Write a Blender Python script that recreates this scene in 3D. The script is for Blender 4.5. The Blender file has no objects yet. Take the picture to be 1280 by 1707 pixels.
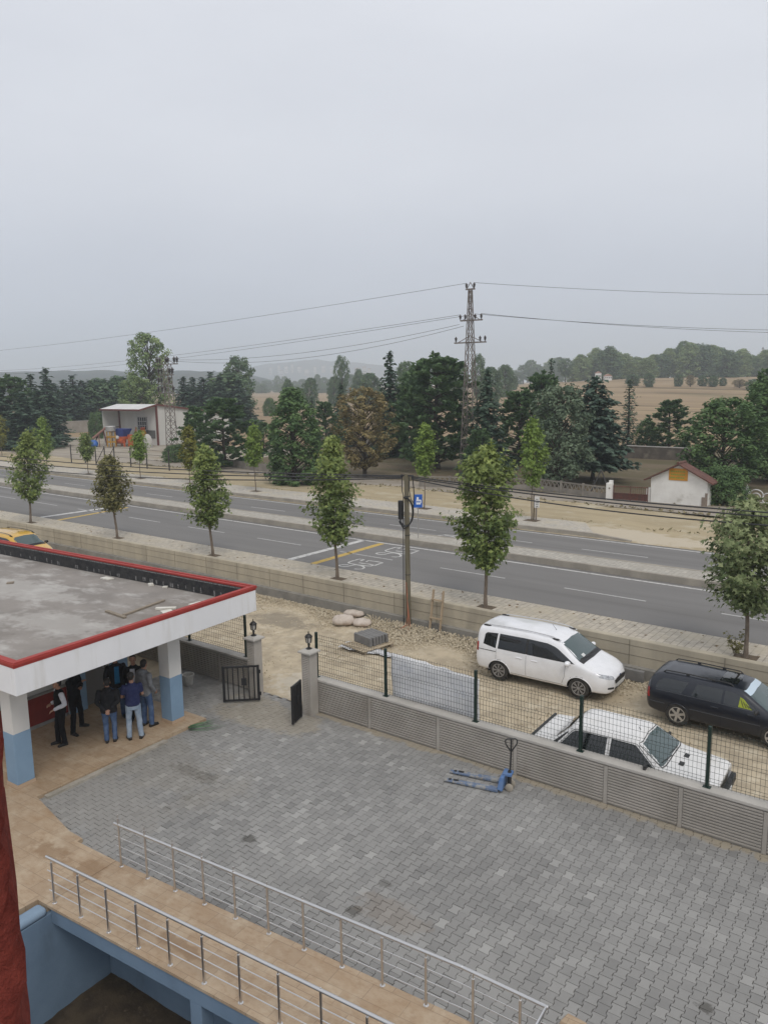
import bpy, bmesh, math, random
from mathutils import Vector, Matrix
from mathutils.bvhtree import BVHTree
S = bpy.context.scene
COL = S.collection
V = Vector
PI = math.pi
rad = math.radians

# ------------------------------------------------------------------ camera calibration
H = 8.8                      # eye height above the yard
FPX, CX, CY = 1282.0, 640.0, 853.5
YAW = rad(38.3)
_p = math.atan((CY - 640) / FPX)
_r = rad(0.8)
_f = V((0, math.cos(_p), -math.sin(_p)))
_x = V((1, 0, 0))
_u = _x.cross(_f)
_x2 = _x * math.cos(_r) - _u * math.sin(_r)
_u2 = _x * math.sin(_r) + _u * math.cos(_r)
RZ = Matrix.Rotation(YAW, 3, 'Z')
CR, CU, CF = RZ @ _x2, RZ @ _u2, RZ @ _f
EYE = V((0, 0, H))
FW = V((-math.sin(YAW), math.cos(YAW), 0))
RT = V((math.cos(YAW), math.sin(YAW), 0))


def ray(px, py):
    return CR * ((px - CX) / FPX) - CU * ((py - CY) / FPX) + CF


def G(px, py, z=0.0):
    d = ray(px, py)
    return EYE + d * ((z - H) / d.z)


def at(px, d, z=0.0):
    r = ray(px, 640)
    p = r * (d / r.dot(FW))
    return V((p.x, p.y, z))


def topz(px, py, d):
    r = ray(px, py)
    return H + r.z * d / r.dot(FW)


def onplaneY(px, py, Y):
    r = ray(px, py)
    return EYE + r * (Y / r.y)


def lerp(a, b, t):
    return a + (b - a) * t


def sstep(t):
    t = max(0.0, min(1.0, t))
    return t * t * (3 - 2 * t)


# ------------------------------------------------------------------ mesh building
class MB:
    def __init__(self):
        self.v, self.f, self.a = [], [], []
        self.cur = 0.5

    def face(self, idx):
        self.f.append(tuple(idx))
        self.a.append(self.cur)

    def poly(self, pts):
        n = len(self.v)
        self.v += [tuple(p) for p in pts]
        self.face(range(n, n + len(pts)))

    def hexa(self, b, t):
        n = len(self.v)
        self.v += [tuple(p) for p in b] + [tuple(p) for p in t]
        for q in ((3, 2, 1, 0), (4, 5, 6, 7), (0, 1, 5, 4), (1, 2, 6, 5), (2, 3, 7, 6), (3, 0, 4, 7)):
            self.face([n + i for i in q])
        return self

    def box(self, c, s, rz=0.0, tilt=None):
        hx, hy, hz = s[0] / 2, s[1] / 2, s[2] / 2
        m = Matrix.Rotation(rz, 3, 'Z')
        if tilt is not None:
            m = m @ tilt
        c = V(c)
        P = lambda x, y, z: c + m @ V((x, y, z))
        return self.hexa([P(-hx, -hy, -hz), P(hx, -hy, -hz), P(hx, hy, -hz), P(-hx, hy, -hz)],
                         [P(-hx, -hy, hz), P(hx, -hy, hz), P(hx, hy, hz), P(-hx, hy, hz)])

    def bar(self, p0, p1, w, h=None, up=(0, 0, 1)):
        h = h or w
        p0, p1 = V(p0), V(p1)
        d = (p1 - p0).normalized()
        u = V(up)
        if abs(d.dot(u)) > 0.95:
            u = V((1, 0, 0))
        s = d.cross(u).normalized()
        u = s.cross(d).normalized()
        q = lambda p: [p - s * w / 2 - u * h / 2, p + s * w / 2 - u * h / 2, p + s * w / 2 + u * h / 2, p - s * w / 2 + u * h / 2]
        return self.hexa(q(p0), q(p1))

    def tube(self, pts, r, n=8, cap=True, flat=1.0):
        pts = [V(p) for p in pts]
        rs = r if isinstance(r, (list, tuple)) else [r] * len(pts)
        base = len(self.v)
        u = None
        for i, p in enumerate(pts):
            d = (pts[min(i + 1, len(pts) - 1)] - pts[max(i - 1, 0)])
            d = d.normalized() if d.length > 1e-9 else V((0, 0, 1))
            if u is None:
                a = V((0, 0, 1)) if abs(d.z) < 0.9 else V((1, 0, 0))
                s = d.cross(a).normalized()
            else:
                s = d.cross(u).normalized()
            u = s.cross(d).normalized()
            for k in range(n):
                t = 2 * PI * k / n
                self.v.append(tuple(p + s * (math.cos(t) * rs[i]) + u * (math.sin(t) * rs[i] * flat)))
        for i in range(len(pts) - 1):
            for k in range(n):
                a, b = base + i * n + k, base + i * n + (k + 1) % n
                self.face((a, b, b + n, a + n))
        if cap:
            self.face([base + k for k in range(n)][::-1])
            e = base + (len(pts) - 1) * n
            self.face([e + k for k in range(n)])
        return self

    def lathe(self, prof, c=(0, 0, 0), n=16, axis='Z', rot=0.0):
        c = V(c)
        base = len(self.v)
        for (r, z) in prof:
            for k in range(n):
                t = 2 * PI * k / n + rot
                x, y = r * math.cos(t), r * math.sin(t)
                q = V((x, y, z)) if axis == 'Z' else (V((x, z, y)) if axis == 'Y' else V((z, x, y)))
                self.v.append(tuple(c + q))
        for i in range(len(prof) - 1):
            for k in range(n):
                a, b = base + i * n + k, base + i * n + (k + 1) % n
                self.face((a, b, b + n, a + n))
        self.face([base + k for k in range(n)][::-1])
        e = base + (len(prof) - 1) * n
        self.face([e + k for k in range(n)])
        return self

    def ball(self, c, rx, ry=None, rz=None, n=10, m=7, rot=None):
        ry = ry or rx
        rz = rz or rx
        c = V(c)
        base = len(self.v)
        for j in range(m + 1):
            th = PI * j / m
            for k in range(n):
                ph = 2 * PI * k / n
                q = V((rx * math.sin(th) * math.cos(ph), ry * math.sin(th) * math.sin(ph), -rz * math.cos(th)))
                if rot is not None:
                    q = rot @ q
                self.v.append(tuple(c + q))
        for j in range(m):
            for k in range(n):
                a, b = base + j * n + k, base + j * n + (k + 1) % n
                self.face((a, b, b + n, a + n))
        return self

    def prism(self, pts, z0, z1):
        n = len(self.v)
        k = len(pts)
        self.v += [(p[0], p[1], z0) for p in pts] + [(p[0], p[1], z1) for p in pts]
        self.face([n + i for i in range(k)][::-1])
        self.face([n + k + i for i in range(k)])
        for i in range(k):
            j = (i + 1) % k
            self.face((n + i, n + j, n + k + j, n + k + i))
        return self

    def extr(self, pts, d):
        d = V(d)
        n = len(self.v)
        k = len(pts)
        self.v += [tuple(p) for p in pts] + [tuple(V(p) + d) for p in pts]
        self.face([n + i for i in range(k)][::-1])
        self.face([n + k + i for i in range(k)])
        for i in range(k):
            j = (i + 1) % k
            self.face((n + i, n + j, n + k + j, n + k + i))
        return self

    def grid(self, rows, closed=False):
        n = len(self.v)
        w = len(rows[0])
        for r in rows:
            self.v += [tuple(p) for p in r]
        for i in range(len(rows) - 1):
            for k in range(w - 1):
                a = n + i * w + k
                self.face((a, a + 1, a + 1 + w, a + w))
        return self

    def build(self, name, mat, parent=None, smooth=None, bevel=None, attr=False):
        me = bpy.data.meshes.new(name)
        me.from_pydata(self.v, [], self.f)
        me.materials.append(mat)
        if attr:
            at_ = me.attributes.new('var', 'FLOAT', 'FACE')
            at_.data.foreach_set('value', self.a)
        if smooth is not None:
            me.polygons.foreach_set('use_smooth', [True] * len(me.polygons))
            if smooth < 179:
                me.set_sharp_from_angle(angle=rad(smooth))
        me.update()
        o = bpy.data.objects.new(name, me)
        COL.objects.link(o)
        if parent:
            o.parent = parent
        if bevel:
            b = o.modifiers.new('edge', 'BEVEL')
            b.width = bevel
            b.segments = 2
            b.limit_method = 'ANGLE'
            b.angle_limit = rad(40)
        return o


def fixn(o):
    bm = bmesh.new()
    bm.from_mesh(o.data)
    bmesh.ops.recalc_face_normals(bm, faces=bm.faces)
    bm.to_mesh(o.data)
    bm.free()
    return o


def tag(o, label=None, cat=None, group=None, kind=None):
    if label:
        o['label'] = label
    if cat:
        o['category'] = cat
    if group:
        o['group'] = group
    if kind:
        o['kind'] = kind
    return o


def thing(name, label, cat, loc=(0, 0, 0), rz=0.0, group=None, scale=None):
    o = bpy.data.objects.new(name, None)
    o.empty_display_size = 0.2
    COL.objects.link(o)
    o.location = loc
    o.rotation_euler = (0, 0, rz)
    if scale:
        o.scale = scale
    return tag(o, label, cat, group)


def kids(o):
    return [c for c in bpy.data.objects if c.parent == o]


def dup(o, loc, rz=None, label=None, scale=None, children=None):
    r = o.copy()
    COL.objects.link(r)
    r.location = loc
    if rz is not None:
        r.rotation_euler = (0, 0, rz)
    if scale:
        r.scale = scale
    if label:
        r['label'] = label
    for ch in (children if children is not None else kids(o)):
        c = ch.copy()
        COL.objects.link(c)
        c.parent = r
        for g in kids(ch):
            e = g.copy()
            COL.objects.link(e)
            e.parent = c
    return r


def struct(o):
    o['kind'] = 'structure'
    return o


# ------------------------------------------------------------------ materials
_mats = {}


def newmat(name):
    m = bpy.data.materials.new(name)
    m.use_nodes = True
    nt = m.node_tree
    b = nt.nodes['Principled BSDF']
    return m, nt, b


def N(nt, t, **kw):
    n = nt.nodes.new(t)
    for k, v in kw.items():
        setattr(n, k, v)
    return n


def noise(nt, co, scale, detail=4, rough=0.55, stretch=None):
    n = N(nt, 'ShaderNodeTexNoise')
    n.inputs['Scale'].default_value = scale
    n.inputs['Detail'].default_value = detail
    n.inputs['Roughness'].default_value = rough
    if stretch:
        mp = N(nt, 'ShaderNodeMapping')
        mp.inputs['Scale'].default_value = stretch
        nt.links.new(co, mp.inputs['Vector'])
        co = mp.outputs[0]
    nt.links.new(co, n.inputs['Vector'])
    return n.outputs['Fac']


def ramp(nt, fac, lo, hi):
    r = N(nt, 'ShaderNodeMapRange', interpolation_type='SMOOTHSTEP')
    nt.links.new(fac, r.inputs['Value'])
    r.inputs['From Min'].default_value = lo
    r.inputs['From Max'].default_value = hi
    return r.outputs[0]


def mix(nt, fac, a, b, mode='MIX'):
    m = N(nt, 'ShaderNodeMix', data_type='RGBA', blend_type=mode)
    for s, val in ((m.inputs['Factor'], fac), (m.inputs['A'], a), (m.inputs['B'], b)):
        if isinstance(val, (int, float)):
            s.default_value = val
        elif isinstance(val, tuple):
            s.default_value = (val[0], val[1], val[2], 1)
        else:
            nt.links.new(val, s)
    return m.outputs['Result']


def math_(nt, op, a, b=0.0):
    m = N(nt, 'ShaderNodeMath', operation=op)
    for i, val in enumerate((a, b)):
        if isinstance(val, (int, float)):
            m.inputs[i].default_value = val
        else:
            nt.links.new(val, m.inputs[i])
    return m.outputs[0]


def spot(nt, co, c, rx, ry, amt=0.35, scale=3.0):
    """irregular blotch (a spill, a stain) round the point c: 0..1"""
    mp = N(nt, 'ShaderNodeMapping', vector_type='POINT')
    mp.inputs['Location'].default_value = (-c[0] / rx, -c[1] / ry, 0)
    mp.inputs['Scale'].default_value = (1 / rx, 1 / ry, 0)
    nt.links.new(co, mp.inputs['Vector'])
    ln = N(nt, 'ShaderNodeVectorMath', operation='LENGTH')
    nt.links.new(mp.outputs[0], ln.inputs[0])
    nz = noise(nt, co, scale, 5, 0.65)
    s = math_(nt, 'ADD', ln.outputs['Value'], math_(nt, 'MULTIPLY', math_(nt, 'SUBTRACT', nz, 0.5), 2.2))
    r = ramp(nt, s, 1.0, 0.55)
    return math_(nt, 'MULTIPLY', r, amt)


def mat(name, c1, c2=None, scale=4.0, rough=0.8, metal=0.0, spec=0.5, bump=0.0, bscale=30.0, c3=None, s3=0.6, lo=0.35, hi=0.65,
        var=None, stretch=None, stretch3=None, coat=0.0, transl=0.0, lo3=0.55, hi3=0.75, blot=None, rvar=0.0, emit=None):
    if name in _mats:
        return _mats[name]
    m, nt, b = newmat(name)
    co = N(nt, 'ShaderNodeTexCoord').outputs['Object']
    col = tuple(c1)
    if c2:
        col = mix(nt, ramp(nt, noise(nt, co, scale, 5, 0.6, stretch), lo, hi), tuple(c1), tuple(c2))
    if c3:
        col = mix(nt, ramp(nt, noise(nt, co, s3, 6, 0.65, stretch3), lo3, hi3), col, tuple(c3))
    if var:
        at_ = N(nt, 'ShaderNodeAttribute', attribute_name='var').outputs['Fac']
        col = mix(nt, at_, col, tuple(var))
    for bl in (blot or []):
        col = mix(nt, spot(nt, co, *bl[:3], bl[3], bl[5] if len(bl) > 5 else 3.0), col, bl[4])
    if isinstance(col, tuple):
        b.inputs['Base Color'].default_value = (*col, 1)
    else:
        nt.links.new(col, b.inputs['Base Color'])
    b.inputs['Roughness'].default_value = rough
    if rvar:
        q = N(nt, 'ShaderNodeMapRange')
        nt.links.new(noise(nt, co, scale * 0.7, 4), q.inputs['Value'])
        q.inputs['To Min'].default_value = max(0, rough - rvar)
        q.inputs['To Max'].default_value = min(1, rough + rvar)
        nt.links.new(q.outputs[0], b.inputs['Roughness'])
    b.inputs['Metallic'].default_value = metal
    b.inputs['Specular IOR Level'].default_value = spec
    if coat:
        b.inputs['Coat Weight'].default_value = coat
        b.inputs['Coat Roughness'].default_value = 0.06
    if bump:
        bp = N(nt, 'ShaderNodeBump')
        bp.inputs['Strength'].default_value = bump
        bp.inputs['Distance'].default_value = 0.02
        nt.links.new(noise(nt, co, bscale, 6, 0.65), bp.inputs['Height'])
        nt.links.new(bp.outputs[0], b.inputs['Normal'])
    if emit:
        b.inputs['Emission Color'].default_value = (*emit[:3], 1)
        b.inputs['Emission Strength'].default_value = emit[3]
    if transl:
        out = nt.nodes['Material Output']
        tr = N(nt, 'ShaderNodeBsdfTranslucent')
        if isinstance(col, tuple):
            tr.inputs['Color'].default_value = (*col, 1)
        else:
            nt.links.new(col, tr.inputs['Color'])
        mx = N(nt, 'ShaderNodeMixShader')
        mx.inputs[0].default_value = transl
        nt.links.new(b.outputs[0], mx.inputs[1])
        nt.links.new(tr.outputs[0], mx.inputs[2])
        nt.links.new(mx.outputs[0], out.inputs['Surface'])
    _mats[name] = m
    return m


def brickmat(name, c1, c2, mortar, bw, bh, ms=0.01, rough=0.85, dirt=None, rot=0.0, offset=0.5, bump=0.4):
    m, nt, b = newmat(name)
    co = N(nt, 'ShaderNodeTexCoord').outputs['Object']
    mp = N(nt, 'ShaderNodeMapping')
    mp.inputs['Rotation'].default_value = (0, 0, rot)
    nt.links.new(co, mp.inputs['Vector'])
    t = N(nt, 'ShaderNodeTexBrick', offset=offset)
    t.inputs['Color1'].default_value = (*c1, 1)
    t.inputs['Color2'].default_value = (*c2, 1)
    t.inputs['Mortar'].default_value = (*mortar, 1)
    t.inputs['Scale'].default_value = 1.0
    t.inputs['Brick Width'].default_value = bw
    t.inputs['Row Height'].default_value = bh
    t.inputs['Mortar Size'].default_value = ms
    nt.links.new(mp.outputs[0], t.inputs['Vector'])
    col = mix(nt, 0.5, t.outputs['Color'], mix(nt, ramp(nt, noise(nt, co, 6, 6), 0.3, 0.7), (0.35, 0.35, 0.35), (0.65, 0.65, 0.65)), 'OVERLAY')
    if dirt:
        col = mix(nt, math_(nt, 'MULTIPLY', ramp(nt, noise(nt, co, 0.8, 6, 0.7), 0.42, 0.7), 0.85), col, dirt)
    nt.links.new(col, b.inputs['Base Color'])
    b.inputs['Roughness'].default_value = rough
    if bump:
        bp = N(nt, 'ShaderNodeBump')
        bp.inputs['Strength'].default_value = bump
        bp.inputs['Distance'].default_value = 0.01
        nt.links.new(math_(nt, 'SUBTRACT', noise(nt, co, 40, 5), t.outputs['Fac']), bp.inputs['Height'])
        nt.links.new(bp.outputs[0], b.inputs['Normal'])
    _mats[name] = m
    return m


def glassmat(name, c, rough=0.04):
    if name in _mats:
        return _mats[name]
    m, nt, b = newmat(name)
    b.inputs['Base Color'].default_value = (*c, 1)
    b.inputs['Roughness'].default_value = rough
    b.inputs['Specular IOR Level'].default_value = 0.6
    b.inputs['Coat Weight'].default_value = 0.25
    b.inputs['Coat Roughness'].default_value = 0.02
    _mats[name] = m
    return m


# ------------------------------------------------------------------ world, sun, camera
SUN_EL, SUN_ROT = rad(52), rad(125)      # sun behind cloud, from the right
w = bpy.data.worlds.new('World')
S.world = w
w.use_nodes = True
nt = w.node_tree
bg = nt.nodes['Background']
sky = N(nt, 'ShaderNodeTexSky', sky_type='NISHITA', sun_disc=False)
sky.sun_elevation, sky.sun_rotation = SUN_EL, SUN_ROT
sky.dust_density, sky.air_density = 3.0, 1.0
hs = N(nt, 'ShaderNodeHueSaturation')
hs.inputs['Saturation'].default_value = 0.25
nt.links.new(sky.outputs[0], hs.inputs['Color'])
gc = N(nt, 'ShaderNodeTexCoord').outputs['Generated']
sx = N(nt, 'ShaderNodeSeparateXYZ')
nt.links.new(gc, sx.inputs[0])
cr = N(nt, 'ShaderNodeValToRGB')
cr.color_ramp.interpolation = 'EASE'
e = cr.color_ramp.elements
e[0].position, e[0].color = 0.0, (0.43, 0.465, 0.53, 1)
e[1].position, e[1].color = 0.55, (0.64, 0.655, 0.70, 1)
for pos, c in ((0.10, (0.465, 0.495, 0.56, 1)), (0.28, (0.565, 0.585, 0.635, 1))):
    q = e.new(pos)
    q.color = c
nt.links.new(sx.outputs['Z'], cr.inputs[0])
cl = noise(nt, gc, 1.6, 5, 0.5, (1, 1, 3.0))
cloud = mix(nt, ramp(nt, cl, 0.25, 0.75), (0.93, 0.935, 0.945), (1.05, 1.05, 1.045))
gray = mix(nt, 1.0, cr.outputs[0], cloud, 'MULTIPLY')
SKY_GAIN = 13.2
gray = mix(nt, 1.0, gray, (SKY_GAIN, SKY_GAIN, SKY_GAIN), 'MULTIPLY')
nt.links.new(mix(nt, 0.93, hs.outputs[0], gray), bg.inputs['Color'])
bg.inputs['Strength'].default_value = 0.1

sl = bpy.data.lights.new('sun', 'SUN')
sl.energy, sl.angle, sl.color = 1.3, rad(22), (1.0, 0.95, 0.88)
so = bpy.data.objects.new('sun', sl)
COL.objects.link(so)
sd = V((math.sin(SUN_ROT) * math.cos(SUN_EL), math.cos(SUN_ROT) * math.cos(SUN_EL), math.sin(SUN_EL)))
so.rotation_euler = sd.to_track_quat('Z', 'Y').to_euler()
so.location = sd * 60

cd = bpy.data.cameras.new('camera')
cd.sensor_fit = 'VERTICAL'
cd.sensor_height = 24.0
cd.lens = 24.0 * FPX / 1707.0
cd.clip_start, cd.clip_end = 0.05, 20000
co_ = bpy.data.objects.new('camera', cd)
COL.objects.link(co_)
co_.matrix_world = Matrix(((CR.x, CU.x, -CF.x, 0), (CR.y, CU.y, -CF.y, 0), (CR.z, CU.z, -CF.z, H), (0, 0, 0, 1)))
S.camera = co_
S.view_settings.view_transform = 'Standard'
S.view_settings.look = 'None'
S.view_settings.exposure = 0.0
S.view_settings.gamma = 1.0
S.cycles.use_denoising = True
S.cycles.max_bounces = 6
S.cycles.volume_bounces = 1
S.cycles.transparent_max_bounces = 8
# ================================================================== SETTING
def terr(x, y):
    p = V((x, y, 0))
    d, s = p.dot(FW), p.dot(RT)
    z = 0.97
    if d > 105:
        a = s / d
        rise = 1.0 + 7.9 * sstep((a + 0.06) / 0.40)
        z += sstep((d - 105) / 270) * rise
        z += 0.25 * math.sin(x * 0.021 + 1) * math.sin(y * 0.017) * min(1, (d - 105) / 100)
    return z


def wallY(x):            # face of the retaining wall: it bends a little towards us at the far left
    return 22.0 - (0.55 * ((-22 - x) / 24) ** 1.4 if x < -22 else 0.0)


# far terrain: one sheet to the horizon
def frange(a, b, n):
    return [a + (b - a) * i / n for i in range(n + 1)]


m_field = None
m, nt_, b_ = newmat('stubble field')
co = N(nt_, 'ShaderNodeTexCoord').outputs['Object']
col = mix(nt_, ramp(nt_, noise(nt_, co, 0.012, 5, 0.6, (1, 2.2, 1)), 0.35, 0.65), (0.32, 0.235, 0.145), (0.26, 0.19, 0.118))
col = mix(nt_, math_(nt_, 'MULTIPLY', ramp(nt_, noise(nt_, co, 0.05, 6, 0.7, (0.3, 2.5, 1)), 0.5, 0.7), 0.6), col, (0.40, 0.30, 0.17))
col = mix(nt_, math_(nt_, 'MULTIPLY', ramp(nt_, noise(nt_, co, 0.035, 6, 0.7, (0.25, 3.5, 1)), 0.56, 0.63), 0.75), col, (0.12, 0.09, 0.05))
col = mix(nt_, math_(nt_, 'MULTIPLY', ramp(nt_, noise(nt_, co, 0.02, 5, 0.7, (0.6, 1.5, 1)), 0.58, 0.7), 0.5), col, (0.13, 0.13, 0.06))
nt_.links.new(col, b_.inputs['Base Color'])
b_.inputs['Roughness'].default_value = 0.95
b_.inputs['Specular IOR Level'].default_value = 0.1
m_field = m

tb = MB()
xs = [-3900, -2600, -1800, -1300] + frange(-1000, 400, 70) + [600, 1000, 1800]
ys = [23.2, 30, 45, 60, 75] + frange(90, 900, 54) + [1050, 1300, 1700, 2300, 3000, 3900]
tb.grid([[(x, y, terr(x, y) - 0.06) for x in xs] for y in ys])
struct(tb.build('ground', m_field, smooth=180))

# yard side ground: dirt with a hole left for the basement light well
m_dirt = mat('packed dirt', (0.50, 0.42, 0.30), (0.37, 0.31, 0.225), 1.6, 0.95, spec=0.15, bump=0.5, bscale=26, c3=(0.56, 0.49, 0.37), s3=2.2,
             lo3=0.5, hi3=0.72, blot=[((-20.6, 19.7), 1.7, 0.8, 0.75, (0.25, 0.215, 0.165)), ((-15.2, 15.6), 1.6, 1.0, 0.5, (0.58, 0.54, 0.46)),
                                   ((-12.5, 15.9), 1.8, 0.7, 0.5, (0.50, 0.48, 0.44)), ((-10.6, 16.6), 0.5, 0.3, 0.6, (0.24, 0.20, 0.15)),
                                   ((-15.0, 13.95), 0.55, 0.25, 0.6, (0.27, 0.22, 0.16), 9.0)])
gb = MB()
PX0, PX1, PY0, PY1 = -12.02, 4.0, 0.6, 6.95       # light well
for (x0, x1, y0, y1) in ((-90, PX0 - 0.3, -12, 23.3), (PX0 - 0.3, PX1, PY1 + 0.2, 23.3), (PX1, 30, -12, 23.3), (PX0 - 0.3, PX1, -12, PY0)):
    nx, ny = max(2, int((x1 - x0) / 0.5)), max(2, int((y1 - y0) / 0.5))
    rr = random.Random(3)
    gb.grid([[(x, y, -0.05 + (0.045 * math.sin(x * 1.7 + y * 0.6) * math.sin(y * 1.3) if y > 15.2 else 0)) for x in frange(x0, x1, nx)] for y in frange(y0, y1, ny)])
struct(gb.build('yard_ground', m_dirt, smooth=180))

# loose stones on the dirt road and the rubble bank against the retaining wall (nobody could count them)
m_stone = mat('limestone rubble', (0.46, 0.39, 0.275), (0.38, 0.325, 0.235), 3.0, 0.95, spec=0.15, var=(0.57, 0.50, 0.38))
rr = random.Random(11)
gv = MB()


def pebble(mb, x, y, z, s, r):
    b = len(mb.v)
    mb.cur = r.random()
    a0 = r.random() * 6.28
    k = 5
    h = s * r.uniform(0.5, 0.9)
    top = (x + r.uniform(-.2, .2) * s, y + r.uniform(-.2, .2) * s, z + h)
    ring = []
    for i in range(k):
        t = a0 + i * 6.283 / k
        q = s * r.uniform(0.65, 1.1)
        ring.append((x + q * math.cos(t), y + q * math.sin(t), z + h * r.uniform(0.1, 0.55)))
    mb.v += ring + [top] + [(p[0], p[1], z - 0.03) for p in ring]
    for i in range(k):
        j = (i + 1) % k
        mb.face((b + i, b + j, b + k))
        mb.face((b + k + 1 + i, b + k + 1 + j, b + j, b + i))


for i in range(15000):            # scattered
    x = rr.uniform(-33, 3)
    y = 15.0 + 6.9 * rr.random()
    dens = 0.35 + 0.65 * sstep((y - 18.5) / 3) if y > 17 else 0.35
    if rr.random() > dens:
        continue
    pebble(gv, x, y, -0.045, rr.uniform(0.008, 0.028), rr)
for i in range(9500):            # bank of rubble along the wall
    x = rr.uniform(-32, 3) if rr.random() < 0.35 else rr.gauss(-14.2, 3.4)
    dep = abs(rr.gauss(0, 0.75)) * (1.1 if -19 < x < -10 else 0.6)
    y = wallY(x) - 0.3 - dep
    hh = max(0, 0.26 - 0.22 * dep) * (1.0 if -18 < x < -11 else 0.35)
    pebble(gv, x, y, -0.045 + hh * rr.uniform(0.3, 1.0), rr.uniform(0.012, 0.040), rr)
tag(gv.build('rubble', m_stone, attr=True), 'pale limestone rubble and loose stones strewn along the dirt road below the concrete wall', 'rubble', kind='stuff')

# ---------------- concrete retaining wall
m_conc = mat('board marked concrete', (0.455, 0.405, 0.31), (0.38, 0.34, 0.265), 1.4, 0.9, spec=0.2, bump=0.25, bscale=18, c3=(0.33, 0.295, 0.23), s3=0.7,
             stretch=(1, 1, 0.25), stretch3=(1, 1, .3))
m_conc_dk = mat('grey footing concrete', (0.27, 0.255, 0.225), (0.21, 0.20, 0.18), 1.8, 0.95, spec=0.2, bump=0.3, bscale=24)
WX = [-72, -60, -50, -44, -38, -32, -28, -25, -22, -15, -8, 0, 10, 25]
ZW = 1.12
rw = thing('retaining_wall', 'long bare concrete retaining wall with board seams along the dirt road', 'wall', (0, 22, 0))
def sweep(prof, xs, fy):
    mb = MB()
    rows = [[(x, fy(x) + p[0] - 22, p[1]) for p in prof] for x in xs]
    mb.grid(rows)
    for r in (rows[0], rows[-1]):
        mb.poly(r)
    return mb
fixn(sweep([(0.0, -0.3), (0.0, ZW - 0.02), (0.02, ZW), (0.2, ZW), (0.22, ZW - 0.02), (0.22, -0.3)], WX, wallY).build('wall', m_conc, rw))
fixn(sweep([(-0.17, -0.3), (-0.16, 0.30), (-0.002, 0.32), (-0.002, -0.3)], WX, wallY).build('footing', m_conc_dk, rw))
sm = MB()
rr = random.Random(5)
for i in range(len(WX) - 1):                       # shutter board seams: fine raised fins and vertical day joints
    for zz in (0.62, 0.93):
        sm.bar((WX[i], wallY(WX[i]) - 22 - 0.002, zz + rr.uniform(-.01, .01)), (WX[i + 1], wallY(WX[i + 1]) - 22 - 0.002, zz), 0.012, 0.014)
x = -70
while x < 24:
    sm.box((x, wallY(x) - 22 - 0.002, 0.71), (0.022, 0.012, 0.78))
    x += rr.uniform(1.9, 2.9)
sm.build('board_seam', mat('dark seam concrete', (0.22, 0.195, 0.15), rough=0.95), rw)  # seam lines coloured darker than the wall concrete

# ---------------- near pavement
def near(x, off=0.0):
    return wallY(x) - 22 + off
m_pave = brickmat('pavement blocks', (0.46, 0.41, 0.33), (0.40, 0.36, 0.295), (0.25, 0.22, 0.18), 0.42, 0.21, 0.012, dirt=(0.44, 0.385, 0.29), rot=PI / 2, bump=0.3)
def strip(xs, y0, y1, z, mb=None, bend=True):
    mb = mb or MB()
    b = (lambda x: wallY(x) - 22) if bend else (lambda x: 0)
    mb.grid([[(x, y + b(x), z) for x in xs] for y in (y0, y1)])
    return mb
XS = [-400, -250, -150] + WX + [45, 70]
ps = strip(WX, 22.2, 23.82, 1.085)
struct(ps.build('pavement', m_pave))
m_kerb = mat('concrete kerb', (0.36, 0.325, 0.27), (0.28, 0.255, 0.215), 1.3, 0.9, spec=0.2, bump=0.2, bscale=30)
kb = sweep([(1.80, 0.9), (1.80, 1.085), (1.82, 1.10), (1.95, 1.10), (1.965, 1.085), (1.965, 0.9)], WX, wallY)
struct(fixn(kb.build('pavement_kerb', m_kerb)))

# ---------------- road
ZR = 0.98
m_asph = mat('weathered asphalt', (0.178, 0.171, 0.163), (0.200, 0.192, 0.182), 0.35, 0.9, spec=0.25, bump=0.15, bscale=120, c3=(0.140, 0.134, 0.127), s3=0.9,
             stretch=(0.25, 1.6, 1), lo3=0.42, hi3=0.75, stretch3=(0.03, 1.0, 1))
XR = [-900, -400, -250, -150, -90, -60, -45, -35, -25, -15, 0, 15, 40, 70]
struct(strip(XR, 22.9, 37.0, ZR, bend=False).build('road', m_asph))
m_white = mat('worn white road paint', (0.56, 0.55, 0.52), (0.34, 0.33, 0.315), 5, 0.8, lo=0.45, hi=0.68)
m_thin = mat('faded lane paint', (0.42, 0.41, 0.39), (0.30, 0.29, 0.275), 5, 0.8, lo=0.45, hi=0.7)
m_yel = mat('worn yellow road paint', (0.52, 0.35, 0.08), (0.36, 0.27, 0.10), 4, 0.8, lo=0.45, hi=0.7)
wl = MB()
def quad_line(mb, a, b, wdt, z=ZR + 0.004):
    a, b = V((a[0], a[1], 0)), V((b[0], b[1], 0))
    n = V((-(b - a).y, (b - a).x, 0)).normalized() * wdt / 2
    mb.poly([(p.x, p.y, z) for p in (a - n, b - n, b + n, a + n)])
quad_line(wl, (-400, 29.42), (70, 29.42), 0.14)
quad_line(wl, (-400, 36.0), (70, 36.0), 0.12)
struct(wl.build('edge_line_marking', m_white))
dl = MB()
for (yy, x0) in ((26.72, -12.35), (33.62, -14.72)):
    k = 0
    for k in range(-30, 12):
        xa = x0 + k * 5.72
        quad_line(dl, (xa, yy), (xa + 3.15, yy), 0.10)
struct(dl.build('lane_dash_marking', m_thin))
cw = MB()
def cross(pa, pb, wdt, mb):
    a, b = G(*pa, ZR), G(*pb, ZR)
    quad_line(mb, a, b, wdt)
cross((478, 934), (606, 900.5), 0.34, cw)
cross((65, 863), (190, 845), 0.42, cw)
struct(cw.build('stop_line_marking', m_white))
cy_ = MB()
cross((514, 942), (637, 906), 0.34, cy_)
cross((93, 868), (213, 846), 0.32, cy_)
struct(cy_.build('yellow_line_marking', m_yel))
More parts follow.
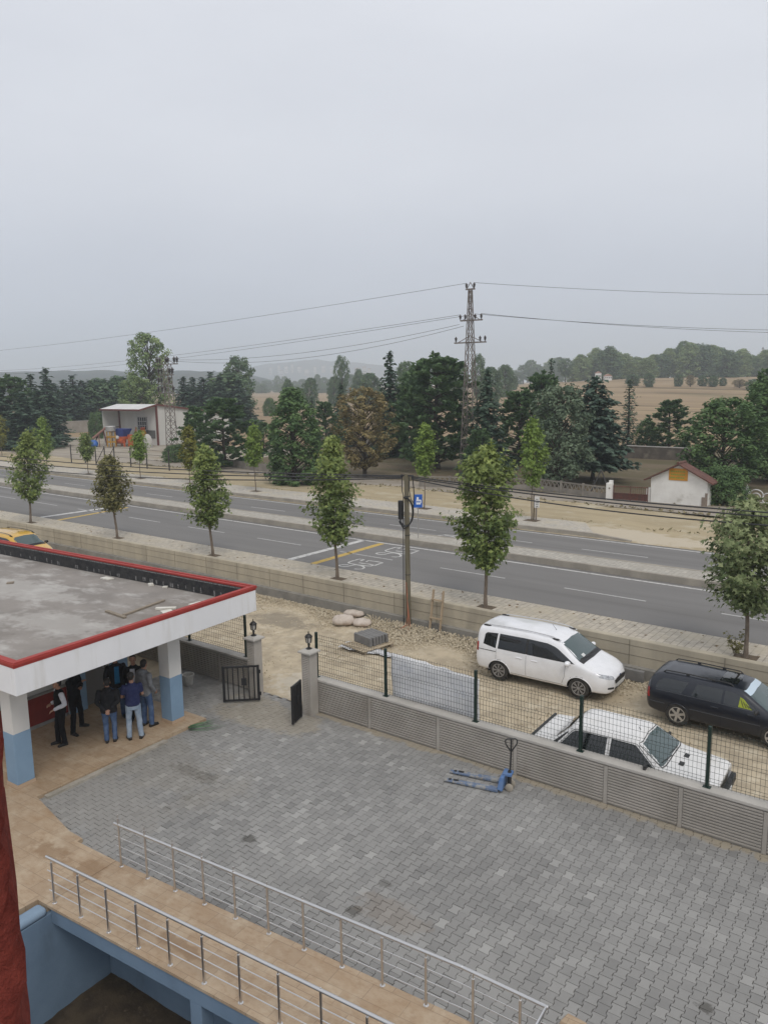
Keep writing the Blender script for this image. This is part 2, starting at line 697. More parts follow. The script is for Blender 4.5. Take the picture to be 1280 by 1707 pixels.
# painted speed figures on the lanes, traced as strokes on the road surface
fg = MB()
def zz(x, y):
    return (560 + x * 140 / 1280, 900 + y * 60 / 549)
def stroke(pts, wdt, mb):
    P = [G(*p, ZR) for p in pts]
    L, R_ = [], []
    for i, p in enumerate(P):
        d = (P[min(i + 1, len(P) - 1)] - P[max(i - 1, 0)]).normalized()
        n = V((-d.y, d.x, 0)) * wdt / 2
        L.append((p.x + n.x, p.y + n.y, ZR + 0.004))
        R_.append((p.x - n.x, p.y - n.y, ZR + 0.004))
    mb.grid([L, R_])
S1 = [(190, 382), (110, 378), (60, 383), (42, 392), (70, 402), (130, 408), (180, 405), (230, 392), (280, 383), (330, 384), (390, 396), (425, 412), (432, 430), (405, 443), (345, 447), (280, 443)]
S2 = [(352, 292), (300, 308), (230, 328), (190, 344), (205, 358), (270, 370), (380, 386), (470, 398), (530, 400), (572, 386), (520, 372), (420, 360), (350, 350)]
S3 = [(350, 292), (430, 302), (372, 322)]
S4 = [(460, 334), (500, 316), (560, 324), (640, 336), (712, 350), (648, 370), (590, 392)]
for dx, dy in ((0, 0), (570, -182)):
    for s_ in (S1, S2, S3, S4):
        sc = 0.97 if dx else 1
        stroke([zz(x * sc + dx, y * sc + dy + (10 if dx else 0)) for x, y in s_], 0.095, fg)
for pts in ([(715, 896), (726, 894), (740, 892), (752, 894), (766, 897)], [(722, 897), (735, 895.2), (748, 897), (758, 900)], [(727, 893.2), (742, 891.5), (757, 892.6), (772, 894)], [(733, 899), (742, 897.6), (752, 900.5)]):
    stroke(pts, 0.10, fg)
struct(fg.build('lane_figure_marking', m_white))

# ---------------- median
m_medtop = brickmat('median blocks', (0.42, 0.39, 0.335), (0.36, 0.335, 0.29), (0.27, 0.25, 0.21), 0.40, 0.20, 0.012, dirt=(0.34, 0.31, 0.26), rot=PI / 2, bump=0.3)
mk = MB()
for (y0, y1) in ((29.80, 29.98), (31.24, 31.42)):
    mk.hexa([(-400, y0, 0.9), (70, y0, 0.9), (70, y1, 0.9), (-400, y1, 0.9)], [(-400, y0 + .02, 1.25), (70, y0 + .02, 1.25), (70, y1, 1.25), (-400, y1, 1.25)])
struct(mk.build('median_kerb', m_kerb, bevel=0.015))
struct(strip(XR, 29.98, 31.24, 1.238, bend=False).build('median', m_medtop))
# ---------------- far kerb, pavement, sand verge
fk = MB()
fk_t = [(-400, 36.42, 1.22), (-15.4, 36.42, 1.22), (-13.4, 36.42, 1.08), (-13.4, 36.58, 1.08), (-15.4, 36.58, 1.22), (-400, 36.58, 1.22)]
for (xa, za, xb, zb_) in ((-400, 1.22, -15.4, 1.22), (-15.4, 1.22, -13.4, 1.06)):
    fk.hexa([(xa, 36.40, .9), (xb, 36.40, .9), (xb, 36.58, .9), (xa, 36.58, .9)], [(xa, 36.42, za), (xb, 36.42, zb_), (xb, 36.58, zb_), (xa, 36.58, za)])
struct(fk.build('far_kerb', m_kerb, bevel=0.015))
m_fpave = brickmat('far pavement blocks', (0.45, 0.415, 0.36), (0.40, 0.37, 0.32), (0.30, 0.27, 0.23), 0.4, 0.2, 0.01, dirt=(0.47, 0.41, 0.30), bump=0.2)
fp = MB()
fp.poly([(-400, 36.58, 1.208), (-15.4, 36.58, 1.208), (-17.0, 39.2, 1.20), (-60, 39.6, 1.20), (-400, 39.6, 1.20)])
struct(fp.build('far_pavement', m_fpave))
m_sand = mat('sandy verge', (0.40, 0.33, 0.215), (0.345, 0.285, 0.185), 0.5, 0.95, spec=0.1, bump=0.3, bscale=15, c3=(0.44, 0.385, 0.28), s3=0.7, stretch=(0.4, 2.2, 1), lo3=0.5, hi3=0.7,
             blot=[((-14, 37.5), 6, 1.6, 0.8, (0.50, 0.44, 0.345), 1.2)])
rr = random.Random(9)
svx = [-400, -200] + frange(-120, 40, 64)
sv = MB()
sv.grid([[(x, y + (0 if y < 38 else rr.uniform(-0.15, 0.15)), 1.0 + ((0.185 if x < -15 else .185 - .13 * sstep((x + 15) / 3)) if y > 37 else -0.01) + ((0.04 * math.sin(x * 0.5) - .09) if y > 43 else 0)) for x in svx] for y in (36.3, 37.5, 39.5, 41.5, 43.5, 45.9)])
struct(sv.build('sand_verge', m_sand, smooth=180))
m_track = mat('dusty service lane', (0.33, 0.29, 0.24), (0.27, 0.235, 0.19), 0.6, 0.95, spec=0.15, c3=(0.22, 0.18, 0.13), s3=0.4, stretch=(0.4, 1.6, 1), bump=0.3, bscale=12)
struct(strip([-400, -200, -100, -60, -30, 0, 40], 45.6, 49.4, 1.10, bend=False).build('service_lane', m_track))
m_lawn = mat('dug park soil and grass', (0.155, 0.122, 0.082), (0.115, 0.10, 0.058), 0.25, 0.95, spec=0.1, c3=(0.22, 0.175, 0.115), s3=0.5, stretch=(0.5, 2.2, 1), bump=0.6, bscale=3.0)
lw = MB()
rr = random.Random(19)
lw.grid([[(x, y, 1.02 + 0.06 * rr.random() + (0.1 * math.sin(y * 1.1) if y > 52 else 0)) for x in frange(-62, 8, 40)] for y in frange(49.2, 88, 40)])
struct(lw.build('park_ground', m_lawn, smooth=180))
m_yard2 = mat('pale works yard', (0.36, 0.32, 0.26), (0.29, 0.255, 0.205), 0.3, 0.95, spec=0.1, c3=(0.25, 0.20, 0.14), s3=0.2, bump=0.3, bscale=8)
wy = MB()
wy.grid([[(x, y, 1.03) for x in frange(-135, -62, 10)] for y in frange(49.2, 67, 8)])
struct(wy.build('works_yard_ground', m_yard2))

# ---------------- distant hills
m_hill = mat('wooded hillside', (0.03, 0.045, 0.04), (0.055, 0.065, 0.05), 0.012, 0.95, spec=0.1)
def ridge(name, pts, depth, seed):
    """pts: (px, py of the crest, forward distance)"""
    r = random.Random(seed)
    mb = MB()
    rows = []
    P = []
    for i in range(len(pts) - 1):
        for k in range(8):
            t = k / 8
            P.append([lerp(pts[i][j], pts[i + 1][j], t) for j in range(3)])
    P.append(list(pts[-1]))
    for (f, hf) in ((0.0, 0.0), (0.18, 0.35), (0.38, 0.62), (0.6, 0.86), (0.8, 1.0), (1.0, 0.9), (1.3, 0.3)):
        row = []
        for i, (px, py, d) in enumerate(P):
            dd = d + depth * (f - 0.8)
            q = at(px, dd)
            z = topz(px, py, d)
            n = 1 + 0.10 * math.sin(i * 0.9 + seed) * math.sin(i * 0.37 + f * 5) + r.uniform(-.03, .03)
            row.append((q.x, q.y, max(0.5, 1 + (z - 1) * hf * (n if f != 0.8 else 1 + r.uniform(-.03, .03)))))
        rows.append(row)
    mb.grid(rows)
    return struct(fixn(mb.build(name, m_hill, smooth=180)))
ridge('hills', [(-420, 640, 1350), (-250, 622, 1250), (-60, 620, 1150), (60, 619, 1150), (150, 617, 1120), (240, 619, 1120), (330, 618, 1150), (410, 622, 1250), (480, 640, 1400)], 450, 1)
ridge('mountain', [(300, 640, 3000), (380, 622, 2950), (450, 606, 2900), (520, 599, 2850), (585, 604, 2850), (660, 612, 2900), (740, 622, 2950), (860, 638, 3000)], 500, 4)

# ---------------- air
hz = MB()
def slab(x0, x1, y0, y1, z0, z1, mb):
    mb.hexa([(x0, y0, z0), (x1, y0, z0), (x1, y1, z0), (x0, y1, z0)], [(x0, y0, z1), (x1, y0, z1), (x1, y1, z1), (x0, y1, z1)])
slab(-4000, 1900, -60, 4000, -3.6, 130, hz)
m, nt_, b_ = newmat('hazy air')
nt_.nodes.remove(b_)
pv = N(nt_, 'ShaderNodeVolumePrincipled')
pv.inputs['Color'].default_value = (0.86, 0.935, 1.0, 1)
pv.inputs['Density'].default_value = 0.00062
pv.inputs['Anisotropy'].default_value = 0.2
nt_.links.new(pv.outputs[0], nt_.nodes['Material Output'].inputs['Volume'])
tag(hz.build('haze', m), 'pale grey haze hanging over the fields and hills', 'haze', kind='stuff')
# ================================================================== YARD, WALKWAY, LIGHT WELL
ZT = 0.08
PHI = rad(4.4)
UX, UY = V((math.cos(PHI), math.sin(PHI), 0)), V((-math.sin(PHI), math.cos(PHI), 0))
PH5 = rad(5.0)
WU, WV = V((math.cos(PH5), math.sin(PH5), 0)), V((-math.sin(PH5), math.cos(PH5), 0))
E1 = G(85, 1512, ZT)
RISE = 0.034
def rz_(s):
    return ZT + RISE * max(0.0, min(s, 7.0))
def Gr(px, py, dz=0.0):
    z = ZT
    for _ in range(8):
        p = G(px, py, z + dz)
        z = rz_((p - E1).dot(WU))
    return G(px, py, z + dz)
def sv_(p):
    q = p - E1
    return q.dot(WU), q.dot(WV)
def W(s, v, dz=0.0):
    p = E1 + WU * s + WV * v
    return V((p.x, p.y, rz_(s) + dz))
VF = (sv_(Gr(202, 1445))[1] + sv_(Gr(640, 1640))[1]) / 2 + 0.05      # far edge of the walkway

# ---- interlocking block paving: every block is cut to its double-T outline
rr = random.Random(21)
pv_ = MB()
BL, BW, BD = 0.206, 0.174, 0.026     # length, mean width, half the zigzag depth
PR = rad(2.2)
cP, sP = math.cos(PR), math.sin(PR)
g = 0.0048
def inyard(x, y):
    if y > 14.47 + 0.0274 * (x + 13.97):
        return False
    p = V((x, y, 0))
    s, v = sv_(p)
    if v < VF - 0.06 and s > -1.2:
        return False
    if x < -16.2 and y < 11.8:
        return False
    return -19.6 < x < 3.5 and y < 15.0 and v > VF - 0.6
prof = [(-BL / 2, 1), (-BL / 4 - 0.016, 1), (-BL / 4 + 0.016, -1), (BL / 4 - 0.016, -1), (BL / 4 + 0.016, 1), (BL / 2, 1)]
patchn = lambda x, y: math.sin(x * 0.9 + y * 0.4) * math.sin(y * 1.1 - x * 0.35)
for i in range(-10, 150):
    for j in range(-30, 70):
        lx = -20 + i * BW
        ly = 4 + (j + (0.5 if i % 2 else 0)) * BL
        x, y = cP * lx - sP * (ly - 10), sP * (lx + 10) + cP * (ly - 10) + 10
        if not inyard(x, y):
            continue
        right = [(lx + BW / 2 + BD / 2 * sg - g, ly + t * (1 - 2 * g / BL)) for t, sg in prof]
        left = [(lx - BW / 2 - BD / 2 * sg + g, ly + t * (1 - 2 * g / BL)) for t, sg in prof][::-1]
        t1, t2 = rr.gauss(0, 0.0018), rr.gauss(0, 0.0018)
        dz = rr.gauss(0, 0.0012)
        pts = []
        for (a, b) in right + left:
            X, Y = cP * a - sP * (b - 10), sP * (a + 10) + cP * (b - 10) + 10
            pts.append((X, Y, dz + t1 * (a - lx) * 10 + t2 * (b - ly) * 10))
        pv_.cur = max(0, min(1, 0.44 + rr.gauss(0, 0.065) + 0.07 * patchn(x, y) + (rr.uniform(.1, .3) if rr.random() < 0.07 else 0)))
        n = len(pv_.v)
        k = len(pts)
        cx, cy = x, y
        pv_.v += [(cx + (p[0] - cx) * 0.972, cy + (p[1] - cy) * 0.972, p[2]) for p in pts] + [(p[0], p[1], p[2] - 0.004) for p in pts] + [(p[0], p[1], -0.03) for p in pts]
        pv_.face(range(n, n + k))
        for q in range(k):
            w2 = (q + 1) % k
            pv_.face((n + q, n + k + q, n + k + w2, n + w2))
            pv_.face((n + k + q, n + 2 * k + q, n + 2 * k + w2, n + k + w2))
OIL = (0.085, 0.08, 0.07)
bl = []
for (px, py, rx, ry, am) in ((312, 1284, 0.55, 0.16, 0.8), (345, 1297, 0.30, 0.2, 0.8), (415, 1398, 0.16, 0.10, 0.9), (590, 1518, 0.15, 0.10, 0.9), (313, 1330, 0.1, 0.08, 0.8), (278, 1347, .1, .08, .8), (1175, 1679, 0.12, 0.08, 0.95), (640, 1473, .13, .08, .6)):
    q = G(px, py, 0)
    bl.append(((q.x, q.y), rx * 1.25, ry * 1.4, am * .8, OIL, 7.0))
q = G(655, 1525, 0)
bl.append(((q.x, q.y), 0.8, 0.4, 0.22, (0.22, 0.15, 0.085), 2.0))
q = G(170, 1340, 0)
bl.append(((q.x, q.y), 2.4, 1.3, 0.55, (0.29, 0.275, 0.25), 1.2))
q = G(250, 1260, 0)
bl.append(((q.x, q.y), 3.4, 1.3, 0.45, (0.28, 0.26, 0.225), 1.0))
q = G(440, 1190, 0)
bl.append(((q.x, q.y), 2.2, 0.9, 0.55, (0.36, 0.315, 0.24), 1.3))
for k in range(7):
    x_ = -13.0 + 2.2 * k
    bl.append(((x_, 14.37 + 0.0274 * (x_ + 13.97) - 0.02), 2.0, 0.24, 0.85, (0.33, 0.285, 0.215), 2.2))
m_block = mat('grey concrete pavers', (0.132, 0.129, 0.124), (0.157, 0.153, 0.146), 2.5, 0.9, spec=0.25, bump=0.5, bscale=160, var=(0.415, 0.405, 0.382), blot=bl)
struct(pv_.build('yard_paving', m_block, attr=True))
jb = MB()
jb.poly([(-19.2, 12.3, -0.018), (-16.4, 12.3, -0.018), (-16.4, 7.2, -0.018), (-13.6, 7.3, -0.018), (3.6, 8.3, -0.018), (3.6, 15.0, -0.018), (-19.2, 14.4, -0.018)])
struct(jb.build('joint_sand', mat('joint sand', (0.055, 0.05, 0.045), (0.10, 0.09, 0.075), 3, 0.95, blot=[b[:4] + ((0.24, 0.215, 0.17),) + b[5:] for b in bl[-9:]])))

# ---- travertine floor and ramped walkway
m_tile, nt_, b_ = newmat('travertine tiles')
co = N(nt_, 'ShaderNodeTexCoord').outputs['Object']
mp = N(nt_, 'ShaderNodeMapping')
mp.inputs['Rotation'].default_value = (0, 0, -PH5)
nt_.links.new(co, mp.inputs['Vector'])
bt = N(nt_, 'ShaderNodeTexBrick', offset=0.5)
for k, v_ in (('Color1', (0.40, 0.30, 0.20, 1)), ('Color2', (0.335, 0.245, 0.16, 1)), ('Mortar', (0.22, 0.16, 0.105, 1))):
    bt.inputs[k].default_value = v_
for k, v_ in (('Scale', 1.0), ('Brick Width', 0.62), ('Row Height', 0.31), ('Mortar Size', 0.005)):
    bt.inputs[k].default_value = v_
nt_.links.new(mp.outputs[0], bt.inputs['Vector'])
cc = mix(nt_, math_(nt_, 'MULTIPLY', ramp(nt_, noise(nt_, mp.outputs[0], 7, 6, 0.75, (0.7, 1.5, 1)), 0.42, 0.7), 0.65), bt.outputs['Color'], (0.26, 0.165, 0.09))
cc = mix(nt_, math_(nt_, 'MULTIPLY', ramp(nt_, noise(nt_, co, 2.0, 6, 0.7), 0.45, 0.75), 0.6), cc, (0.50, 0.415, 0.305))
cc = mix(nt_, math_(nt_, 'MULTIPLY', ramp(nt_, noise(nt_, co, 0.9, 5, 0.6), 0.55, 0.75), 0.5), cc, (0.30, 0.19, 0.10))
for (px, py, rx, ry) in ((85, 1420, 0.45, 0.18), (150, 1450, 0.3, 0.2), (300, 1585, 0.35, 0.12)):
    q = G(px, py, ZT)
    cc = mix(nt_, spot(nt_, co, (q.x, q.y), rx * 1.4, ry * 1.5, 0.6, 4.0), cc, (0.22, 0.135, 0.07))
nt_.links.new(cc, b_.inputs['Base Color'])
b_.inputs['Roughness'].default_value = 0.62
bp = N(nt_, 'ShaderNodeBump')
bp.inputs['Strength'].default_value = 0.2
bp.inputs['Distance'].default_value = 0.01
nt_.links.new(math_(nt_, 'SUBTRACT', noise(nt_, co, 60, 5), bt.outputs['Fac']), bp.inputs['Height'])
nt_.links.new(bp.outputs[0], b_.inputs['Normal'])
fl = MB()
SA, SB, SC_ = -0.12, 6.9, 16.0
# walkway: slab with a blue rendered edge below
top = [W(SA, 0), W(7.0, 0), W(SC_, 0)], [W(SA, VF), W(7.0, VF), W(SC_, VF)]
fl.grid([top[0], top[1]])
fl.grid([[p + V((0, 0, -0.05)) for p in top[0]], top[0]])
fl.grid([top[1], [p + V((0, 0, -0.35)) for p in top[1]]])
fl.poly([W(SC_, 0), W(SC_, 0, -0.35), W(SC_, VF, -0.35), W(SC_, VF)])
struct(fixn(fl.build('walkway_floor', m_tile)))
te = MB()
cA = G(344, 1197, ZT)
k0 = G(62, 1328, ZT)
n0 = W(-1.75, VF)
n1 = W(-1.75 + 0.45, VF)
pf = [W(SA - 0.012, VF), n1, n1 + WV * 0.12, n0 + WV * 0.14, k0, cA, G(250, 1165, ZT), V((-19.4, 12.3, ZT)), V((-20.4, 5.5, ZT)), V((-12.62, 3.4, ZT)), W(SA - 0.30, -0.6), W(SA - 0.25, 0), W(SA - 0.012, 0)]
te.prism([(p.x, p.y) for p in pf], -0.1, ZT - 0.002)
struct(te.build('terrace_floor', m_tile))
# pale kerb strip that edges the terrace on the yard side
kk = MB()
d = (cA - k0).normalized()
n = V((d.y, -d.x, 0))
a, b = k0 + d * 0.15 + n * 0.02, cA - d * 1.4 + n * 0.02
kk.prism([(p.x, p.y) for p in (a, b, b + n * 0.14, a + n * 0.14)][::-1], -0.05, 0.05)
struct(fixn(kk.build('terrace_kerb', mat('worn pale kerb', (0.38, 0.345, 0.29), (0.27, 0.245, 0.2), 3, 0.9, bump=0.3))))

# ---- basement light well under the walkway
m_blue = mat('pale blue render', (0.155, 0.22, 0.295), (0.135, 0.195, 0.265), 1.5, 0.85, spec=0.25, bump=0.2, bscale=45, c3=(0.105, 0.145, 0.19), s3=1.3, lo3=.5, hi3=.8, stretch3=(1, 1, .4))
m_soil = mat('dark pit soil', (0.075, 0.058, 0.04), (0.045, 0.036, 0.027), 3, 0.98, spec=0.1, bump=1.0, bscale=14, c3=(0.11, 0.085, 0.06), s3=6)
lwell = thing('light_well', 'blue rendered basement light well with dark soil floor beneath the stone walkway', 'light well', (-9, 5, 0))
def wb(name, mb, m):
    o = mb.build(name, m, lwell, bevel=0.012)
    for v_ in o.data.vertices:
        v_.co -= V((-9, 5, 0))
    return o
ZB = -2.0
eb = MB()
def wslab(s0, s1, v0, v1, za, zb_, mb):
    f = lambda s, v, dz: W(s, v, dz)
    mb.hexa([f(s0, v0, za), f(s1, v0, za), f(s1, v1, za), f(s0, v1, za)], [f(s0, v0, zb_), f(s1, v0, zb_), f(s1, v1, zb_), f(s0, v1, zb_)])
for (s0, s1) in ((-0.05, 7.0), (7.0, 16)):
    wslab(s0, s1, 0.025, 0.24, -0.34, -0.051, eb)
    wslab(s0, s1, 0.24, VF - 0.01, -0.20, -0.051, eb)
wb('slab_edge', eb, m_blue)
bw_ = MB()
def wallbox(s0, s1, v0, v1, z0, z1, mb):
    P = [E1 + WU * s + WV * v for s, v in ((s0, v0), (s1, v0), (s1, v1), (s0, v1))]
    mb.hexa([(p.x, p.y, z0) for p in P], [(p.x, p.y, z1) for p in P])
wallbox(-0.3, 16, VF - 0.35, VF - 0.1, ZB - 0.3, -0.16, bw_)
wb('back_wall', bw_, m_blue)
sw = MB()
p0, p1 = W(-0.06, VF - 0.4), W(-0.06, -5.2)
wallbox(-0.42, -0.05, -5.2, VF - 0.35, ZB - 0.3, -0.07, sw)
wb('side_wall', sw, m_blue)
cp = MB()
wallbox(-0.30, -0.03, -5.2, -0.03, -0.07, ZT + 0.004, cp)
o = wb('coping', cp, mat('sunlit blue render cap', (0.20, 0.275, 0.355), (0.18, 0.25, 0.33), 2, 0.85))  # paler copy of the wall blue: light on the wall top painted in
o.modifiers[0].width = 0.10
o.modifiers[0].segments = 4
cl_ = MB()
sp_, vp_ = sv_(Gr(300, 1645))
for s in (sp_, sp_ + 3.2, sp_ + 6.4):
    cl_ = MB()
    wallbox(s, s + 0.24, 0.03, 0.27, ZB - 0.3, rz_(s) - 0.33, cl_)
    wb('pillar', cl_, m_blue)
so_ = MB()
rr = random.Random(8)
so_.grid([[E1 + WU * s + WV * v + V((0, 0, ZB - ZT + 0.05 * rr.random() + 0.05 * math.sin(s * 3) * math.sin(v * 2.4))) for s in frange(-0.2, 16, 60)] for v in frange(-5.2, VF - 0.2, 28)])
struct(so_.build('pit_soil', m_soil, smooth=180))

# ---- stainless railings
m_steel = mat('brushed stainless steel', (0.62, 0.61, 0.60), rough=0.28, metal=1.0)
def railing(name, label, pts_post, top_pts, end_pts=None):
    """pts_post: base points; top_pts: polyline of the handrail"""
    o0 = pts_post[0]
    t = thing(name, label, 'railing', o0, 0, 'stainless steel railings along the walkway')
    def put(mb, nm):
        ob = mb.build(nm, m_steel, t, smooth=60)
        for v_ in ob.data.vertices:
            v_.co -= o0
        return ob
    h = MB()
    h.tube(top_pts, 0.026, 10)
    for p in top_pts[1:-1]:
        h.ball(p, 0.028)
    put(h, 'handrail')
    for p in pts_post:
        m_ = MB()
        ztop = None
        for a, b in zip(top_pts[:-1], top_pts[1:]):
            d = V((b.x - a.x, b.y - a.y, 0))
            tt = (V((p.x - a.x, p.y - a.y, 0))).dot(d) / d.length_squared
            if -0.3 <= tt <= 1.3:
                ztop = lerp(a.z, b.z, tt)
        ztop = ztop or p.z + 0.85
        m_.tube([p, V((p.x, p.y, ztop - 0.07))], 0.02, 10)
        m_.tube([V((p.x, p.y, ztop - 0.07)), V((p.x, p.y, ztop))], 0.009, 8)
        m_.lathe([(0.04, 0), (0.04, 0.006), (0.022, 0.012)], p, 12)
        put(m_, 'post')
    for fr in (0.26, 0.48, 0.70):
        m_ = MB()
        m_.tube([q - V((0, 0, (1 - fr) * 0.84)) for q in top_pts], 0.008, 6)
        put(m_, 'rail_bar')
    return t
# near rail
a, b = Gr(91, 1506), Gr(395, 1678)
sA, vA = sv_(a)
sB, vB = sv_(b)
step = (sB - sA) / 6
posts = [W(sA + step * i, 0.10) for i in range(0, 19)]
tops = [W(sA - 0.13, 0.10, 0.83), W(7.0, 0.10, 0.83), W(posts[-1].x * 0 + sA + step * 18, 0.10, 0.83)]
railing('steel_railing', 'stainless steel railing along the open edge above the dark light well', posts, tops)
# far rail
a, b = Gr(202, 1445), Gr(640, 1640)
sA, vA = sv_(a)
sB, vB = sv_(b)
step = (sB - sA) / 8
vr = VF - 0.06
posts = [W(sA + step * i, vr) for i in range(0, 11)]
kp = Gr(770, 1611, 0.83)
ep = Gr(907, 1682, 0.83)
s_k, s_e = sv_(kp)[0], sv_(ep)[0]
tops = [W(sA - 0.12, vr, 0.83), W(s_k, vr, 0.83), W(s_e, vr, 0.80), W(s_e, vr - 0.85, 0.80)]
posts = [p for p in posts if sv_(p)[0] < s_e - 0.05] + [W(s_e - 0.35, vr), W(s_e, vr - 0.8)]
railing('steel_railing', 'stainless steel railing with a bent end between walkway and grey paved yard', posts, tops)

# ---- dark red rendered wall right beside the viewpoint
r = ray(17, 1450)
d = V((r.x, r.y, 0)).normalized()
lft = V((-d.y, d.x, 0))
cpt = d * 1.1
rw_ = thing('red_wall', 'rough dark red rendered wall edge close by at the left', 'wall', (cpt.x, cpt.y, 0))
rr = random.Random(4)
mb = MB()
rows = []
zs = frange(4.5, 12, 300)
for z in zs:
    row = []
    for k, (la, da) in enumerate([(0.55, -0.05), (0.3, -0.03), (0.12, -0.01), (0.04, 0.0), (0.012, 0.006), (0.0, 0.025), (0.0, 0.08), (0.0, 0.25), (0.0, 0.6)]):
        j = 0.006
        row.append(lft * (la + rr.uniform(-j, j) + 0.004 * math.sin(z * 21)) + d * (da + rr.uniform(-j, j)) + V((0, 0, z)))
    rows.append(row)
mb.grid(rows)
fixn(mb.build('render', mat('dark red render', (0.25, 0.052, 0.038), (0.17, 0.034, 0.026), 26, 0.95, spec=0.15, bump=1.0, bscale=70), rw_, smooth=180))

# ================================================================== GATE HOUSE WITH CANOPY
gx = G(22, 1108, 3.3)
gh = thing('gatehouse', 'flat roofed gatehouse with red edged white canopy on blue and white columns', 'building', (gx.x, gx.y, 0), PHI)
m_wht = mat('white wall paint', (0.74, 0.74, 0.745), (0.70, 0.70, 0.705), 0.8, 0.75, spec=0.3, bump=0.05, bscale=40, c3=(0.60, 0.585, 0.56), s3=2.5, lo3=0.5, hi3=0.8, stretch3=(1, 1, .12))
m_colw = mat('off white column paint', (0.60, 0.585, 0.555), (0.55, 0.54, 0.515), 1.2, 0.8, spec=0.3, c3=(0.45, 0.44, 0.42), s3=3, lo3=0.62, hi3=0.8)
m_colb = mat('light blue column paint', (0.205, 0.305, 0.415), (0.185, 0.28, 0.385), 1.5, 0.75, spec=0.3, bump=0.1, bscale=50)
m_red = mat('red painted coping', (0.36, 0.042, 0.032), (0.31, 0.036, 0.028), 2.0, 0.6, spec=0.4)
m_roofc = mat('cement roof screed', (0.285, 0.26, 0.235), (0.23, 0.21, 0.19), 0.7, 0.95, spec=0.15, bump=0.5, bscale=22, c3=(0.45, 0.43, 0.40), s3=1.0, lo3=0.47, hi3=0.72, stretch3=(.8, 1.5, 1), blot=[((-3, 3), 2.2, .9, .55, (.42, .40, .37), 2.5), ((-7, 4.5), 2.5, 1.0, .6, (.43, .41, .38), 2.0), ((-10, 2.5), 1.5, .8, .6, (.40, .38, .35), 3.0), ((-1.5, 5.2), 1.4, 1.2, .5, (.20, .175, .15), 3.0), ((-5, 1.8), 2, .7, .5, (.19, .17, .15), 2.2)])
m_bit = mat('black bitumen membrane', (0.016, 0.016, 0.018), (0.035, 0.034, 0.033), 6, 0.75, spec=0.4, bump=0.4, bscale=30, c3=(0.055, 0.053, 0.05), s3=4)
RXL, RYD = -17.0, 7.15
ZTOP, ZBOT, ZROOF = 3.30, 2.595, 2.84
mb = MB()
mb.box((RXL / 2 - 0.05, RYD / 2, (ZROOF + ZBOT) / 2 + 0.02), (-RXL - 0.3, RYD - 0.3, ZROOF - ZBOT - 0.04))
mb.build('roof_deck', m_roofc, gh)
# fascia: four faces of the up-stand
mb = MB()
T = 0.16
for (c, s) in (((-T / 2 - 0.03, RYD / 2, (ZTOP - 0.11 + ZBOT) / 2), (T, RYD - 0.06, ZTOP - 0.11 - ZBOT)),
               ((RXL / 2 - T / 2 - 0.03, T / 2 + 0.03, (ZTOP - 0.11 + ZBOT) / 2), (-RXL - T, T, ZTOP - 0.11 - ZBOT)),
               ((RXL / 2 - T / 2 - 0.03, RYD - T / 2 - 0.03, (ZTOP - 0.11 + ZBOT) / 2), (-RXL - T, T, ZTOP - 0.11 - ZBOT))):
    mb.box(c, s)
mb.build('fascia', m_wht, gh, bevel=0.01)
# stepped red coping
mb = MB()
def ring(o0, o1, z0, z1):
    mb.box((-(o0 + o1) / 2, RYD / 2, (z0 + z1) / 2), (o1 - o0, RYD - 2 * o0, z1 - z0))
    for s_ in (0, 1):
        y = (o0 + o1) / 2 if s_ == 0 else RYD - (o0 + o1) / 2
        mb.box((RXL / 2 - o1 / 2, y, (z0 + z1) / 2), (-RXL - o1, o1 - o0, z1 - z0))
ring(0.0, 0.20, ZTOP - 0.055, ZTOP - 0.003)
ring(0.022, 0.185, ZTOP - 0.11, ZTOP - 0.056)
ring(0.012, 0.10, ZTOP - 0.002, ZTOP + 0.018)
mb.build('coping', m_red, gh, bevel=0.008)
mb = MB()
ti = 0.20
mb.box((RXL / 2 - ti, RYD - ti - 0.02, (ZROOF + ZTOP - 0.06) / 2), (-RXL - 2 * ti, 0.02, ZTOP - 0.06 - ZROOF))
mb.box((-ti - 0.02, RYD / 2, (ZROOF + ZTOP - 0.06) / 2), (0.02, RYD - 2 * ti - 0.06, ZTOP - 0.06 - ZROOF))
mb.box((RXL / 2 - ti, ti + 0.02, (ZROOF + ZTOP - 0.06) / 2), (-RXL - 2 * ti, 0.02, ZTOP - 0.06 - ZROOF))
mb.build('membrane', m_bit, gh)
mb = MB()
rr = random.Random(33)
x = -0.9
while x > RXL + 1:
    if rr.random() < 0.85:
        hh = rr.uniform(0.11, 0.18)
        zc = ZROOF + 0.13 + rr.uniform(-.02, .02)
        ww = rr.uniform(0.07, 0.13)
        for q in range(rr.choice((1, 1, 2))):
            mb.box((x + .085 * q, RYD - ti - 0.031, zc - .03), (ww * rr.uniform(.35, .6), 0.002, hh * rr.uniform(.8, 1)), 0, Matrix.Rotation(rr.uniform(-.08, .08), 3, 'Y'))
    x -= rr.uniform(0.26, 0.36)
# pale mortar line above the membrane
mb.box((RXL / 2 - ti, RYD - ti - 0.026, ZTOP - 0.08), (-RXL - 2 * ti, 0.012, 0.035))
mb.build('membrane_patch', mat('pale torch marks', (0.23, 0.225, 0.22), (0.07, 0.07, 0.068), 22, 0.9), gh)
# building core below
CX1, CX0, CY0, CY1 = -3.55, -11.0, 0.75, 5.27
mb = MB()
th = 0.2
mb.box(((CX0 + CX1) / 2, CY0 + th / 2, 1.355), (CX1 - CX0, th, 2.55))
mb.box(((CX0 + CX1) / 2, CY1 - th / 2, 1.355), (CX1 - CX0, th, 2.55))
mb.box((CX0 + th / 2, (CY0 + CY1) / 2, 1.355), (th, CY1 - CY0 - 2 * th, 2.55))
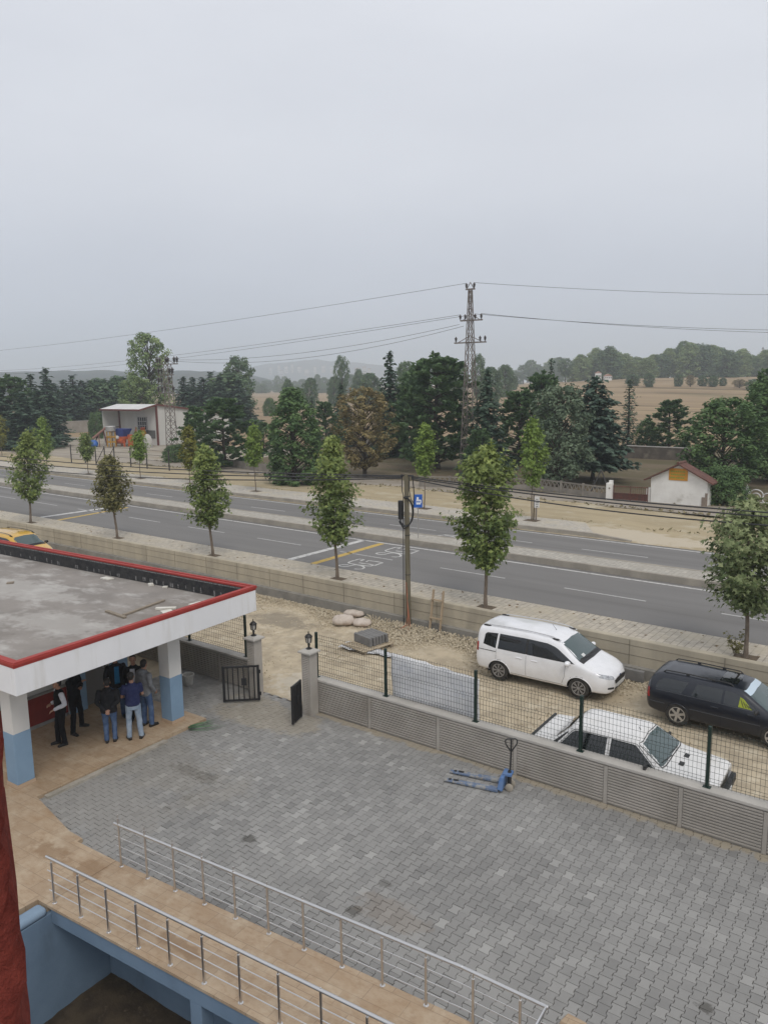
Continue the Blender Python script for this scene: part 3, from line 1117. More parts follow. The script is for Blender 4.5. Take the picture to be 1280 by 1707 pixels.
# front wall with two window openings and a doorway: piers, parapets, lintel
yw = [CY0 + th, 1.15, 2.75, 3.95, 4.85, CY1 - th]
def fw(y0, y1, z0, z1):
    mb.box((CX1 - th / 2, (y0 + y1) / 2, (z0 + z1) / 2), (th, y1 - y0, z1 - z0))
fw(yw[0], 1.40, 0.08, 2.63)
fw(1.40, 2.92, 0.98, 1.12)
fw(1.40, 2.92, 2.25, 2.63)
fw(2.92, 3.40, 0.98, 2.63)
fw(3.40, 3.93, 0.08, 2.63)
fw(3.93, 4.74, 2.15, 2.63)
fw(4.74, yw[5], 0.08, 2.63)
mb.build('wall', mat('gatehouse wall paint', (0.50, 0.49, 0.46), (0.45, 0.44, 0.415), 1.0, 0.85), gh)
mb = MB()
fwr = lambda y0, y1, z0, z1: mb.box((CX1 - th / 2 + 0.012, (y0 + y1) / 2, (z0 + z1) / 2), (th, y1 - y0, z1 - z0))
fwr(CY0 + 0.01, 3.38, 0.17, 0.955)
mb.box((CX0 / 2 + CX1 / 2, CY0 - 0.012, 0.56), (CX1 - CX0, 0.02, 0.79))
mb.build('dado', mat('dark red dado paint', (0.22, 0.03, 0.022), (0.19, 0.026, 0.02), 3, 0.8), gh)
mb = MB()
mb.box((CX1 + 0.015, 2.1, 0.967), (0.26, 2.5, 0.022))
mb.box((CX1 + 0.015, 2.1, 0.125), (0.03, 2.45, 0.088))
mb.build('window_sill', mat('grey marble sill', (0.33, 0.32, 0.30), (0.26, 0.25, 0.24), 5, 0.5), gh)
for (y0, y1) in ((1.40, 2.15), (2.17, 2.92)):
    mb = MB()
    for (a_, b_2) in (((y0, 1.12), (y0, 2.25)), ((y1, 1.12), (y1, 2.25))):
        yy = a_[0] + (0.03 if a_[0] == y0 else -0.03)
        mb.box((CX1 - 0.1, yy, 1.685), (0.07, 0.06, 1.12))
    for zz_ in (1.15, 2.22):
        mb.box((CX1 - 0.1, (y0 + y1) / 2, zz_), (0.07, y1 - y0 - 0.13, 0.06))
    wf = mb.build('window', m_colw, gh)
    mb = MB()
    mb.box((CX1 - 0.11, (y0 + y1) / 2, 1.685), (0.02, y1 - y0 - 0.125, 1.0))
    mb.build('pane', glassmat('dark room glass', (0.012, 0.013, 0.015)), wf)
dr = MB()
dr.box((CX1 - 0.12, 4.335, 1.11), (0.06, 0.79, 2.06))
dd = dr.build('door', mat('dull metal door', (0.16, 0.155, 0.145), rough=0.5), gh)
dr = MB()
dr.box((CX1 - 0.08, 4.62, 1.08), (0.03, 0.03, 0.14))
dr.box((CX1 - 0.05, 4.57, 1.12), (0.03, 0.12, 0.02))
dr.build('handle', m_steel, dd)
pl = MB()
for (y0, y1, x0) in ((3.43, 3.92, 0.10), (4.75, 5.29, 0.12)):
    pl.box((CX1 + x0 / 2 - 0.0, (y0 + y1) / 2, 1.355), (x0 + 0.01, y1 - y0, 2.53))
pl.build('pilaster', m_colb, gh)
# columns
for (px, py) in ((31, 1316), (288, 1208)):
    q = G(px, py, ZT) - V((gx.x, gx.y, 0))
    lx, ly = q.dot(UX) - 0.215, q.dot(UY) + 0.215
    mb = MB()
    mb.box((lx, ly, 1.985), (0.40, 0.40, 1.29))
    c_ = mb.build('column', m_colw, gh, bevel=0.008)
    mb = MB()
    mb.box((lx, ly, 0.75), (0.406, 0.406, 1.18))
    mb.build('painted_shaft', m_colb, c_, bevel=0.008)
    mb = MB()
    mb.box((lx, ly, 0.12), (0.435, 0.435, 0.08))
    mb.build('skirting', mat('beige skirting tile', (0.42, 0.31, 0.215), rough=0.6), c_)
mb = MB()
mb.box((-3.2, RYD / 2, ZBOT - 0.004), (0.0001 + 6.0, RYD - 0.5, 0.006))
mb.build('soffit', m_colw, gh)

# ---- things left on the gatehouse roof
m_wood = mat('weathered grey plank', (0.27, 0.225, 0.17), (0.20, 0.165, 0.125), 6, 0.9, stretch=(1, 6, 6))
m_foam = mat('white insulation board', (0.66, 0.64, 0.58), (0.56, 0.53, 0.46), 8, 0.85)
def plank(pa, pb, wdt, hh, name, label, cat, m_, group=None, z=ZROOF):
    a, b = G(*pa, z), G(*pb, z)
    c = (a + b) / 2
    L = (b - a).length
    mb = MB()
    mb.box((0, 0, hh / 2 + 0.003), (L, wdt, hh))
    o = mb.build(name, m_, None, bevel=0.004)
    o.location = c
    o.rotation_euler = (0, 0, math.atan2((b - a).y, (b - a).x))
    return tag(o, label, cat, group)
plank((178, 1020), (209, 1031), 0.10, 0.05, 'plank', 'short grey timber plank lying crosswise on the flat roof', 'plank', m_wood, 'planks lying on the gatehouse roof')
plank((206, 1027), (274, 1002), 0.10, 0.045, 'plank', 'long grey timber plank meeting the short one on the roof', 'plank', m_wood, 'planks lying on the gatehouse roof')
sg_ = 'white board scraps on the gatehouse roof'
plank((260, 1016), (294, 1015), 0.13, 0.05, 'board_scrap', 'long white board scrap beside the front coping of the roof', 'board scrap', m_foam, sg_)
plank((270, 1022), (288, 1019), 0.28, 0.03, 'board_scrap', 'wide pale board scrap right in front of the long white one', 'board scrap', m_foam, sg_)
plank((173, 964), (186, 967), 0.22, 0.04, 'board_scrap', 'torn white board scrap halfway along the black roof upstand', 'board scrap', m_foam, sg_)
plank((248, 977), (256, 976), 0.18, 0.07, 'board_scrap', 'small white block by the black roof upstand', 'board scrap', m_foam, sg_)
plank((272, 980), (280, 980), 0.10, 0.05, 'board_scrap', 'tiny white block nearest the far corner of the roof', 'board scrap', m_foam, sg_)
plank((316, 1011), (336, 1006), 0.10, 0.06, 'board_scrap', 'white board strip tucked behind the red coping near the corner', 'board scrap', m_foam, sg_)
plank((12, 973), (24, 972), 0.16, 0.04, 'board_scrap', 'grey board scrap alone at the left of the roof', 'board scrap', m_wood, sg_)

# ================================================================== BOUNDARY WALL, MESH FENCE, GATE
def fy(x):
    return 14.37 + 0.0274 * (x + 13.97)
FR = math.atan(0.0274)
m_rib = mat('ribbed precast concrete', (0.39, 0.36, 0.32), (0.33, 0.305, 0.27), 1.2, 0.92, spec=0.2, bump=0.2, bscale=50, c3=(0.29, 0.26, 0.22), s3=0.9, lo3=.5, hi3=.8, stretch3=(1, 1, .5))
m_cap = mat('pale concrete cap', (0.46, 0.435, 0.395), (0.39, 0.37, 0.335), 1.6, 0.9, spec=0.2, bump=0.2, bscale=40)
WH = 0.95
def bwall(x0, x1, label, strips):
    o = thing('boundary_wall', label, 'wall', (x0, fy(x0), 0), FR, 'ribbed boundary walls beside the gate')
    L = (x1 - x0) / math.cos(FR)
    mb = MB()
    mb.box((L / 2, 0.125, (WH - 0.07 - 0.1) / 2), (L, 0.20, WH - 0.07 + 0.1))
    mb.build('wall_core', m_rib, o)
    mb = MB()
    mb.box((L / 2, 0.125, WH - 0.035), (L, 0.30, 0.07))
    mb.build('wall_cap', m_cap, o, bevel=0.012)
    st = [0.0] + sorted(strips) + [L]
    for i in range(len(st) - 1):
        a, b = st[i] + (0.05 if i else 0.0), st[i + 1] - (0.05 if i < len(st) - 2 else 0.0)
        if b - a < 0.1:
            continue
        mb = MB()
        nr = 13
        for k in range(nr):
            z = 0.035 + k * (WH - 0.13) / nr
            hgt_ = (WH - 0.13) / nr
            n_ = len(mb.v)
            mb.v += [(a, 0.024, z), (b, 0.024, z), (a, -0.018, z + hgt_ * 0.30), (b, -0.018, z + hgt_ * 0.30), (a, -0.020, z + hgt_ * 0.80), (b, -0.020, z + hgt_ * 0.80), (a, 0.024, z + hgt_ * 0.99), (b, 0.024, z + hgt_ * 0.99)]
            for q in range(3):
                mb.face((n_ + 2 * q, n_ + 2 * q + 1, n_ + 2 * q + 3, n_ + 2 * q + 2))
        mb.build('ribbed_panel', m_rib, o)
        if i < len(st) - 2:
            mb = MB()
            mb.box((st[i + 1], 0.008, (WH - 0.09) / 2), (0.085, 0.034, WH - 0.10))
            mb.build('pilaster_strip', m_rib, o)
    return o
XG0, XG1 = -13.86, 2.6
stp = []
for (px, py) in ((617, 1200), (729, 1240), (855, 1290), (1004, 1320), (1128, 1360), (1270, 1400)):
    p = onplaneY(px, py, 14.45)
    stp.append((p.x - XG0))
bwall(XG0, XG1, 'long ribbed concrete boundary wall with pale cap along the paved yard', stp + [stp[-1] + 2.0])
bwall(-34.0, -16.28, 'ribbed concrete boundary wall running behind the gatehouse columns', [2 + 2.05 * i for i in range(8)])

m_post = mat('dark green fence post', (0.006, 0.022, 0.015), rough=0.45)
m_wire = mat('dark green fence wire', (0.012, 0.022, 0.017), rough=0.5)
def mesh_fence(xs, label):
    o = thing('mesh_fence', label, 'fence', (xs[0], fy(xs[0]) + 0.13, WH), FR, 'green welded mesh fences on the boundary wall')
    x0 = xs[0]
    L = [(x - x0) / math.cos(FR) for x in xs]
    for l in L:
        mb = MB()
        mb.box((l, 0, 0.625), (0.062, 0.062, 1.25))
        mb.box((l, 0, 0.005), (0.15, 0.12, 0.01))
        mb.box((l, 0, 1.255), (0.068, 0.068, 0.012))
        mb.build('post', m_post, o, bevel=0.004)
    for a, b in zip(L[:-1], L[1:]):
        mb = MB()
        a2, b2 = a + 0.045, b - 0.045
        n = max(2, int(round((b2 - a2) / 0.080)))
        rr = random.Random(int(a * 100))
        folds = [0.16, 0.62, 1.06]
        for i in range(n + 1):
            x = lerp(a2, b2, i / n)
            zp = [0.045]
            yp = [0.0]
            for f in folds:
                zp += [f - 0.035, f, f + 0.035]
                yp += [0.0, 0.035, 0.0]
            zp += [1.225]
            yp += [0.0]
            lx = 0.004 * math.sin(x * 2.1)
            for j in range(len(zp) - 1):
                mb.bar((x, yp[j] + lx, zp[j]), (x, yp[j + 1] + lx, zp[j + 1]), 0.0050)
        for z in (0.07, 0.125, 0.195, 0.33, 0.46, 0.585, 0.655, 0.79, 0.92, 1.025, 1.095, 1.19):
            lx = 0.004
            mb.bar((a2 - 0.02, 0.003, z), (b2 + 0.02, 0.003, z), 0.0050)
        mb.build('mesh_panel', m_wire, o)
    return o
fx = [G(px, py, WH).x for (px, py) in ((524, 1130), (638, 1163), (784, 1208), (960, 1258), (1171, 1321))]
mesh_fence(fx + [fx[-1] + 2.6, fx[-1] + 5.2], 'green welded mesh fence panels standing on the wall in front of the cars')
mesh_fence([-16.62 - 2.55 * i for i in range(6)][::-1], 'green welded mesh fence panels half hidden behind the gatehouse canopy')

# white sheeting tied behind the second fence panel
m_tarp = mat('white woven sheeting', (0.74, 0.74, 0.745), (0.66, 0.665, 0.68), 3, 0.7, bump=0.5, bscale=9, c3=(0.48, 0.50, 0.55), s3=3)
mb = MB()
rr = random.Random(6)
a, b = fx[1] + 0.03, fx[2] - 0.02
rows = []
for j in range(15):
    t = j / 14
    row = []
    for i in range(41):
        u = i / 40
        x = lerp(a, b, u)
        zt = WH + 1.03 + 0.06 * math.sin(u * 3.0 + 0.6) - 0.03 * abs(math.sin(u * 15)) + (0.05 * (1 - u) ** 3)
        zb = 0.45 + 0.03 * math.sin(u * 9)
        row.append((x, fy(x) + 0.31 + 0.018 * math.sin(u * 22 + t * 3) + 0.015 * math.sin(t * 13 + u * 7) + 0.10 * t * t, lerp(zt, zb, t)))
    rows.append(row)
mb.grid(rows)
tp = mb.build('sheeting', m_tarp, smooth=180)
sol = tp.modifiers.new('t', 'SOLIDIFY')
sol.thickness = 0.003
tag(tp, 'white woven sheeting hung behind the second mesh fence panel from the gate', 'sheeting')

# gate piers with lanterns
m_lamp = mat('black cast lantern metal', (0.018, 0.016, 0.015), rough=0.45, metal=0.3)
m_lglass = mat('frosted lantern glass', (0.42, 0.40, 0.36), rough=0.25, spec=0.6)
def pier(x, y, label, lab2):
    o = thing('gate_pier', label, 'gate pier', (x, y, 0), FR, 'ribbed concrete gate piers')
    mb = MB()
    mb.box((0, 0, 0.86), (0.30, 0.30, 1.78))
    mb.build('pier_core', m_rib, o, bevel=0.006)
    mb = MB()
    for k in range(34):
        z = 0.06 + k * 0.05
        mb.hexa([(-0.105, -0.146, z), (0.105, -0.146, z), (0.105, -0.146, z + .046), (-0.105, -0.146, z + .046)], [(-0.105, -0.164, z + .016), (0.105, -0.164, z + .016), (0.105, -0.164, z + .032), (-0.105, -0.164, z + .032)])
    fixn(mb.build('ribbed_face', m_rib, o))
    mb = MB()
    mb.box((0, 0, 1.775), (0.44, 0.44, 0.05))
    mb.hexa([(-.2, -.2, 1.80), (.2, -.2, 1.80), (.2, .2, 1.80), (-.2, .2, 1.80)], [(-.1, -.1, 1.845), (.1, -.1, 1.845), (.1, .1, 1.845), (-.1, .1, 1.845)])
    mb.build('pier_cap', m_cap, o, bevel=0.01)
    l = thing('gate_lantern', lab2, 'lantern', (x, y, 1.845), FR, 'black lanterns on the gate piers')
    mb = MB()
    mb.lathe([(0.085, 0), (0.085, 0.012), (0.06, 0.025), (0.03, 0.04), (0.026, 0.09), (0.042, 0.11), (0.026, 0.13), (0.03, 0.15), (0.065, 0.165), (0.075, 0.175)], n=12)
    mb.build('stem', m_lamp, l, smooth=40)
    mb = MB()
    mb.lathe([(0.062, 0.178), (0.088, 0.33)], n=6)
    mb.build('glass', m_lglass, l)
    mb = MB()
    for k in range(6):
        t = 2 * PI * k / 6
        c, s = math.cos(t), math.sin(t)
        mb.bar((0.067 * c, 0.067 * s, 0.172), (0.094 * c, 0.094 * s, 0.335), 0.013)
    mb.lathe([(0.105, 0.328), (0.108, 0.342), (0.085, 0.365), (0.06, 0.395), (0.03, 0.415), (0.012, 0.425), (0.012, 0.44), (0.02, 0.45), (0.005, 0.49)], n=12)
    mb.build('cage', m_lamp, l)
    return o
qL, qR = G(421, 1166, 0), G(513, 1194, 0)
pier(qL.x - .02, qL.y + 0.17, 'gate pier on the gatehouse side with a black lantern on its cap', 'black lantern on the gate pier nearer the gatehouse')
pier(qR.x - .04, qR.y + 0.17, 'gate pier at the end of the long ribbed wall', 'black lantern on the gate pier at the end of the long ribbed wall')

m_gate = mat('black painted gate steel', (0.012, 0.012, 0.013), rough=0.5)
def gate(hx, hy, fx_, fy_, label):
    d = V((fx_ - hx, fy_ - hy, 0))
    L = d.length
    o = thing('gate_leaf', label, 'gate', (hx, hy, 0), math.atan2(d.y, d.x), 'black steel gate leaves')
    mb = MB()
    for x in (0.03, L - 0.03):
        mb.box((x, 0, 0.57), (0.07, 0.05, 1.04))
    for z in (0.08, 1.06):
        mb.box((L / 2, 0, z), (L - 0.13, 0.045, 0.05))
    mb.build('gate_frame', m_gate, o, bevel=0.003)
    mb = MB()
    n = 6
    for k in range(1, n + 1):
        mb.box((L * k / (n + 1), 0, 0.57), (0.03, 0.03, 0.93))
    mb.build('bar', m_gate, o)
    mb = MB()
    mb.box((L * 0.42, 0.01, 0.62), (0.14, 0.05, 0.20))
    mb.build('lock_box', m_gate, o)
    for z in (0.25, 0.9):
        mb = MB()
        mb.tube([(-0.02, 0, z - 0.05), (-0.02, 0, z + 0.05)], 0.018, 8)
        mb.build('hinge', m_gate, o)
    return o
h0, h1 = G(434, 1167, 0.05), G(373, 1170, 0.05)
gate(h0.x, h0.y, h1.x, h1.y, 'black barred gate leaf swung open towards the gatehouse')
h0, h1 = G(503, 1194, 0.05), G(488, 1208, 0.05)
gate(h0.x, h0.y, h1.x, h1.y, 'black gate leaf seen edge on against the pier at the end of the long wall')
# ================================================================== VEHICLES
m_tyre = mat('tyre rubber', (0.022, 0.021, 0.02), (0.05, 0.046, 0.04), 8, 0.85, spec=0.3)
m_black = mat('black plastic trim', (0.016, 0.016, 0.017), (0.028, 0.027, 0.026), 9, 0.55)
m_alloy = mat('grey alloy', (0.42, 0.42, 0.43), (0.30, 0.30, 0.31), 12, 0.35, metal=0.7)
m_glassd = glassmat('dark tinted car glass', (0.010, 0.012, 0.013))
m_glassw = glassmat('greenish windscreen glass', (0.055, 0.085, 0.085), 0.05)
m_lens = mat('clear headlamp', (0.55, 0.57, 0.6), (0.28, 0.29, 0.31), 14, 0.12, spec=0.8)
m_tail = mat('red lamp lens', (0.40, 0.012, 0.012), (0.22, 0.008, 0.01), 12, 0.15, spec=0.7)
m_silver = mat('silver rail', (0.55, 0.55, 0.56), rough=0.35, metal=0.3)
m_glasse = glassmat('smoky side glass', (0.016, 0.020, 0.023), 0.05)
m_plate = mat('number plate', (0.62, 0.62, 0.6), rough=0.4)
m_amber = mat('amber lens', (0.6, 0.2, 0.02), rough=0.2)


def catmull(vals, t):
    n = len(vals) - 1
    i = min(int(t), n - 1)
    f = t - i
    p1, p2 = vals[i], vals[i + 1]
    return p1 + (p2 - p1) * f


def carbody(stations, wheels, ra, nring=5, step=0.04, smoothing=3, cut_y=0.35):
    """stations: (x, [8 (y,z) half section points]); returns MB, ready to build, and a BVH"""
    xs = [s[0] for s in stations]
    L = xs[-1] - xs[0]
    nx = int(L / step)
    grid = []
    for i in range(nx + 1):
        x = xs[0] + L * i / nx
        k = 0
        while k < len(xs) - 2 and x > xs[k + 1]:
            k += 1
        f = (x - xs[k]) / (xs[k + 1] - xs[k])
        sec = [(lerp(a[0], b[0], f), lerp(a[1], b[1], f)) for a, b in zip(stations[k][1], stations[k + 1][1])]
        row = []
        for j in range(len(sec) - 1):
            for q in range(nring):
                u = q / nring
                row.append([x, lerp(sec[j][0], sec[j + 1][0], u), lerp(sec[j][1], sec[j + 1][1], u)])
        row.append([x, sec[-1][0], sec[-1][1]])
        grid.append(row)
    m_ = len(grid[0])
    for it in range(smoothing):
        ng = [[list(p) for p in r] for r in grid]
        for i in range(nx + 1):
            for j in range(m_):
                if 0 < i < nx:
                    for c in (1, 2):
                        ng[i][j][c] = 0.25 * grid[i - 1][j][c] + 0.5 * grid[i][j][c] + 0.25 * grid[i + 1][j][c]
        grid = ng
        ng = [[list(p) for p in r] for r in grid]
        for i in range(nx + 1):
            for j in range(nring, m_ - 1):
                for c in (1, 2):
                    ng[i][j][c] = 0.25 * grid[i][j - 1][c] + 0.5 * grid[i][j][c] + 0.25 * grid[i][j + 1][c]
            ng[i][m_ - 1][2] = grid[i][m_ - 1][2] * 0.5 + 0.5 * grid[i][m_ - 2][2]
        grid = ng
    full = MB()
    cutm = MB()
    W2 = 2 * m_ - 1
    rows = [[(p[0], p[1], p[2]) for p in r] + [(p[0], -p[1], p[2]) for p in r[:-1][::-1]] for r in grid]
    full.grid(rows)
    full.poly(rows[0][::-1])
    full.poly(rows[-1])
    bvh = BVHTree.FromPolygons([V(p) for p in full.v], full.f)
    # wheel arches
    vs = [list(p) for p in full.v]
    keep = []
    for f in full.f:
        cx = sum(vs[i][0] for i in f) / len(f)
        cy = sum(vs[i][1] for i in f) / len(f)
        cz = sum(vs[i][2] for i in f) / len(f)
        hit = any((cx - wx) ** 2 + (cz - wz) ** 2 < ra * ra and abs(cy) > cut_y and cz < wz + ra for wx, wz in wheels) and len(f) == 4
        if not hit:
            keep.append(f)
    for v_ in vs:
        for wx, wz in wheels:
            dx, dz = v_[0] - wx, v_[2] - wz
            r_ = math.hypot(dx, dz)
            if r_ < ra and abs(v_[1]) > cut_y - 0.02 and r_ > 1e-4 and r_ > ra - 0.09:
                v_[0], v_[2] = wx + dx / r_ * ra, wz + dz / r_ * ra
    cutm.v = [tuple(v_) for v_ in vs]
    cutm.f = keep
    cutm.a = [0.5] * len(keep)
    return cutm, bvh


def interp(poly, n):
    P = [V((*p, 0)) for p in poly]
    Ls = [0]
    for a, b in zip(P[:-1], P[1:]):
        Ls.append(Ls[-1] + (b - a).length)
    out = []
    for i in range(n):
        t = Ls[-1] * i / (n - 1)
        k = 0
        while k < len(Ls) - 2 and t > Ls[k + 1]:
            k += 1
        f = (t - Ls[k]) / max(1e-9, Ls[k + 1] - Ls[k])
        q = P[k].lerp(P[k + 1], f)
        out.append((q.x, q.y))
    return out


def cast(bvh, axis, a, b, off):
    """axis 'y+','y-': (x,z); 'x+','x-': (y,z); 'z': (x,y)"""
    if axis[0] == 'y':
        s = 1 if axis[1] == '+' else -1
        o, d = V((a, 3 * s, b)), V((0, -s, 0))
    elif axis[0] == 'x':
        s = 1 if axis[1] == '+' else -1
        o, d = V((4 * s, a, b)), V((-s, 0, 0))
    else:
        o, d = V((a, b, 4)), V((0, 0, -1))
    h = bvh.ray_cast(o, d)
    if h[0] is None:
        h = bvh.find_nearest(o - d * -3)
        return h[0]
    return h[0] - d * off


def patch(bvh, axis, bottom, top, off=0.004, nu=14, nv=7, mb=None):
    mb = mb or MB()
    B, T = interp(bottom, nu), interp(top, nu)
    mb.grid([[cast(bvh, axis, lerp(B[i][0], T[i][0], j / (nv - 1)), lerp(B[i][1], T[i][1], j / (nv - 1)), off) for i in range(nu)] for j in range(nv)])
    return mb


def line(bvh, axis, pts, w=0.006, off=0.002, n=20, mb=None):
    mb = mb or MB()
    mb.tube([cast(bvh, axis, a, b, off) for a, b in interp(pts, n)], w, 5)
    return mb


def wheel(parent, x, y, r, w, rimr, style, rim_m=None):
    s = 1 if y > 0 else -1
    t = MB()
    t.lathe([(rimr - 0.005, -w / 2 + 0.01), (r - 0.05, -w / 2), (r - 0.015, -w / 2 + 0.015), (r, -w / 2 + 0.04), (r, w / 2 - 0.04), (r - 0.015, w / 2 - 0.015), (r - 0.05, w / 2), (rimr - 0.005, w / 2 - 0.01)], (0, 0, 0), 28, 'Y')
    wh = t.build('wheel', m_tyre, parent, smooth=35)
    wh.location = (x, y, r)
    m_ = MB()
    ya = s * (w / 2 - 0.012)
    m_.lathe([(rimr + 0.004, ya - s * 0.06), (rimr + 0.006, ya + s * 0.006), (rimr - 0.012, ya + s * 0.008), (rimr - 0.03, ya - s * 0.02), (rimr - 0.035, ya - s * 0.06)], (0, 0, 0), 28, 'Y')
    m_.lathe([(0.0, ya - s * 0.02), (0.045, ya - s * 0.015), (0.05, ya), (0.03, ya + s * 0.008), (0.0, ya + s * 0.008)], (0, 0, 0), 14, 'Y')
    if style == 'spoke':
        for k in range(8):
            for dlt in (-0.11, 0.11):
                t_ = 2 * PI * k / 8
                a = V((0.045 * math.cos(t_), ya - s * 0.004, 0.045 * math.sin(t_)))
                b = V(((rimr - 0.012) * math.cos(t_ + dlt), ya - s * 0.004, (rimr - 0.012) * math.sin(t_ + dlt)))
                m_.bar(a, b, 0.020, 0.022, up=(0, 1, 0))
    elif style == 'six':
        for k in range(6):
            t_ = 2 * PI * k / 6 + 0.3
            a = V((0.04 * math.cos(t_), ya - s * 0.004, 0.04 * math.sin(t_)))
            b = V(((rimr - 0.012) * math.cos(t_), ya - s * 0.004, (rimr - 0.012) * math.sin(t_)))
            m_.bar(a, b, 0.062, 0.026, up=(0, 1, 0))
    else:
        m_.lathe([(0.0, ya - s * 0.01), (0.11, ya - s * 0.005), (rimr - 0.02, ya - s * 0.025)], (0, 0, 0), 20, 'Y')
    fixn(m_.build('rim', rim_m or m_alloy, wh, smooth=40))
    m_ = MB()
    m_.lathe([(0.0, ya - s * 0.075), (rimr - 0.012, ya - s * 0.07), (rimr - 0.012, ya - s * 0.062), (0.0, ya - s * 0.06)], (0, 0, 0), 20, 'Y')
    m_.build('brake_disc', m_black, wh)


def car_common(t, bvh, paint, wheels, ra, r, wd, rimr, track, style, rim_m=None):
    for wx, wz in wheels:
        for s in (1, -1):
            wheel(t, wx, s * track, r, wd, rimr, style, rim_m)
        m_ = MB()                               # dark liner inside both arches of the axle
        n = 20
        rows = []
        for y in (-track - 0.085, track + 0.085):
            rows.append([(wx + (ra - 0.004) * math.cos(PI * (k / n) * 1.16 - 0.25), y, wz + (ra - 0.004) * math.sin(PI * (k / n) * 1.16 - 0.25)) for k in range(n + 1)])
        m_.grid(rows)
        m_.build('arch_liner', m_black, t)
        for a in ('y+', 'y-'):                  # rolled lip of the arch
            pts = [cast(bvh, a, wx + (ra + .004) * math.cos(q_), wz + (ra + .004) * math.sin(q_), -.004) for q_ in frange(-.45, PI + .45, 34)]
            m_ = MB()
            m_.tube(pts, .017, 7)
            m_.build('arch_lip', paint, t, smooth=180)
    m_ = MB()
    m_.box(((wheels[0][0] + wheels[1][0]) / 2, 0, 0.27), (wheels[1][0] - wheels[0][0] + 1.0, 1.15, 0.16))
    m_.build('underbody', m_black, t)


# ---------------------------------------------------------------- white MPV
def sec(zb, wb, ws, zs, wm, zm, wbt, zbt, wg, zg, wr, zr, zt):
    return [(0, zb), (wb, zb), (ws, zs), (wm, zm), (wbt, zbt), (wg, zg), (wr, zr), (0, zt)]


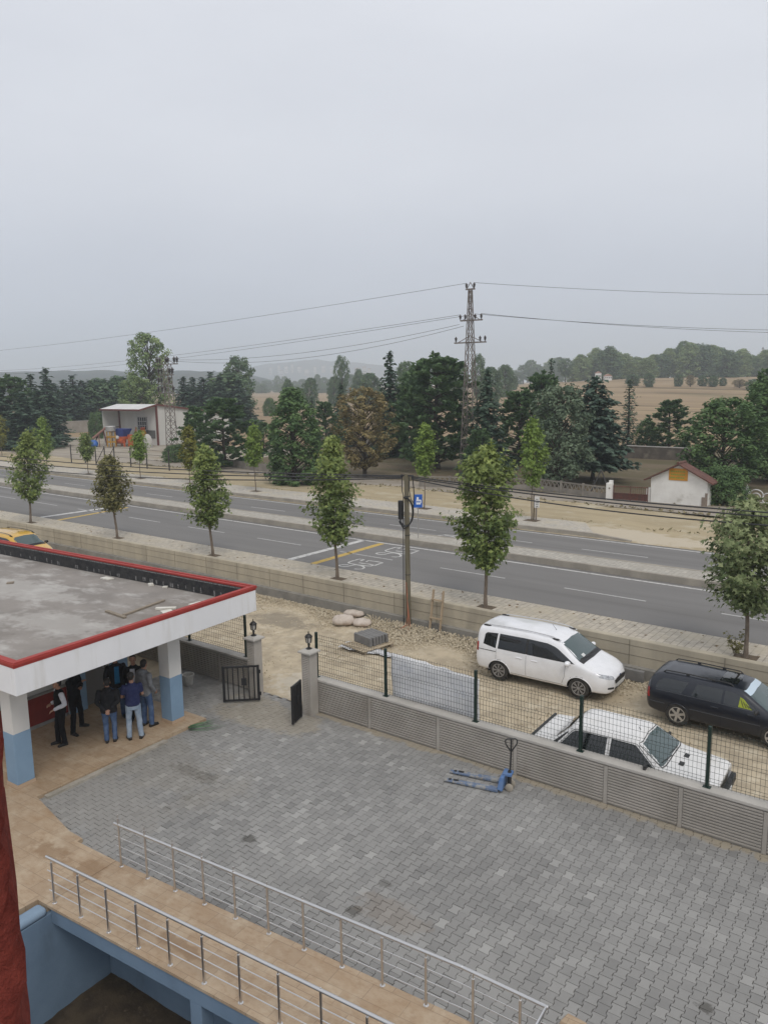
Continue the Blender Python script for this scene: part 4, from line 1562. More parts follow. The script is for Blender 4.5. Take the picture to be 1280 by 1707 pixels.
def mpv(name, label, loc, rz, paint_m, taxi=False):
    t = thing(name, label, 'car', loc, rz)
    st = [(-2.08, sec(.42, .60, .70, .44, .74, .62, .72, .90, .66, 1.22, .56, 1.34, 1.36)),
          (-2.05, sec(.33, .70, .78, .38, .83, .62, .81, .98, .72, 1.50, .60, 1.66, 1.70)),
          (-1.96, sec(.27, .74, .82, .34, .865, .62, .84, 1.03, .73, 1.58, .62, 1.70, 1.735)),
          (-1.3, sec(.24, .76, .84, .32, .88, .62, .855, 1.05, .735, 1.60, .63, 1.725, 1.765)),
          (-.4, sec(.23, .76, .84, .31, .88, .62, .855, 1.05, .735, 1.60, .63, 1.735, 1.775)),
          (.30, sec(.23, .76, .84, .31, .88, .62, .855, 1.04, .725, 1.57, .61, 1.70, 1.745)),
          (.62, sec(.23, .76, .84, .31, .88, .62, .855, 1.035, .715, 1.48, .60, 1.60, 1.655)),
          (1.28, sec(.23, .76, .84, .31, .875, .62, .845, 1.01, .76, 1.06, .60, 1.10, 1.135)),
          (1.42, sec(.23, .75, .83, .31, .87, .62, .84, .97, .75, 1.005, .55, 1.04, 1.065)),
          (1.75, sec(.23, .72, .79, .31, .83, .60, .79, .86, .68, .905, .48, .935, .955)),
          (1.95, sec(.23, .64, .70, .29, .74, .55, .69, .77, .58, .815, .40, .845, .86)),
          (2.06, sec(.25, .48, .55, .30, .58, .50, .54, .68, .46, .74, .32, .765, .78)),
          (2.10, sec(.34, .36, .42, .36, .44, .48, .42, .62, .36, .67, .25, .69, .70))]
    wheels = [(-1.27, .31), (1.22, .31)]
    mb, bvh = carbody(st, wheels, .365)
    fixn(mb.build('body', paint_m, t, smooth=50))
    car_common(t, bvh, paint_m, wheels, .365, .31, .205, .205, .76, 'spoke')
    side = lambda s: 'y+' if s > 0 else 'y-'
    for s in (1, -1):
        a = side(s)
        patch(bvh, a, [(-1.80, 1.14), (-1.42, 1.07), (-1.38, 1.07)], [(-1.76, 1.46), (-1.70, 1.52), (-1.34, 1.55)]).build('window', m_glassd, t, smooth=180)
        patch(bvh, a, [(-1.31, 1.07), (-.42, 1.065)], [(-1.28, 1.55), (-.40, 1.555)]).build('window', m_glassd, t, smooth=180)
        patch(bvh, a, [(-.36, 1.065), (1.08, 1.055)], [(-.34, 1.555), (.24, 1.53), (.50, 1.45), (1.02, 1.09)]).build('window', m_glassd, t, smooth=180)
        patch(bvh, a, [(-.425, 1.07), (-.355, 1.07)], [(-.405, 1.55), (-.335, 1.55)], .003, 3, 7).build('pillar_trim', m_black, t, smooth=180)
        tr = MB()
        line(bvh, a, [(-1.36, 1.03), (-1.36, .5)], .0045, .0, 12, tr)
        line(bvh, a, [(-.39, 1.03), (-.39, .36), ], .0045, .0, 14, tr)
        line(bvh, a, [(.82, 1.02), (.80, .62), (.72, .38)], .0045, .0, 14, tr)
        line(bvh, a, [(-1.3, .34), (.75, .335)], .004, .0, 14, tr)
        tr.build('door_seam', mat('dark seam grey', (0.10, 0.10, 0.105), rough=0.8), t)  # door joints drawn as thin dark grey lines
        tr = MB()
        line(bvh, a, [(-1.98, .955), (-1.36, .955)], .011, .0, 14, tr)
        tr.build('door_rail', m_black, t)
        for hx in (-.60, -.12):
            tr = MB()
            line(bvh, a, [(hx - .09, .905), (hx + .09, .905)], .017, .008, 6, tr)
            tr.build('door_handle', paint_m, t, smooth=60)
        mir = MB()
        mir.ball((.93, s * .99, 1.10), .085, .115, .085)
        mir.bar((.93, s * .80, 1.05), (.93, s * .92, 1.06), .08, .05)
        fixn(mir.build('mirror', m_black if taxi else paint_m, t, smooth=60))
        rl = MB()
        pts = [cast(bvh, 'z', x, s * .60, .055) for x in frange(-1.70, .35, 12)]
        pts = [pts[0] - V((.12, 0, .05))] + pts + [pts[-1] + V((.22, 0, -.075))]
        rl.tube(pts, .017, 8)
        rl.build('roof_rail', m_silver if not taxi else m_black, t, smooth=60)
        for xx in (-1.78, .42):
            ft = MB()
            c_ = cast(bvh, 'z', xx, s * .60, .02)
            ft.ball(c_, .13, .035, .035)
            ft.build('rail_foot', m_black, t, smooth=60)
        hl = patch(bvh, 'x+', [(s * .40, .67), (s * .62, .70), (s * .78, .77)], [(s * .42, .76), (s * .64, .84), (s * .79, .90)], .007, 10, 5)
        fixn(hl.build('headlight', m_lens, t, smooth=180))
        tl = patch(bvh, a, [(-2.06, .88), (-1.95, .88)], [(-2.05, 1.20), (-1.95, 1.16)], .008, 5, 6)
        fixn(tl.build('tail_light', m_tail, t, smooth=180))
        fgl = patch(bvh, 'x+', [(s * .44, .37), (s * .66, .40)], [(s * .46, .44), (s * .66, .46)], .005, 7, 4)
        fgl.build('fog_lamp_recess', m_black, t, smooth=180)
    ws = patch(bvh, 'x+', [(-.72, 1.135), (0, 1.165), (.72, 1.135)], [(-.60, 1.585), (0, 1.63), (.60, 1.585)], .005, 18, 9)
    ws.build('windscreen', m_glassw, t, smooth=180)
    rw2 = patch(bvh, 'x-', [(-.62, 1.08), (.62, 1.08)], [(-.54, 1.52), (.54, 1.52)], .005, 12, 6)
    rw2.build('rear_window', m_glassd, t, smooth=180)
    cw2 = patch(bvh, 'z', [(1.30, -.70), (1.34, 0), (1.30, .70)], [(1.17, -.72), (1.20, 0), (1.17, .72)], .006, 16, 3)
    cw2.build('cowl_panel', m_black, t, smooth=180)
    gr = patch(bvh, 'x+', [(-.36, .51), (.36, .51)], [(-.43, .645), (-.2, .675), (.2, .675), (.43, .645)], .010, 14, 5)
    gr.build('grille', m_black, t, smooth=180)
    gr = patch(bvh, 'x+', [(-.38, .30), (.38, .30)], [(-.42, .40), (.42, .40)], .008, 12, 4)
    gr.build('lower_grille', m_black, t, smooth=180)
    em = MB()
    c_ = cast(bvh, 'x+', 0, .70, .008)
    em.ball(c_, .012, .062, .026, 14, 6)
    em.build('badge', mat('dark blue oval badge', (0.02, 0.04, 0.12), rough=0.25), t, smooth=60)
    npl = MB()
    c_ = cast(bvh, 'x+', 0, .44, .018)
    npl.box((c_.x, 0, .45), (.012, .50, .11))
    npl.build('number_plate', m_plate, t)
    npl = MB()
    c_ = cast(bvh, 'x-', 0, .62, .012)
    npl.box((c_.x, 0, .62), (.012, .50, .11))
    npl.build('number_plate', m_plate, t)
    an = MB()
    c_ = cast(bvh, 'z', .18, 0, 0)
    an.tube([c_, c_ + V((-.14, 0, .19))], [.007, .003], 5)
    an.build('aerial', m_black, t)
    wp = MB()
    for (y0, y1) in ((.58, -.02), (-.02, -.58)):
        p0 = cast(bvh, 'x+', y0, 1.15, .022)
        p1 = cast(bvh, 'x+', y1, 1.19, .022)
        wp.tube([p0, p0.lerp(p1, .5) + V((.012, 0, 0)), p1], .009, 5)
    wp.build('wiper', m_black, t)
    if not taxi:
        pp = patch(bvh, 'x+', [(-.42, 1.19), (-.26, 1.20)], [(-.42, 1.25), (-.26, 1.26)], .009, 4, 3)
        pp.build('windscreen_card', m_plate, t, smooth=180)
    squash(t, 1.0, 1.0, .91)
    return t


def squash(t, sx, sy, sz):
    """final proportions of a car; its wheels stay round"""
    t.scale = (sx, sy, sz)
    for c in kids(t):
        if c.name.split('.')[0] == 'wheel':
            r_ = c.location.z * .965
            c.scale = (.965 / sx, 1 / sy, .965 / sz)
            c.location.z = r_ / sz


def carmat(name, c, rough=0.28, coat=0.7, dirt=None, **kw):
    return mat(name, c, tuple(x * 0.93 for x in c), 3, rough, spec=0.5, coat=coat, c3=dirt, s3=1.2, lo3=0.5, hi3=0.85, **kw)


q = (G(835, 1131, 0) + G(968.5, 1162, 0)) / 2
aa = G(968.5, 1162, 0) - G(835, 1131, 0)
ang = math.atan2(aa.y, aa.x)
n_ = V((-math.sin(ang), math.cos(ang), 0))
mpv('white_car', 'white people carrier with roof rails and alloy wheels parked along the concrete wall', q + n_ * 0.84 + V((0, -.13, 0)), ang, carmat('white car paint', (0.80, 0.80, 0.81), dirt=(0.66, 0.65, 0.62)))
p1, p0 = G(49, 888, 1.75), G(0, 876, 1.75)
mpv('yellow_car', 'yellow taxi van half hidden behind the flat gatehouse roof', V((-38.75, 18.75, 0)), rad(5), carmat('yellow car paint', (0.62, 0.36, 0.035), dirt=(0.5, 0.31, 0.06)), taxi=True)

# ---------------------------------------------------------------- dark blue estate
def estate(label, loc, rz):
    pm = carmat('dark navy car paint', (0.004, 0.0065, 0.014), 0.30, 0.35, dirt=(0.012, 0.013, 0.017))
    t = thing('dark_car', label, 'car', loc, rz)
    st = [(-2.36, sec(.45, .55, .66, .46, .70, .60, .68, .86, .60, 1.02, .5, 1.05, 1.06)),
          (-2.32, sec(.36, .68, .78, .40, .82, .58, .79, .90, .66, 1.10, .54, 1.18, 1.20)),
          (-2.18, sec(.30, .72, .81, .35, .86, .58, .83, .93, .70, 1.27, .54, 1.38, 1.405)),
          (-1.90, sec(.25, .74, .83, .31, .875, .58, .84, .935, .705, 1.35, .54, 1.445, 1.47)),
          (-1.2, sec(.22, .75, .84, .28, .885, .58, .85, .935, .71, 1.37, .54, 1.46, 1.485)),
          (.0, sec(.21, .75, .84, .28, .885, .58, .85, .925, .70, 1.355, .53, 1.445, 1.475)),
          (.42, sec(.21, .75, .84, .28, .885, .58, .85, .915, .67, 1.30, .52, 1.385, 1.42)),
          (1.18, sec(.21, .75, .84, .28, .88, .58, .84, .89, .74, .94, .6, .965, .985)),
          (1.35, sec(.21, .74, .83, .28, .875, .58, .83, .86, .72, .895, .55, .915, .93)),
          (2.0, sec(.21, .70, .79, .27, .83, .54, .78, .74, .66, .775, .48, .795, .805)),
          (2.25, sec(.22, .60, .70, .26, .74, .48, .69, .63, .58, .67, .42, .685, .69)),
          (2.36, sec(.30, .46, .54, .32, .58, .44, .55, .55, .46, .58, .3, .59, .595))]
    wheels = [(-1.36, .31), (1.345, .31)]
    mb, bvh = carbody(st, wheels, .355)
    fixn(mb.build('body', pm, t, smooth=50))
    car_common(t, bvh, pm, wheels, .355, .315, .205, .205, .765, 'six', mat('pale dusty alloy', (0.50, 0.47, 0.43), (0.38, 0.36, 0.33), 9, 0.4, metal=0.5))
    for s in (1, -1):
        a = 'y+' if s > 0 else 'y-'
        patch(bvh, a, [(-2.06, 1.02), (-1.98, .985), (-1.28, .985)], [(-2.0, 1.20), (-1.84, 1.30), (-1.10, 1.325)], nu=16).build('window', m_glasse, t, smooth=180)
        patch(bvh, a, [(-1.0, .985), (-.14, .975)], [(-.86, 1.325), (-.12, 1.325)]).build('window', m_glasse, t, smooth=180)
        patch(bvh, a, [(-.07, .975), (.90, .955)], [(-.06, 1.325), (.18, 1.305), (.40, 1.235), (.84, .985)]).build('window', m_glasse, t, smooth=180)
        tr = MB()
        line(bvh, a, [(-1.12, 1.0), (-1.08, .75), (-1.0, .62)], .004, 0, 10, tr)
        line(bvh, a, [(-.105, .96), (-.105, .33)], .004, 0, 12, tr)
        line(bvh, a, [(.92, .93), (.92, .33)], .004, 0, 12, tr)
        tr.build('door_seam', mat('seam black', (0.004, 0.004, 0.005), rough=0.9), t)
        tr = MB()
        line(bvh, a, [(-2.2, .60), (-1.75, .61)], .012, .004, 10, tr)
        line(bvh, a, [(-1.0, .61), (.96, .60)], .012, .004, 20, tr)
        tr.build('rub_strip', mat('satin dark strip', (0.03, 0.032, 0.038), rough=0.4), t)
        tr = MB()
        line(bvh, a, [(-2.05, .965), (-1.2, .965), (-.1, .955), (.9, .935)], .007, .002, 26, tr)
        tr.build('window_trim', mat('dull bright trim', (0.10, 0.105, 0.11), rough=0.35, metal=0.6), t)
        for hx in (-.30, .70):
            tr = MB()
            line(bvh, a, [(hx - .1, .83), (hx + .1, .83)], .018, .006, 6, tr)
            tr.build('door_handle', pm, t, smooth=60)
        mir = MB()
        mir.ball((.86, s * .97, .99), .06, .11, .07)
        mir.bar((.86, s * .80, .95), (.86, s * .90, .97), .07, .05)
        fixn(mir.build('mirror', m_black, t, smooth=60))
        rl = MB()
        pts = [cast(bvh, 'z', x, s * .53, .05) for x in frange(-1.85, .02, 12)]
        pts = [pts[0] - V((.08, 0, .06))] + pts + [pts[-1] + V((.10, 0, -.07))]
        rl.tube(pts, .018, 8)
        for xx in (-1.2, -.45):
            c_ = cast(bvh, 'z', xx, s * .53, .02)
            rl.box((c_.x, c_.y, c_.z), (.10, .03, .06))
        rl.build('roof_rail', m_black, t, smooth=50)
        tl = patch(bvh, a, [(-2.34, .70), (-2.22, .70)], [(-2.31, .98), (-2.24, .96)], .007, 5, 6)
        tl.build('tail_light', m_tail, t, smooth=180)
        hl = patch(bvh, 'x+', [(s * .36, .55), (s * .66, .56)], [(s * .38, .64), (s * .66, .66)], .006, 8, 4)
        hl.build('headlight', m_lens, t, smooth=180)
        bl_ = patch(bvh, a, [(1.52, .58), (1.66, .57)], [(1.52, .615), (1.66, .605)], .008, 4, 3)
        bl_.build('side_repeater', mat('pale repeater', (0.5, 0.48, 0.45), rough=0.3), t)
    patch(bvh, 'x+', [(-.70, .985), (0, 1.01), (.70, .985)], [(-.55, 1.365), (0, 1.40), (.55, 1.365)], .005, 18, 9).build('windscreen', m_glassw, t, smooth=180)
    patch(bvh, 'x+', [(-.585, 1.27), (0, 1.30), (.585, 1.27)], [(-.55, 1.362), (0, 1.397), (.55, 1.362)], .009, 18, 4).build('sun_strip', mat('pale blue sun strip', (0.50, 0.60, 0.68), rough=0.2), t, smooth=180)
    patch(bvh, 'x-', [(-.58, 1.0), (.58, 1.0)], [(-.5, 1.30), (.5, 1.30)], .005, 12, 6).build('rear_window', m_glasse, t, smooth=180)
    patch(bvh, 'z', [(-.32, -.40), (-.32, .40)], [(.18, -.40), (.18, .40)], .006, 8, 6).build('sunroof', m_glassd, t, smooth=180)
    patch(bvh, 'x+', [(-.34, .50), (.34, .50)], [(-.36, .58), (.36, .58)], .008, 10, 4).build('grille', m_black, t, smooth=180)
    npl = MB()
    c_ = cast(bvh, 'x-', 0, .72, .012)
    npl.box((c_.x, 0, .72), (.012, .50, .11))
    npl.build('number_plate', m_plate, t)
    # striped yellow vest hung inside the front door window
    vs = patch(bvh, 'y-', [(.34, .975), (.72, .965)], [(.36, 1.23), (.46, 1.19)], .008, 8, 8)
    vest = vs.build('hanging_vest', mat('lime vest cloth', (0.30, 0.34, 0.03), (0.22, 0.26, 0.03), 14, 0.8), t, smooth=180)
    st_ = MB()
    for k in range(4):
        x0 = .38 + k * .075
        line(bvh, 'y-', [(x0, 1.0 + .17 * (1 - k / 4)), (x0 + .10, .99)], .010, .009, 8, st_)
    st_.build('vest_stripe', m_black, vest)
    an = MB()
    c_ = cast(bvh, 'z', .22, 0, 0)
    an.tube([c_, c_ + V((-.08, 0, .07))], [.012, .004], 5)
    an.build('aerial', m_black, t)
    squash(t, .84, .96, .89)
    return t
q = G(1127, 1209, 0)
estate('dark navy estate car with roof rails parked nose out of the picture', V((q.x + 1.36 * .84, q.y + 0.80, 0)), rad(0.5))

# ---------------------------------------------------------------- white saloon
def saloon(label, loc, rz):
    pm = carmat('old white car paint', (0.72, 0.71, 0.69), 0.4, 0.3, dirt=(0.58, 0.555, 0.51))
    t = thing('white_saloon', label, 'car', loc, rz)
    st = [(-1.90, sec(.44, .64, .70, .46, .71, .58, .70, .83, .66, .865, .5, .875, .88)),
          (-1.84, sec(.36, .68, .76, .40, .785, .58, .765, .88, .72, .915, .55, .93, .935)),
          (-1.40, sec(.28, .70, .79, .34, .82, .56, .79, .905, .73, .945, .55, .965, .975)),
          (-1.33, sec(.27, .70, .79, .33, .82, .56, .79, .905, .71, .985, .55, 1.02, 1.03)),
          (-.94, sec(.25, .71, .79, .31, .82, .56, .79, .905, .605, 1.30, .53, 1.345, 1.365)),
          (-.74, sec(.25, .71, .79, .31, .82, .56, .79, .905, .595, 1.325, .52, 1.375, 1.395)),
          (.40, sec(.25, .71, .79, .31, .82, .56, .79, .90, .59, 1.315, .52, 1.365, 1.39)),
          (.52, sec(.25, .71, .79, .31, .82, .56, .79, .90, .595, 1.285, .52, 1.33, 1.35)),
          (1.06, sec(.25, .71, .79, .31, .82, .56, .785, .89, .72, .935, .55, .96, .97)),
          (1.14, sec(.25, .71, .79, .31, .82, .56, .785, .885, .72, .915, .55, .935, .945)),
          (1.98, sec(.27, .69, .77, .32, .79, .54, .755, .79, .70, .82, .55, .835, .84)),
          (2.06, sec(.36, .66, .73, .38, .745, .54, .73, .74, .68, .765, .5, .775, .78))]
    wheels = [(-1.12, .29), (1.25, .29)]
    mb, bvh = carbody(st, wheels, .335, smoothing=2)
    fixn(mb.build('body', pm, t, smooth=40))
    car_common(t, bvh, pm, wheels, .335, .29, .165, .175, .70, 'disc')
    for s in (1, -1):
        a = 'y+' if s > 0 else 'y-'
        patch(bvh, a, [(-1.16, .955), (-.95, .95), (-.17, .95)], [(-.96, 1.20), (-.88, 1.27), (-.17, 1.285)]).build('window', m_glassd, t, smooth=180)
        patch(bvh, a, [(-.08, .95), (.86, .94)], [(-.08, 1.285), (.43, 1.275), (.82, .965)]).build('window', m_glassd, t, smooth=180)
        tr = MB()
        line(bvh, a, [(-1.19, .94), (-.98, 1.21), (-.88, 1.295), (.45, 1.295), (.88, .935)], .006, .001, 40, tr)
        tr.build('window_trim', m_black, t)
        tr = MB()
        line(bvh, a, [(-.125, 1.29), (-.125, .36)], .004, 0, 16, tr)
        line(bvh, a, [(-.85, .9), (-.90, .6)], .004, 0, 8, tr)
        line(bvh, a, [(.88, .92), (.86, .36)], .004, 0, 12, tr)
        line(bvh, a, [(-1.75, .60), (1.9, .585)], .010, .002, 40, tr)
        tr.build('door_seam', mat('dark seam grey', (0.10, 0.10, 0.105), rough=0.8), t)  # door joints and side line in dark grey
        for hx in (-.70, .22 - .16):
            tr = MB()
            line(bvh, a, [(hx - .08, .83), (hx + .08, .83)], .014, .006, 6, tr)
            tr.build('door_handle', m_black, t)
        mir = MB()
        mir.box((.72, s * .89, .99), (.06, .15, .10))
        mir.bar((.74, s * .76, .95), (.74, s * .84, .97), .03)
        mir.build('mirror', m_black, t, bevel=.015)
        # slanted rear pillar louvre
        lv = patch(bvh, a, [(-1.33, .955), (-1.24, .955)], [(-1.06, 1.20), (-1.02, 1.21)], .006, 5, 6)
        lv.build('pillar_trim', m_black, t, smooth=180)
        hl = patch(bvh, 'x+', [(s * .34, .58), (s * .66, .58)], [(s * .34, .72), (s * .66, .72)], .008, 7, 4)
        hl.build('headlight', m_lens, t, smooth=180)
        tl = patch(bvh, 'x-', [(s * .36, .60), (s * .66, .60)], [(s * .36, .78), (s * .66, .78)], .008, 7, 4)
        tl.build('tail_light', m_tail, t, smooth=180)
    patch(bvh, 'x+', [(-.69, .985), (0, 1.0), (.69, .985)], [(-.565, 1.30), (0, 1.335), (.565, 1.30)], .006, 18, 8).build('windscreen', m_glassw, t, smooth=180)
    tr = MB()
    pts = [cast(bvh, 'x+', y, z, .004) for (y, z) in interp([(-.70, .97), (-.575, 1.315), (0, 1.35), (.575, 1.315), (.70, .97)], 40)]
    tr.tube(pts, .008, 6)
    pts = [cast(bvh, 'x+', y, z, .006) for (y, z) in interp([(-.70, .97), (0, .985), (.70, .97)], 20)]
    tr.tube(pts, .011, 6)
    tr.build('screen_seal', m_black, t, smooth=60)
    patch(bvh, 'x-', [(-.64, 1.03), (.64, 1.03)], [(-.52, 1.28), (.52, 1.28)], .006, 12, 6).build('rear_window', m_glassd, t, smooth=180)
    for s in (1, -1):
        vt = patch(bvh, 'z', [(1.22, s * .30), (1.22, s * .12)], [(1.32, s * .30), (1.32, s * .12)], .006, 4, 3)
        vt.build('bonnet_vent', m_black, t)
    bm_ = MB()
    bm_.box((-1.87, 0, .925), (.06, 1.38, .035))
    bm_.build('boot_spoiler', m_black, t, bevel=.01)
    for xx, s in ((2.10, 1), (-1.94, -1)):
        bm_ = MB()
        bm_.box((xx, 0, .47), (.12, 1.56, .17))
        bm_.box((xx - s * .15, .775, .47), (.28, .05, .16))
        bm_.box((xx - s * .15, -.775, .47), (.28, .05, .16))
        bm_.build('bumper', m_black, t, bevel=.025)
    patch(bvh, 'x+', [(-.32, .58), (.32, .58)], [(-.32, .72), (.32, .72)], .009, 8, 4).build('grille', m_black, t, smooth=180)
    npl = MB()
    npl.box((2.17, 0, .46), (.012, .50, .11))
    npl.build('number_plate', m_plate, t)
    wp = MB()
    for (y0, y1) in ((-.10, -.58), (.42, -.05)):
        p0 = cast(bvh, 'x+', y0, 1.0, .02)
        p1 = cast(bvh, 'x+', y1, 1.03, .022)
        wp.tube([p0, p0.lerp(p1, .5) + V((.012, 0, .01)), p1], .009, 5)
    wp.build('wiper', m_black, t)
    an = MB()
    c_ = cast(bvh, 'z', .36, -.05, 0)
    an.tube([c_, c_ + V((-.05, 0, .06))], [.01, .004], 5)
    an.build('aerial', m_black, t)
    return t
saloon('old white boxy saloon parked close behind the mesh fence', V((-5.72, 15.62, 0)), rad(3.0))
# ================================================================== PEOPLE
m_skin = mat('skin', (0.36, 0.205, 0.14), (0.32, 0.175, 0.12), 9, 0.55, spec=0.35)
m_hair = mat('black hair', (0.012, 0.010, 0.009), (0.02, 0.016, 0.013), 60, 0.6)
m_shoe = mat('black leather shoes', (0.012, 0.011, 0.011), rough=0.35)
m_eye = mat('dark eye', (0.02, 0.015, 0.012), rough=0.2)
m_lip = mat('lips', (0.26, 0.10, 0.085), rough=0.5)


def limb(mb, pts, rs, flat=1.0):
    """closed tapered limb with rounded ends along a joint chain"""
    P = [V(p) for p in pts]
    out, rr_ = [], []
    d0 = (P[1] - P[0]).normalized()
    d1 = (P[-1] - P[-2]).normalized()
    for f in (0.95, 0.6, 0.25):
        out.append(P[0] - d0 * rs[0] * f * 0.8)
        rr_.append(rs[0] * math.sqrt(max(0.02, 1 - f * f)))
    for i in range(len(P) - 1):
        for k in range(5):
            t = k / 5
            # soften the bend a little
            out.append(P[i].lerp(P[i + 1], t))
            rr_.append(lerp(rs[i], rs[i + 1], sstep(t)))
    out.append(P[-1])
    rr_.append(rs[-1])
    for f in (0.25, 0.6, 0.95):
        out.append(P[-1] + d1 * rs[-1] * f * 0.8)
        rr_.append(rs[-1] * math.sqrt(max(0.02, 1 - f * f)))
    mb.tube(out, rr_, 12, True, flat)


def loft(mb, secs, n=16):
    """secs: (centre, rx, ry) horizontal ellipses"""
    base = len(mb.v)
    for (c, rx, ry) in secs:
        for k in range(n):
            t = 2 * PI * k / n
            mb.v.append((c[0] + rx * math.cos(t), c[1] + ry * math.sin(t), c[2]))
    for i in range(len(secs) - 1):
        for k in range(n):
            a, b = base + i * n + k, base + i * n + (k + 1) % n
            mb.face((a, b, b + n, a + n))
    mb.face([base + k for k in range(n)][::-1])
    e_ = base + (len(secs) - 1) * n
    mb.face([e_ + k for k in range(n)])


def hand(mb, wr, d, palm_n, s, curl=0.5):
    """palm, four bent fingers of different lengths and a thumb from the side of the palm"""
    d = d.normalized()
    side = palm_n.cross(d).normalized() * s
    nrm = palm_n.normalized()
    limb(mb, [wr - d * .02, wr + d * .045, wr + d * .085], [.024, .034, .033], 0.6)
    for k, (off, ln) in enumerate(((-.029, .062), (-.010, .074), (.010, .069), (.028, .052))):
        p = wr + d * .085 + side * off
        a1, a2 = curl, curl * 2.0
        p1 = p + (d * math.cos(a1) + nrm * math.sin(a1)) * ln * .5
        p2 = p1 + (d * math.cos(a2) + nrm * math.sin(a2)) * ln * .5
        limb(mb, [p - d * .012, p1, p2], [.0095, .009, .0075])
    th = wr + d * .03 - side * .03
    limb(mb, [th, th - side * .022 + d * .03 + nrm * .01, th - side * .022 + d * .06 + nrm * .02], [.013, .011, .009])


def person(label, loc, yaw, H_=1.75, feet=((-.11, 0), (.11, 0)), toes=(0.15, -0.15), arms=None, look=0.0, top='jacket', m_top=None, m_leg=None,
           hood=False, sleeves=True, m_sleeve=None, hair=1.0, m_inner=None, build=1.0, lean=0.0, sleeve_cut=None):
    k = H_ / 1.75
    t = thing('person', label, 'person', loc, yaw, 'men talking under the canopy', (k, k, k))
    hips = V((0, 0, .93))
    sh = V((0, lean, 1.43))
    body, jk, tr_, sh_, hr = MB(), MB(), MB(), [], MB()
    B = build
    # torso
    tor = [((0, 0, .88), .155 * B, .105), ((0, -.005, .95), .165 * B, .112), ((0, lean * .3, 1.06), .152 * B, .105), ((0, lean * .6, 1.2), .168 * B, .112),
           ((0, lean * .9, 1.33), .185 * B, .112), ((0, lean, 1.40), .165 * B, .095), ((0, lean, 1.455), .085, .07), ((0, lean + .005, 1.50), .056, .058), ((0, lean + .015, 1.57), .054, .058)]
    loft(body, tor)
    hc = V((0, lean + .03, 1.64))
    rot = Matrix.Rotation(look, 3, 'Z')
    hp = lambda x, y, z: hc + rot @ V((x, y, z))
    body.ball(hp(0, -.012, .03), .076, .094, .088, 16, 10, rot)          # skull
    body.ball(hp(0, .030, -.035), .058, .062, .075, 14, 9, rot)         # face and jaw
    body.ball(hp(0, .072, -.088), .026, .022, .022, 8, 6, rot)          # chin
    body.ball(hp(0, .094, -.022), .014, .020, .018, 8, 6, rot)          # nose tip
    limb(body, [hp(0, .080, .012), hp(0, .094, -.022)], [.010, .013])
    limb(body, [hp(-.042, .073, .022), hp(.042, .073, .022)], [.012, .012])   # brow
    for s in (-1, 1):
        body.ball(hp(s * .078, -.005, -.012), .010, .022, .032, 8, 6, rot)    # ears
    # legs
    for s, (fx_, fy_), toe in ((-1, feet[0], toes[0]), (1, feet[1], toes[1])):
        hj = V((s * .09, 0, .90))
        an = V((fx_, fy_, .085))
        kn = hj.lerp(an, .5) + V((s * .01, .035, .01))
        limb(body, [hj, kn, an], [.078, .052, .040])
        limb(tr_, [hj + V((0, 0, .02)), kn, an + V((0, 0, -.005))], [.098 * B, .070, .064])
        fd = V((math.sin(-toe), math.cos(toe), 0))
        limb(body, [an, an + V((0, 0, -.045)), an + fd * .10 + V((0, 0, -.05))], [.036, .034, .028])
        shm = MB()
        limb(shm, [an - fd * .045 + V((0, 0, -.04)), an + fd * .06 + V((0, 0, -.045)), an + fd * .165 + V((0, 0, -.055))], [.043, .044, .032])
        shm.box(an + fd * .06 + V((0, 0, -.076)), (.075, .25, .018), math.atan2(-fd.x, fd.y))
        sh_.append(shm)
    loft(tr_, [((0, 0, .80), .165 * B, .115), ((0, 0, .90), .178 * B, .122), ((0, 0, 1.0), .168 * B, .118), ((0, 0, 1.03), .16 * B, .112)])
    # arms
    arms = arms or {}
    for s in (-1, 1):
        el, wr = arms.get(s, ((s * .26, -.03, 1.15), (s * .27, .06, .90)))[:2]
        el, wr = V(el), V(wr)
        sj = V((s * .185 * B, lean, 1.40))
        limb(body, [sj, el, wr], [.052, .040, .027])
        d = (wr - el).normalized()
        pn = V(arms[s][2]) if s in arms and len(arms[s]) > 2 else V((-s, 0.2, 0))
        pn = (pn - d * pn.dot(d)).normalized()
        hand(body, wr, d, pn, s, 0.45)
        tgt = jk
        if sleeves:
            cut = wr.lerp(el, .06)
            limb(tgt, [sj, el, cut], [.075 * B, .060, .048])
        elif sleeve_cut:
            limb(tgt, [sj, sj.lerp(el, .62)], [.076 * B, .064])
    if top:
        zb = {'jacket': .84, 'tee': .90, 'vest': .86}[top]
        jt = [((0, 0, zb), .180 * B, .128), ((0, 0, zb + .06), .190 * B, .136), ((0, lean * .3, 1.08), .180 * B, .132), ((0, lean * .6, 1.2), .190 * B, .134),
              ((0, lean * .9, 1.33), .205 * B, .132), ((0, lean, 1.41), .185 * B, .110), ((0, lean, 1.465), .095, .080), ((0, lean + .005, 1.50), .070, .072)]
        loft(jk, jt)
        if hood:
            jk.ball((0, lean - .09, 1.47), .105, .07, .075, 12, 8)
            jk.ball((0, lean - .05, 1.50), .115, .06, .04, 12, 8)
    # hair cap
    hr.ball(hp(0, -.022, .042), .083, .097, .088, 16, 10, rot)
    hr.ball(hp(0, -.055, -.01), .074, .056, .07, 12, 8, rot)
    o = body.build('body', m_skin, t)
    rm = o.modifiers.new('skin', 'REMESH')
    rm.mode, rm.voxel_size, rm.use_smooth_shade = 'VOXEL', .0075, True
